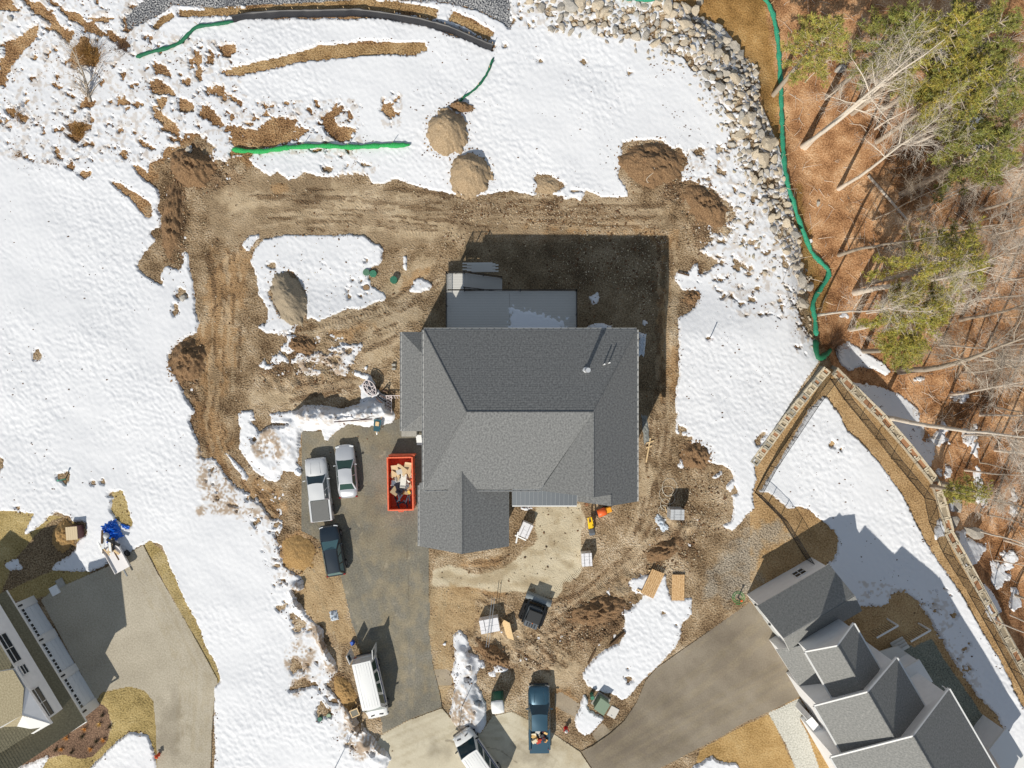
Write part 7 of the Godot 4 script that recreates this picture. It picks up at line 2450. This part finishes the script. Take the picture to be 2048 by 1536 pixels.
func small_things() -> void:
	var wrap := tex_mat("wrap_white", mottle(121, 0.05, [rgb(206, 204, 208), rgb(234, 232, 234), rgb(244, 243, 243)], FastNoiseLite.TYPE_SIMPLEX_SMOOTH, 256, 4, 0.05), 1.2, 0.35)
	tex_mat("wrap_grey", mottle(122, 0.05, [rgb(178, 180, 182), rgb(204, 206, 208)], FastNoiseLite.TYPE_SIMPLEX_SMOOTH, 256, 4, 0.05), 1.2, 0.4)
	var green := mat("lid_green", rgb(46, 108, 84), 0.6)
	var box_green := mat("box_green", rgb(112, 132, 108), 0.6)
	var wood: Material = mats["raw_wood"]
	var plank := tex_mat("weathered_plank", mottle(123, 0.03, [rgb(168, 130, 86), rgb(206, 168, 120), rgb(226, 194, 150)], FastNoiseLite.TYPE_SIMPLEX_SMOOTH, 256, 4, 0.08), 1.6, 0.85)
	var steel := mat("steel", rgb(150, 154, 158), 0.35, 0.8)
	# pallets
	wrapped_pallet("white wrapped pallet tilted beside a white board in front of the garage wing", 1051, 1061, -0.42, Vector3(1.0, 1.0, 1.35))
	wrapped_pallet("white wrapped pallet at the right edge of the pale clay pad", 1174, 1120, 0.06, Vector3(0.95, 1.1, 1.2))
	wrapped_pallet("tall grey-white wrapped pallet with long shadow among stones right of the house", 1355.5, 1030, -0.02, Vector3(1.25, 1.7, 0.95), 2, "wrap_grey")
	wrapped_pallet("white wrapped pallet with rods laid over it left of the skid steer", 979, 1252, 0.18, Vector3(1.75, 1.1, 1.25), 1)
	for k in 2:
		board("thin steel rod lying over the white pallet left of the skid steer", "steel_rod", 985 + k * 5, 1188, 973 + k * 5, 1284, 0.04, 0.04, 1.3, steel, "rod", "rods over the pallet")
	# leaning plywood sheets by the pallet
	var s := Shape.new()
	var p := on(1012, 1256)
	s.hexa([p + Vector3(-0.45, 0, -0.9), p + Vector3(-0.4, 0, -0.9), p + Vector3(0.1, 0, 0.9), p + Vector3(0.05, 0, 0.9), p + Vector3(0.3, 0.8, -0.75), p + Vector3(0.35, 0.8, -0.75), p + Vector3(0.75, 0.8, 0.85), p + Vector3(0.7, 0.8, 0.85)])
	tag(put(s.done(), "plywood_sheet", wood), "tan plywood sheet leaning beside the white pallet and the skid steer", "plywood")
	board("white trim board standing on end against the tilted white pallet", "trim_board", 1036, 1060, 1032, 1082, 0.14, 0.05, 0.9, mats["plastic_white"])
	board("white trim board lying across the foot of the tilted white pallet", "trim_board", 1030, 1070, 1052, 1080, 0.12, 0.05, 0.12, mats["plastic_white"])
	# timber
	for k in 7:
		board("%s plank from the left of the tilted plank stack in the lower right snow" % ORD[k], "plank", 1316 - 24 + k * 3.6 + 12, 1136 + k * 1.4, 1278 + k * 3.6 + 4, 1185 + k * 1.6, 0.16, 0.05, 0.34, plank, "plank", "tilted plank stack in the snow")
	for k in 6:
		board("%s plank from the left of the flat plank stack by the lower right snow" % ORD[k], "plank", 1345 + k * 4.2, 1148, 1345 + k * 4.2, 1200, 0.185, 0.06, 0.16, plank, "plank", "flat plank stack by the snow")
	board("short timber bearer under the tilted plank stack", "timber_bearer", 1274, 1178, 1300, 1190, 0.12, 0.14, 0.08, wood, "timber")
	board("short timber bearer at the top of the tilted plank stack", "timber_bearer", 1296, 1140, 1322, 1146, 0.12, 0.14, 0.08, wood, "timber")
	var br := thing("timber_brace", "pale timber brace with short cross pieces on the mud right of the house", "timber", on(1296, 900))
	for e in [[Vector3(0, 0.1, 0), Vector3(0.12, 0.08, 2.3), -0.17, "post"], [Vector3(0.16, 0.16, -0.75), Vector3(0.75, 0.05, 0.1), 0.3, "cross_piece"], [Vector3(0.05, 0.16, -0.3), Vector3(0.6, 0.05, 0.1), 0.35, "cross_piece"]]:
		var q := Shape.new()
		q.box(e[0], e[1], e[2])
		put(q.done(), e[3], wood, br)
	board("short pale stick on the churned earth right of the clay pad", "stick", 1317, 1110, 1321, 1101, 0.09, 0.05, 0.08, wood, "stick")
	board("thin pale stick standing beside the tall grey-white pallet", "stick", 1329, 1013, 1337, 1035, 0.06, 0.05, 0.1, wood, "stick")
	for k in 9:
		board("%s grey deck board from the top of the shaded stack behind the stairs" % ORD[k], "deck_board", 925 + (k % 3) * 9, 527 + k * 2.0, 985 + (k % 3) * 6, 526.5 + k * 2.0, 0.14, 0.03, 0.06 + (k % 2) * 0.04, mats["deck_grey"], "board", "deck boards stacked behind the stairs")
	board("long dark pipe lying on the snow bank above the driveway", "pipe", 672, 843, 748, 837, 0.1, 0.08, 0.75, mat("pipe_dark", rgb(72, 50, 56), 0.6), "pipe")
	board("broken timber leaning on the snow edge below the riprap field", "timber_scrap", 1355, 545, 1378, 551, 0.14, 0.08, 0.1, mat("scrap_dark", rgb(92, 70, 48), 0.9), "timber")
	board("dark log lying at the edge of the lower right snow patch", "log", 1176, 1326, 1190, 1300, 0.16, 0.14, 0.12, mat("scrap_dark", rgb(92, 70, 48), 0.9), "log")
	board("weathered log half buried along the lower right snow patch", "log", 1220, 1290, 1250, 1264, 0.2, 0.16, 0.14, mat("scrap_dark", rgb(92, 70, 48), 0.9), "log")
	# septic lids and covers
	lid("green septic lid at the snow edge, left of the pair", 733, 545, 0.3, 0.12, mat("lid_olive", rgb(86, 124, 100), 0.6))
	lid("green septic lid at the snow edge, right of the pair", 747, 548, 0.32, 0.22, mat("lid_mid", rgb(60, 124, 96), 0.6))
	lid("taller dark green septic riser on the bare soil", 789, 561, 0.33, 0.5, green)
	lid("brown concrete cover in the snow near the green lids", 733, 576, 0.28, 0.08, mat("lid_brown", rgb(150, 122, 90), 0.9), "concrete_cover", "cover")
	lid("green utility cover at the left of the bare circle in the bottom snow", 641, 1437, 0.2, 0.15, green, "utility_cover", "cover")
	lid("pale green utility cover at the right of the bare circle in the bottom snow", 658, 1431, 0.2, 0.12, mat("lid_pale", rgb(148, 170, 140), 0.6), "utility_cover", "cover")
	# pipes standing in the field
	for q in [[1417, 680, 1.6, 0.05, rgb(214, 206, 208), "pale pipe standing in the right snow field"], [131, 958, 1.1, 0.07, rgb(98, 168, 140), "green vent pipe standing in a bare spot of the left snow field"]]:
		var b := on(q[0], q[1])
		var o := thing("standpipe", q[5], "pipe", b)
		var sh := Shape.new()
		sh.tube(Vector3.ZERO, Vector3(0, q[2], 0), q[3], q[3], 8)
		put(sh.done(), "pipe", mat("pipe_%d" % q[0], q[4], 0.5), o)
		sh = Shape.new()
		sh.tube(Vector3(0, q[2], 0), Vector3(0, q[2] + 0.06, 0), q[3] * 1.3, q[3] * 1.2, 8)
		put(sh.done(), "cap", mat("pipe_%d" % q[0], q[4], 0.5), o)
	# hydrants
	for q in [[1131.5, 1456, "red fire hydrant with long shadow beside the dark blue pickup", rgb(204, 24, 34)], [320, 1506, "orange-red fire hydrant at the snow edge by the side driveway", rgb(226, 78, 34)]]:
		var o := thing("fire_hydrant", q[2], "hydrant", on(q[0], q[1]))
		var m := mat("hydrant_%d" % int(q[0]), q[3], 0.4)
		var sh := Shape.new()
		sh.smooth()
		sh.tube(Vector3.ZERO, Vector3(0, 0.08, 0), 0.2, 0.19, 14)
		sh.tube(Vector3(0, 0.06, 0), Vector3(0, 0.68, 0), 0.13, 0.12, 14)
		put(sh.done(), "barrel", m, o)
		sh = Shape.new()
		sh.smooth()
		sh.tube(Vector3(0, 0.68, 0), Vector3(0, 0.8, 0), 0.17, 0.1, 14)
		sh.tube(Vector3(0, 0.8, 0), Vector3(0, 0.9, 0), 0.05, 0.04, 6)
		put(sh.done(), "bonnet", mat("hydrant_white", rgb(226, 222, 220), 0.4) if q[0] > 1000 else m, o)
		for e in [Vector3(1, 0, 0), Vector3(-1, 0, 0), Vector3(0, 0, 1)]:
			sh = Shape.new()
			sh.tube(Vector3(0, 0.5, 0) + e * 0.1, Vector3(0, 0.5, 0) + e * 0.25, 0.065, 0.065, 10)
			put(sh.done(), "outlet", m, o)
	# portable toilet
	var o := thing("portable_toilet", "green portable toilet with white roof beside the snow island", "toilet", on(996, 1394), 0.12)
	s = Shape.new()
	s.rbox(Vector3(0, 1.05, 0), Vector3(1.1, 2.0, 1.15), 0.05)
	put(s.done(), "cabin", mat("toilet_green", rgb(26, 84, 70), 0.5), o)
	s = Shape.new()
	s.smooth()
	var rings := []
	for k in 5:
		var f := 1.0 - k * 0.22
		var ring := []
		for j in 16:
			var a := TAU * j / 16
			var sq := 1.0 / maxf(absf(cos(a)), absf(sin(a)))
			ring.append(Vector3(cos(a) * 0.6 * f * lerpf(sq, 1.0, 0.35), 2.05 + 0.22 * sin(k / 4.0 * PI / 2), sin(a) * 0.62 * f * lerpf(sq, 1.0, 0.35)))
		rings.append(ring)
	s.loft(rings, true, true)
	put(s.done(), "roof", mats["plastic_white"], o)
	s = Shape.new()
	s.rbox(Vector3(0, 1.0, -0.585), Vector3(0.7, 1.7, 0.03), 0.01)
	put(s.done(), "door", mat("toilet_door", rgb(38, 108, 90), 0.5), o)
	# street cabinets
	o = thing("transformer_box", "grey-green transformer box on the turf by the neighbour's drive", "utility box", on(1201, 1402), -0.62)
	s = Shape.new()
	s.rbox(Vector3(0, 0.08, 0), Vector3(1.35, 0.16, 1.35), 0.03)
	put(s.done(), "pad", mats["concrete"], o)
	s = Shape.new()
	s.hexa([Vector3(-0.5, 0.16, -0.55), Vector3(0.5, 0.16, -0.55), Vector3(0.5, 0.16, 0.55), Vector3(-0.5, 0.16, 0.55), Vector3(-0.5, 1.05, -0.5), Vector3(0.5, 1.05, -0.5), Vector3(0.5, 1.25, 0.5), Vector3(-0.5, 1.25, 0.5)])
	put(s.done(), "housing", box_green, o)
	s = Shape.new()
	s.hexa([Vector3(-0.54, 1.06, -0.56), Vector3(0.54, 1.06, -0.56), Vector3(0.54, 1.26, 0.55), Vector3(-0.54, 1.26, 0.55), Vector3(-0.54, 1.12, -0.56), Vector3(0.54, 1.12, -0.56), Vector3(0.54, 1.32, 0.55), Vector3(-0.54, 1.32, 0.55)])
	put(s.done(), "lid", mat("box_pale", rgb(140, 158, 134), 0.6), o)
	o = thing("utility_pedestal", "small green utility pedestal beside the transformer box", "utility box", on(1183, 1388), 0.3)
	s = Shape.new()
	s.rbox(Vector3(0, 0.4, 0), Vector3(0.32, 0.8, 0.32), 0.05)
	put(s.done(), "housing", green, o)
	s = Shape.new()
	s.rbox(Vector3(0, 0.84, 0), Vector3(0.36, 0.1, 0.36), 0.05)
	put(s.done(), "cap", mat("lid_mid", rgb(60, 124, 96), 0.6), o)
	o = thing("handhole_cover", "pale rectangular cover slab right of the transformer box", "cover", on(1226, 1424), -0.5)
	s = Shape.new()
	s.rbox(Vector3(0, 0.03, 0), Vector3(0.85, 0.12, 1.0), 0.04)
	put(s.done(), "slab", mat("cover_pale", rgb(206, 202, 194), 0.8), o)
	s = Shape.new()
	s.box(Vector3(0, 0.095, 0.3), Vector3(0.14, 0.02, 0.05))
	put(s.done(), "handle", steel, o)
	# the clutter at the house corner
	o = thing("plate_compactor", "yellow plate compactor on the clay beside the house corner", "compactor", on(1181, 1052), 0.2)
	s = Shape.new()
	s.rbox(Vector3(0, 0.1, 0.5), Vector3(0.55, 0.16, 0.75), 0.05)
	put(s.done(), "plate", steel, o)
	s = Shape.new()
	s.rbox(Vector3(0, 0.4, 0.35), Vector3(0.4, 0.42, 0.45), 0.06)
	put(s.done(), "engine", mat("machine_grey", rgb(86, 86, 88), 0.5), o)
	s = Shape.new()
	s.path([Vector3(-0.18, 0.3, 0.15), Vector3(-0.18, 0.8, -0.4), Vector3(-0.15, 1.05, -1.0), Vector3(0.15, 1.05, -1.0), Vector3(0.18, 0.8, -0.4), Vector3(0.18, 0.3, 0.15)], 0.07)
	s.rbox(Vector3(0, 0.75, -0.25), Vector3(0.3, 0.25, 0.6), 0.05)
	put(s.done(), "handle", mat("machine_yellow", rgb(240, 196, 22), 0.45), o)
	o = thing("mortar_mixer", "orange and yellow mixer half hidden under the house's front gable", "machine", on(1203, 1022), 0.35)
	o.scale = Vector3.ONE * 0.8
	s = Shape.new()
	s.smooth()
	s.tube(Vector3(-0.55, 0.75, 0), Vector3(0.4, 0.75, 0), 0.45, 0.45, 16)
	put(s.done(), "drum", mat("machine_orange", rgb(240, 104, 44), 0.5), o)
	s = Shape.new()
	s.rbox(Vector3(0.75, 0.75, 0), Vector3(0.7, 0.5, 0.6), 0.06)
	put(s.done(), "engine", mat("machine_amber", rgb(240, 160, 22), 0.5), o)
	s = Shape.new()
	s.rbox(Vector3(0.1, 0.35, 0), Vector3(1.7, 0.12, 0.6), 0.03)
	put(s.done(), "frame", mats["black_metal"], o)
	for e in [-1, 1]:
		s = Shape.new()
		s.tube(Vector3(0.5, 0.28, e * 0.35), Vector3(0.5, 0.28, e * 0.48), 0.28, 0.28, 14)
		put(s.done(), "wheel", mat("tyre", rgb(30, 30, 32), 0.9), o)
	lid("small round brown bucket at the porch end", 1173, 1008, 0.15, 0.35, mat("bucket_brown", rgb(150, 104, 70), 0.7), "bucket", "bucket")
	# wheelbarrow
	o = thing("wheelbarrow", "wheelbarrow with teal tray on the snow edge at the head of the driveway", "wheelbarrow", on(757, 849), -0.12)
	s = Shape.new()
	s.hexa([Vector3(-0.22, 0.35, -0.35), Vector3(0.22, 0.35, -0.35), Vector3(0.15, 0.35, 0.45), Vector3(-0.15, 0.35, 0.45), Vector3(-0.36, 0.65, -0.5), Vector3(0.36, 0.65, -0.5), Vector3(0.28, 0.65, 0.6), Vector3(-0.28, 0.65, 0.6)])
	put(s.done(), "tray", mat("tray_teal", rgb(40, 84, 96), 0.5), o)
	s = Shape.new()
	s.rbox(Vector3(0.0, 0.66, -0.1), Vector3(0.35, 0.12, 0.4), 0.03)
	put(s.done(), "load", wood, o)
	for e in [-1, 1]:
		s = Shape.new()
		s.tube(Vector3(e * 0.12, 0.3, 0.8), Vector3(e * 0.32, 0.6, -1.1), 0.025, 0.025, 5)
		put(s.done(), "handle", wood, o)
	s = Shape.new()
	s.tube(Vector3(-0.05, 0.2, 0.75), Vector3(0.05, 0.2, 0.75), 0.2, 0.2, 14)
	put(s.done(), "wheel", mats["plastic_white"], o)
	# plastic storm-water chambers: lattice end panels and ribbed arches
	var rim := mat("lattice_white", rgb(222, 210, 208), 0.6)
	var black: Material = mats["black_metal"]
	o = thing("lattice_panel", "oval white lattice panel standing on the snow above the driveway", "panel", on(743, 776, 0.9), 0.55)
	s = Shape.new()
	var ov := func(a: float) -> Vector3: return Vector3(cos(a) * 0.5, 0, sin(a) * 0.78)
	var pts := []
	for k in 21:
		pts.append(ov.call(TAU * k / 20))
	s.path(pts, 0.045, 5)
	put(s.done(), "rim", rim, o)
	s = Shape.new()
	for k in 5:
		s.tube(ov.call(TAU * k / 5.0 + 0.3), ov.call(TAU * (k + 2) / 5.0 + 0.3), 0.03, 0.03, 4)
	for k in 7:
		var a := TAU * k / 7
		s.tube(Vector3(cos(a) * 0.16, 0, sin(a) * 0.22), ov.call(a), 0.03, 0.03, 4)
	put(s.done(), "lattice", rim, o)
	s = Shape.new()
	rings = []
	for y in [-0.85, -0.08]:
		var ring := []
		for k in 20:
			ring.append(ov.call(-TAU * k / 20) * 0.96 + Vector3.UP * y)
		rings.append(ring)
	s.loft(rings, true, false)
	put(s.done(), "shell", black, o)
	for k in 5:
		var q := Shape.new()
		var f0 := on(752 + k * 3.4, 794 - k * 3.2, 0.04)
		var f1 := on(775 + k * 0.5, 812 - k * 7.5, 0.04)
		var arc := []
		for j in 11:
			var t := j / 10.0
			arc.append(f0.lerp(f1, t) + Vector3.UP * sin(PI * t) * (0.62 + k * 0.04))
		q.path(arc, 0.055, 5)
		tag(put(q.done(), "chamber_arch", black if k % 2 else mat("arch_rim", rgb(120, 96, 84), 0.6)), "dark plastic arch nested in the row beside the white lattice panel", "arch", "nested chamber arches")
	o = thing("lattice_panel", "white lattice panel lying against the low wing wall", "panel", on(776, 805, 0.45), 0.02)
	s = Shape.new()
	s.box(Vector3(-0.02, 0, 0.1), Vector3(0.05, 0.1, 1.6))
	s.box(Vector3(0.4, 0, 0.1), Vector3(0.05, 0.1, 1.6))
	put(s.done(), "rail", rim, o).set_meta("kind", "stuff")
	for k in 6:
		var q := Shape.new()
		var z := -0.65 + k * 0.28
		q.tube(Vector3(0, 0, z), Vector3(0.4, 0, z + 0.14), 0.03, 0.03, 4)
		put(q.done(), "slat", rim, o)
		q = Shape.new()
		q.tube(Vector3(0, 0, z + 0.28), Vector3(0.4, 0, z + 0.14), 0.03, 0.03, 4)
		put(q.done(), "slat", rim, o)
	o = thing("lattice_panel", "white lattice strip running under the low wing eave", "panel", on(786, 791, 0.5), 0.0)
	s = Shape.new()
	s.box(Vector3(0.15, 0, 0), Vector3(1.6, 0.1, 0.05))
	put(s.done(), "rail", rim, o)
	for k in 6:
		var q := Shape.new()
		q.tube(Vector3(-0.6 + k * 0.26, 0, 0.02), Vector3(-0.47 + k * 0.26, 0, 0.3), 0.03, 0.03, 4)
		put(q.done(), "slat", rim, o)
	# odd pieces on the ground
	for q in [[788, 730, "grey concrete block by the low wing, upper of two"], [788, 738, "grey concrete block by the low wing, lower of two"]]:
		o = thing("concrete_block", q[2], "block", on(q[0], q[1]))
		s = Shape.new()
		s.rbox(Vector3(0, 0.12, 0), Vector3(0.36, 0.24, 0.22), 0.02)
		put(s.done(), "block", mats["concrete"], o)
	for q in [[733, 737, 0.28, "white stone on the bare soil above the lattice panels"], [597, 945, 0.5, "white lump of ice beside the white pickup"], [1003, 1264, 0.14, "small white scrap of stone below the plywood sheet"], [888, 1288, 0.22, "white crumpled bag between driveway and snow island"]]:
		var b := MeshInstance3D.new()
		b.mesh = rock_set[int(q[0]) % 14]
		b.material_override = mats["snow_plain"]
		b.name = numbered("white_lump")
		add_child(b)
		b.transform = Transform3D(Basis(Vector3.UP, q[0]).scaled(Vector3.ONE * q[2]), on(q[0], q[1], q[2] * 0.4))
		tag(b, q[3], "lump")
	s = Shape.new()
	p = on(706, 1284)
	s.rbox(p + Vector3(0, 0.22, 0), Vector3(0.32, 0.44, 0.4), 0.06, 0.5)
	tag(put(s.done(), "cooler", mat("blue_plastic", rgb(40, 92, 190), 0.4)), "small blue cooler on the dirt behind the open white van", "cooler")
	sheet("crumpled white and blue bag on the dirt left of the driveway", "crumpled_bag", 668, 1231, 0.75, 0.9, 0.2, 0.2, mat("bag_pale", rgb(200, 208, 216), 0.5), 5, "bag")
	sheet("blue plastic sheet along the shaded side wall of the house", "plastic_sheet", 1291, 858, 0.55, 2.8, 0.1, 0.12, mat("sheet_blue", rgb(134, 136, 132), 0.6), 6, "sheet")
	sheet("pale plastic sheet by the back corner of the house in shade", "plastic_sheet", 1284, 690, 0.6, 2.0, -0.1, 0.15, mat("bag_pale", rgb(200, 208, 216), 0.5), 7, "sheet")
	sheet("crumpled grey plastic on the dark earth left of the tall pallet", "plastic_sheet", 1322, 1046, 0.7, 1.6, 0.6, 0.2, mat("bag_pale", rgb(200, 208, 216), 0.5), 8, "sheet")
	o = thing("folding_table", "small framed panel leaning beside the open white van", "panel", on(713, 1418), 0.4)
	s = Shape.new()
	for e in [-1, 1]:
		s.box(Vector3(e * 0.36, 0.8, 0), Vector3(0.08, 0.05, 0.7))
		s.box(Vector3(0, 0.8, e * 0.31), Vector3(0.64, 0.05, 0.08))
	put(s.done(), "frame", wood, o)
	s = Shape.new()
	s.box(Vector3(0, 0.79, 0), Vector3(0.64, 0.02, 0.54))
	put(s.done(), "panel", mat("panel_dark", rgb(110, 106, 92), 0.6), o)
	for e in [[-0.33, -0.3], [0.33, -0.3], [-0.33, 0.3], [0.33, 0.3]]:
		s = Shape.new()
		s.box(Vector3(e[0], 0.39, e[1]), Vector3(0.05, 0.78, 0.05))
		put(s.done(), "leg", wood, o)
	# white hose loops
	for h in [[1336, 990, 0.62, "white hose lying in loops left of the tall pallet"], [1328, 1024, 0.4, "thin white hose coil below the loops"]]:
		s = Shape.new()
		var hp := []
		var c := on(h[0], h[1], 0.05)
		for k in 46:
			var a := k * 0.34
			hp.append(c + Vector3(cos(a) * h[2] * (1.0 + 0.35 * sin(k * 0.21)), 0.015 + 0.01 * sin(k), sin(a) * h[2] * (1.2 + 0.4 * cos(k * 0.17)) - k * 0.02))
		s.path(hp, 0.016, 4)
		tag(put(s.done(), "hose", mat("hose_white", rgb(226, 218, 200), 0.6)), h[3], "hose")
	s = Shape.new()
	var hp2 := []
	for k in 20:
		hp2.append(on(1298 + 8 * sin(k * 0.3), 336 + k * 1.8, 0.95 - 0.01 * k))
	s.path(hp2, 0.02, 4)
	tag(put(s.done(), "hose", mat("hose_white", rgb(226, 218, 200), 0.6)), "white hose trailing over the dark heap at the back yard's corner", "hose")
	o = thing("sprinkler_stake", "small orange-capped stake with green hose by the white house's corner", "stake", on(1476, 1195))
	s = Shape.new()
	s.tube(Vector3.ZERO, Vector3(0, 1.0, 0), 0.08, 0.05, 8)
	put(s.done(), "stake", mat("machine_grey", rgb(86, 86, 88), 0.5), o)
	s = Shape.new()
	s.tube(Vector3(0, 1.0, 0), Vector3(0, 1.15, 0), 0.12, 0.08, 8)
	put(s.done(), "cap", mat("machine_orange", rgb(240, 104, 44), 0.5), o)
	s = Shape.new()
	hp2 = []
	for k in 30:
		hp2.append(Vector3(cos(k * 0.5) * (0.3 + k * 0.012), 0.04, sin(k * 0.5) * (0.3 + k * 0.012)))
	s.path(hp2, 0.02, 4)
	put(s.done(), "hose", mat("hose_green", rgb(60, 170, 90), 0.5), o)
	# the left house's yard
	o = thing("storage_cabinet", "tan-topped brown cabinet beside the gravel heap at the left house", "cabinet", on(157, 1062), 0.08)
	s = Shape.new()
	s.rbox(Vector3(0, 0.5, 0), Vector3(1.05, 1.0, 1.15), 0.03)
	put(s.done(), "body", mat("cabinet_brown", rgb(112, 74, 70), 0.7), o)
	for k in 5:
		s = Shape.new()
		s.box(Vector3(-0.42 + k * 0.21, 1.03, 0.0), Vector3(0.2, 0.05, 1.2))
		put(s.done(), "top_board", mat("cabinet_top", rgb(206, 186, 152), 0.7), o)
	o = thing("utility_trailer", "white flat utility trailer loaded with scrap at the side driveway's end", "trailer", on(240, 1112), 0.5)
	s = Shape.new()
	s.rbox(Vector3(0, 0.55, 0), Vector3(1.5, 0.1, 2.6), 0.03)
	put(s.done(), "deck", mat("trailer_white", rgb(226, 222, 220), 0.5), o)
	for e in [-1, 1]:
		s = Shape.new()
		s.box(Vector3(e * 0.74, 0.68, 0), Vector3(0.05, 0.2, 2.6))
		put(s.done(), "side_rail", mat("trailer_white", rgb(226, 222, 220), 0.5), o)
		s = Shape.new()
		s.tube(Vector3(e * 0.8, 0.3, 0.1), Vector3(e * 0.98, 0.3, 0.1), 0.3, 0.3, 14)
		put(s.done(), "wheel", mat("tyre", rgb(30, 30, 32), 0.9), o)
	s = Shape.new()
	s.box(Vector3(0, 0.5, 1.6), Vector3(0.1, 0.1, 0.8))
	put(s.done(), "drawbar", steel, o)
	for k in 14:
		s = Shape.new()
		s.box(Vector3.ZERO, Vector3(rng.randf_range(0.06, 0.3), 0.05, rng.randf_range(0.5, 1.5)))
		var d := put(s.done(), "scrap_piece", [mats["plastic_white"], mats["black_metal"], wood, mat("scrap_dark", rgb(92, 70, 48), 0.9)][k % 4])
		d.transform = Transform3D(Basis.from_euler(Vector3(rng.randf_range(-0.2, 0.2), 0.5 + rng.randf_range(-0.7, 0.7), 0)), on(222 + rng.randf_range(-14, 26), 1092 + rng.randf_range(-22, 22), rng.randf_range(0.55, 0.9)))
		tag(d, "scrap strip strewn on and around the white utility trailer", "scrap", "scrap at the trailer")
	sheet("bright blue crumpled tarp on the snow above the utility trailer", "tarp", 224, 1062, 1.6, 1.7, 0.4, 0.4, mat("tarp_blue", rgb(24, 104, 206), 0.35), 11)
	sheet("narrow strip of blue tarp beside the bare grass", "tarp", 250, 1053, 0.9, 0.35, -0.3, 0.12, mat("tarp_blue", rgb(24, 104, 206), 0.35), 12)
	o = thing("ball", "small white dome-shaped bag beside the blue tarp", "bag", on(219, 1069, 0.5))
	s = Shape.new()
	s.smooth()
	rings = []
	for k in 6:
		var ring := []
		for j in 12:
			ring.append(Vector3(cos(TAU * j / 12) * 0.32 * cos(k * 0.3), 0.32 * sin(k * 0.3), sin(TAU * j / 12) * 0.32 * cos(k * 0.3)))
		rings.append(ring)
	s.loft(rings, true, true)
	put(s.done(), "cloth", mats["wrap_grey"], o)
	o = thing("hatch_cover", "white square hatch on the turf above the garage of the left house", "cover", on(111, 1180), 0.5)
	s = Shape.new()
	s.rbox(Vector3(0, 0.1, 0), Vector3(0.8, 0.2, 0.85), 0.03)
	put(s.done(), "lid", mats["plastic_white"], o)
	s = Shape.new()
	s.rbox(Vector3(0.75, 0.05, -0.35), Vector3(0.7, 0.1, 0.8), 0.03)
	put(s.done(), "base", mats["concrete"], o)
	# tufts in the mulch bed
	var tr := RandomNumberGenerator.new()
	tr.seed = 77
	for q in [[206, 1430, 0], [221, 1452, 0], [166, 1471, 0], [194, 1482, 0], [208, 1480, 1], [124, 1498, 1], [145, 1503, 0], [182, 1498, 1], [170, 1458, 1], [200, 1448, 2], [113, 1498, 0], [134, 1475, 1]]:
		o = thing("grass_tuft", ["small dark shrub in the mulch bed of the left house", "golden ornamental grass tuft in the mulch bed of the left house", "pale seed-headed plant in the mulch bed of the left house"][q[2]], "shrub", on(q[0], q[1]), 0.0, ["dark shrubs in the mulch bed", "golden tufts in the mulch bed", ""][q[2]])
		s = Shape.new()
		for k in 60:
			var a := tr.randf_range(0, TAU)
			var d := Vector3(cos(a), tr.randf_range(0.5, 2.0), sin(a)).normalized() * tr.randf_range(0.25, 0.5)
			var w := d.cross(Vector3.UP).normalized() * 0.02
			s.tri(-w, w, d)
		put(s.done(), "blades", [mat("shrub_dark", rgb(70, 62, 40), 0.9), mat("shrub_gold", rgb(206, 150, 80), 0.9), mat("shrub_pale", rgb(214, 180, 110), 0.9)][q[2]], o).set_meta("kind", "stuff")

func _ready() -> void:
	rng.seed = 7
	var cam := Camera3D.new()
	cam.name = "camera"
	cam.position = Vector3(0, H, 0)
	cam.rotation_degrees = Vector3(-90, 0, 0)
	cam.fov = rad_to_deg(2 * atan(768.0 / F))
	cam.near = 0.5
	cam.far = 900
	add_child(cam)
	var sky := ProceduralSkyMaterial.new()
	sky.sky_top_color = rgb(172, 189, 211)
	sky.sky_horizon_color = rgb(216, 224, 232)
	sky.ground_bottom_color = rgb(150, 140, 128)
	sky.ground_horizon_color = rgb(190, 200, 212)
	sky.energy_multiplier = 0.55
	var env := Environment.new()
	env.background_mode = Environment.BG_SKY
	env.sky = Sky.new()
	env.sky.sky_material = sky
	env.tonemap_mode = Environment.TONE_MAPPER_LINEAR
	env.tonemap_exposure = 0.95
	env.sdfgi_enabled = true
	env.ssao_enabled = true
	env.ssil_enabled = true
	var we := WorldEnvironment.new()
	we.name = "environment"
	we.environment = env
	add_child(we)
	var sun := DirectionalLight3D.new()
	sun.name = "sun"
	sun.light_energy = 1.45
	sun.light_angular_distance = 0.5
	sun.light_color = rgb(255, 249, 238)
	sun.shadow_enabled = true
	var el := deg_to_rad(42.0)
	sun.look_at_from_position(Vector3.ZERO, Vector3(0.4327 * cos(el), -sin(el), -0.9015 * cos(el)))
	add_child(sun)
	make_relief()
	make_ground()
	make_snow()
	roof_mats()
	mat("snow_plain", rgb(238, 241, 246), 0.75)
	main_house()
	right_house()
	left_house()
	retaining_wall()
	fence()
	rocks()
	stones()
	litter_on_snow()
	mounds()
	socks()
	trees()
	vehicles()
	small_things()
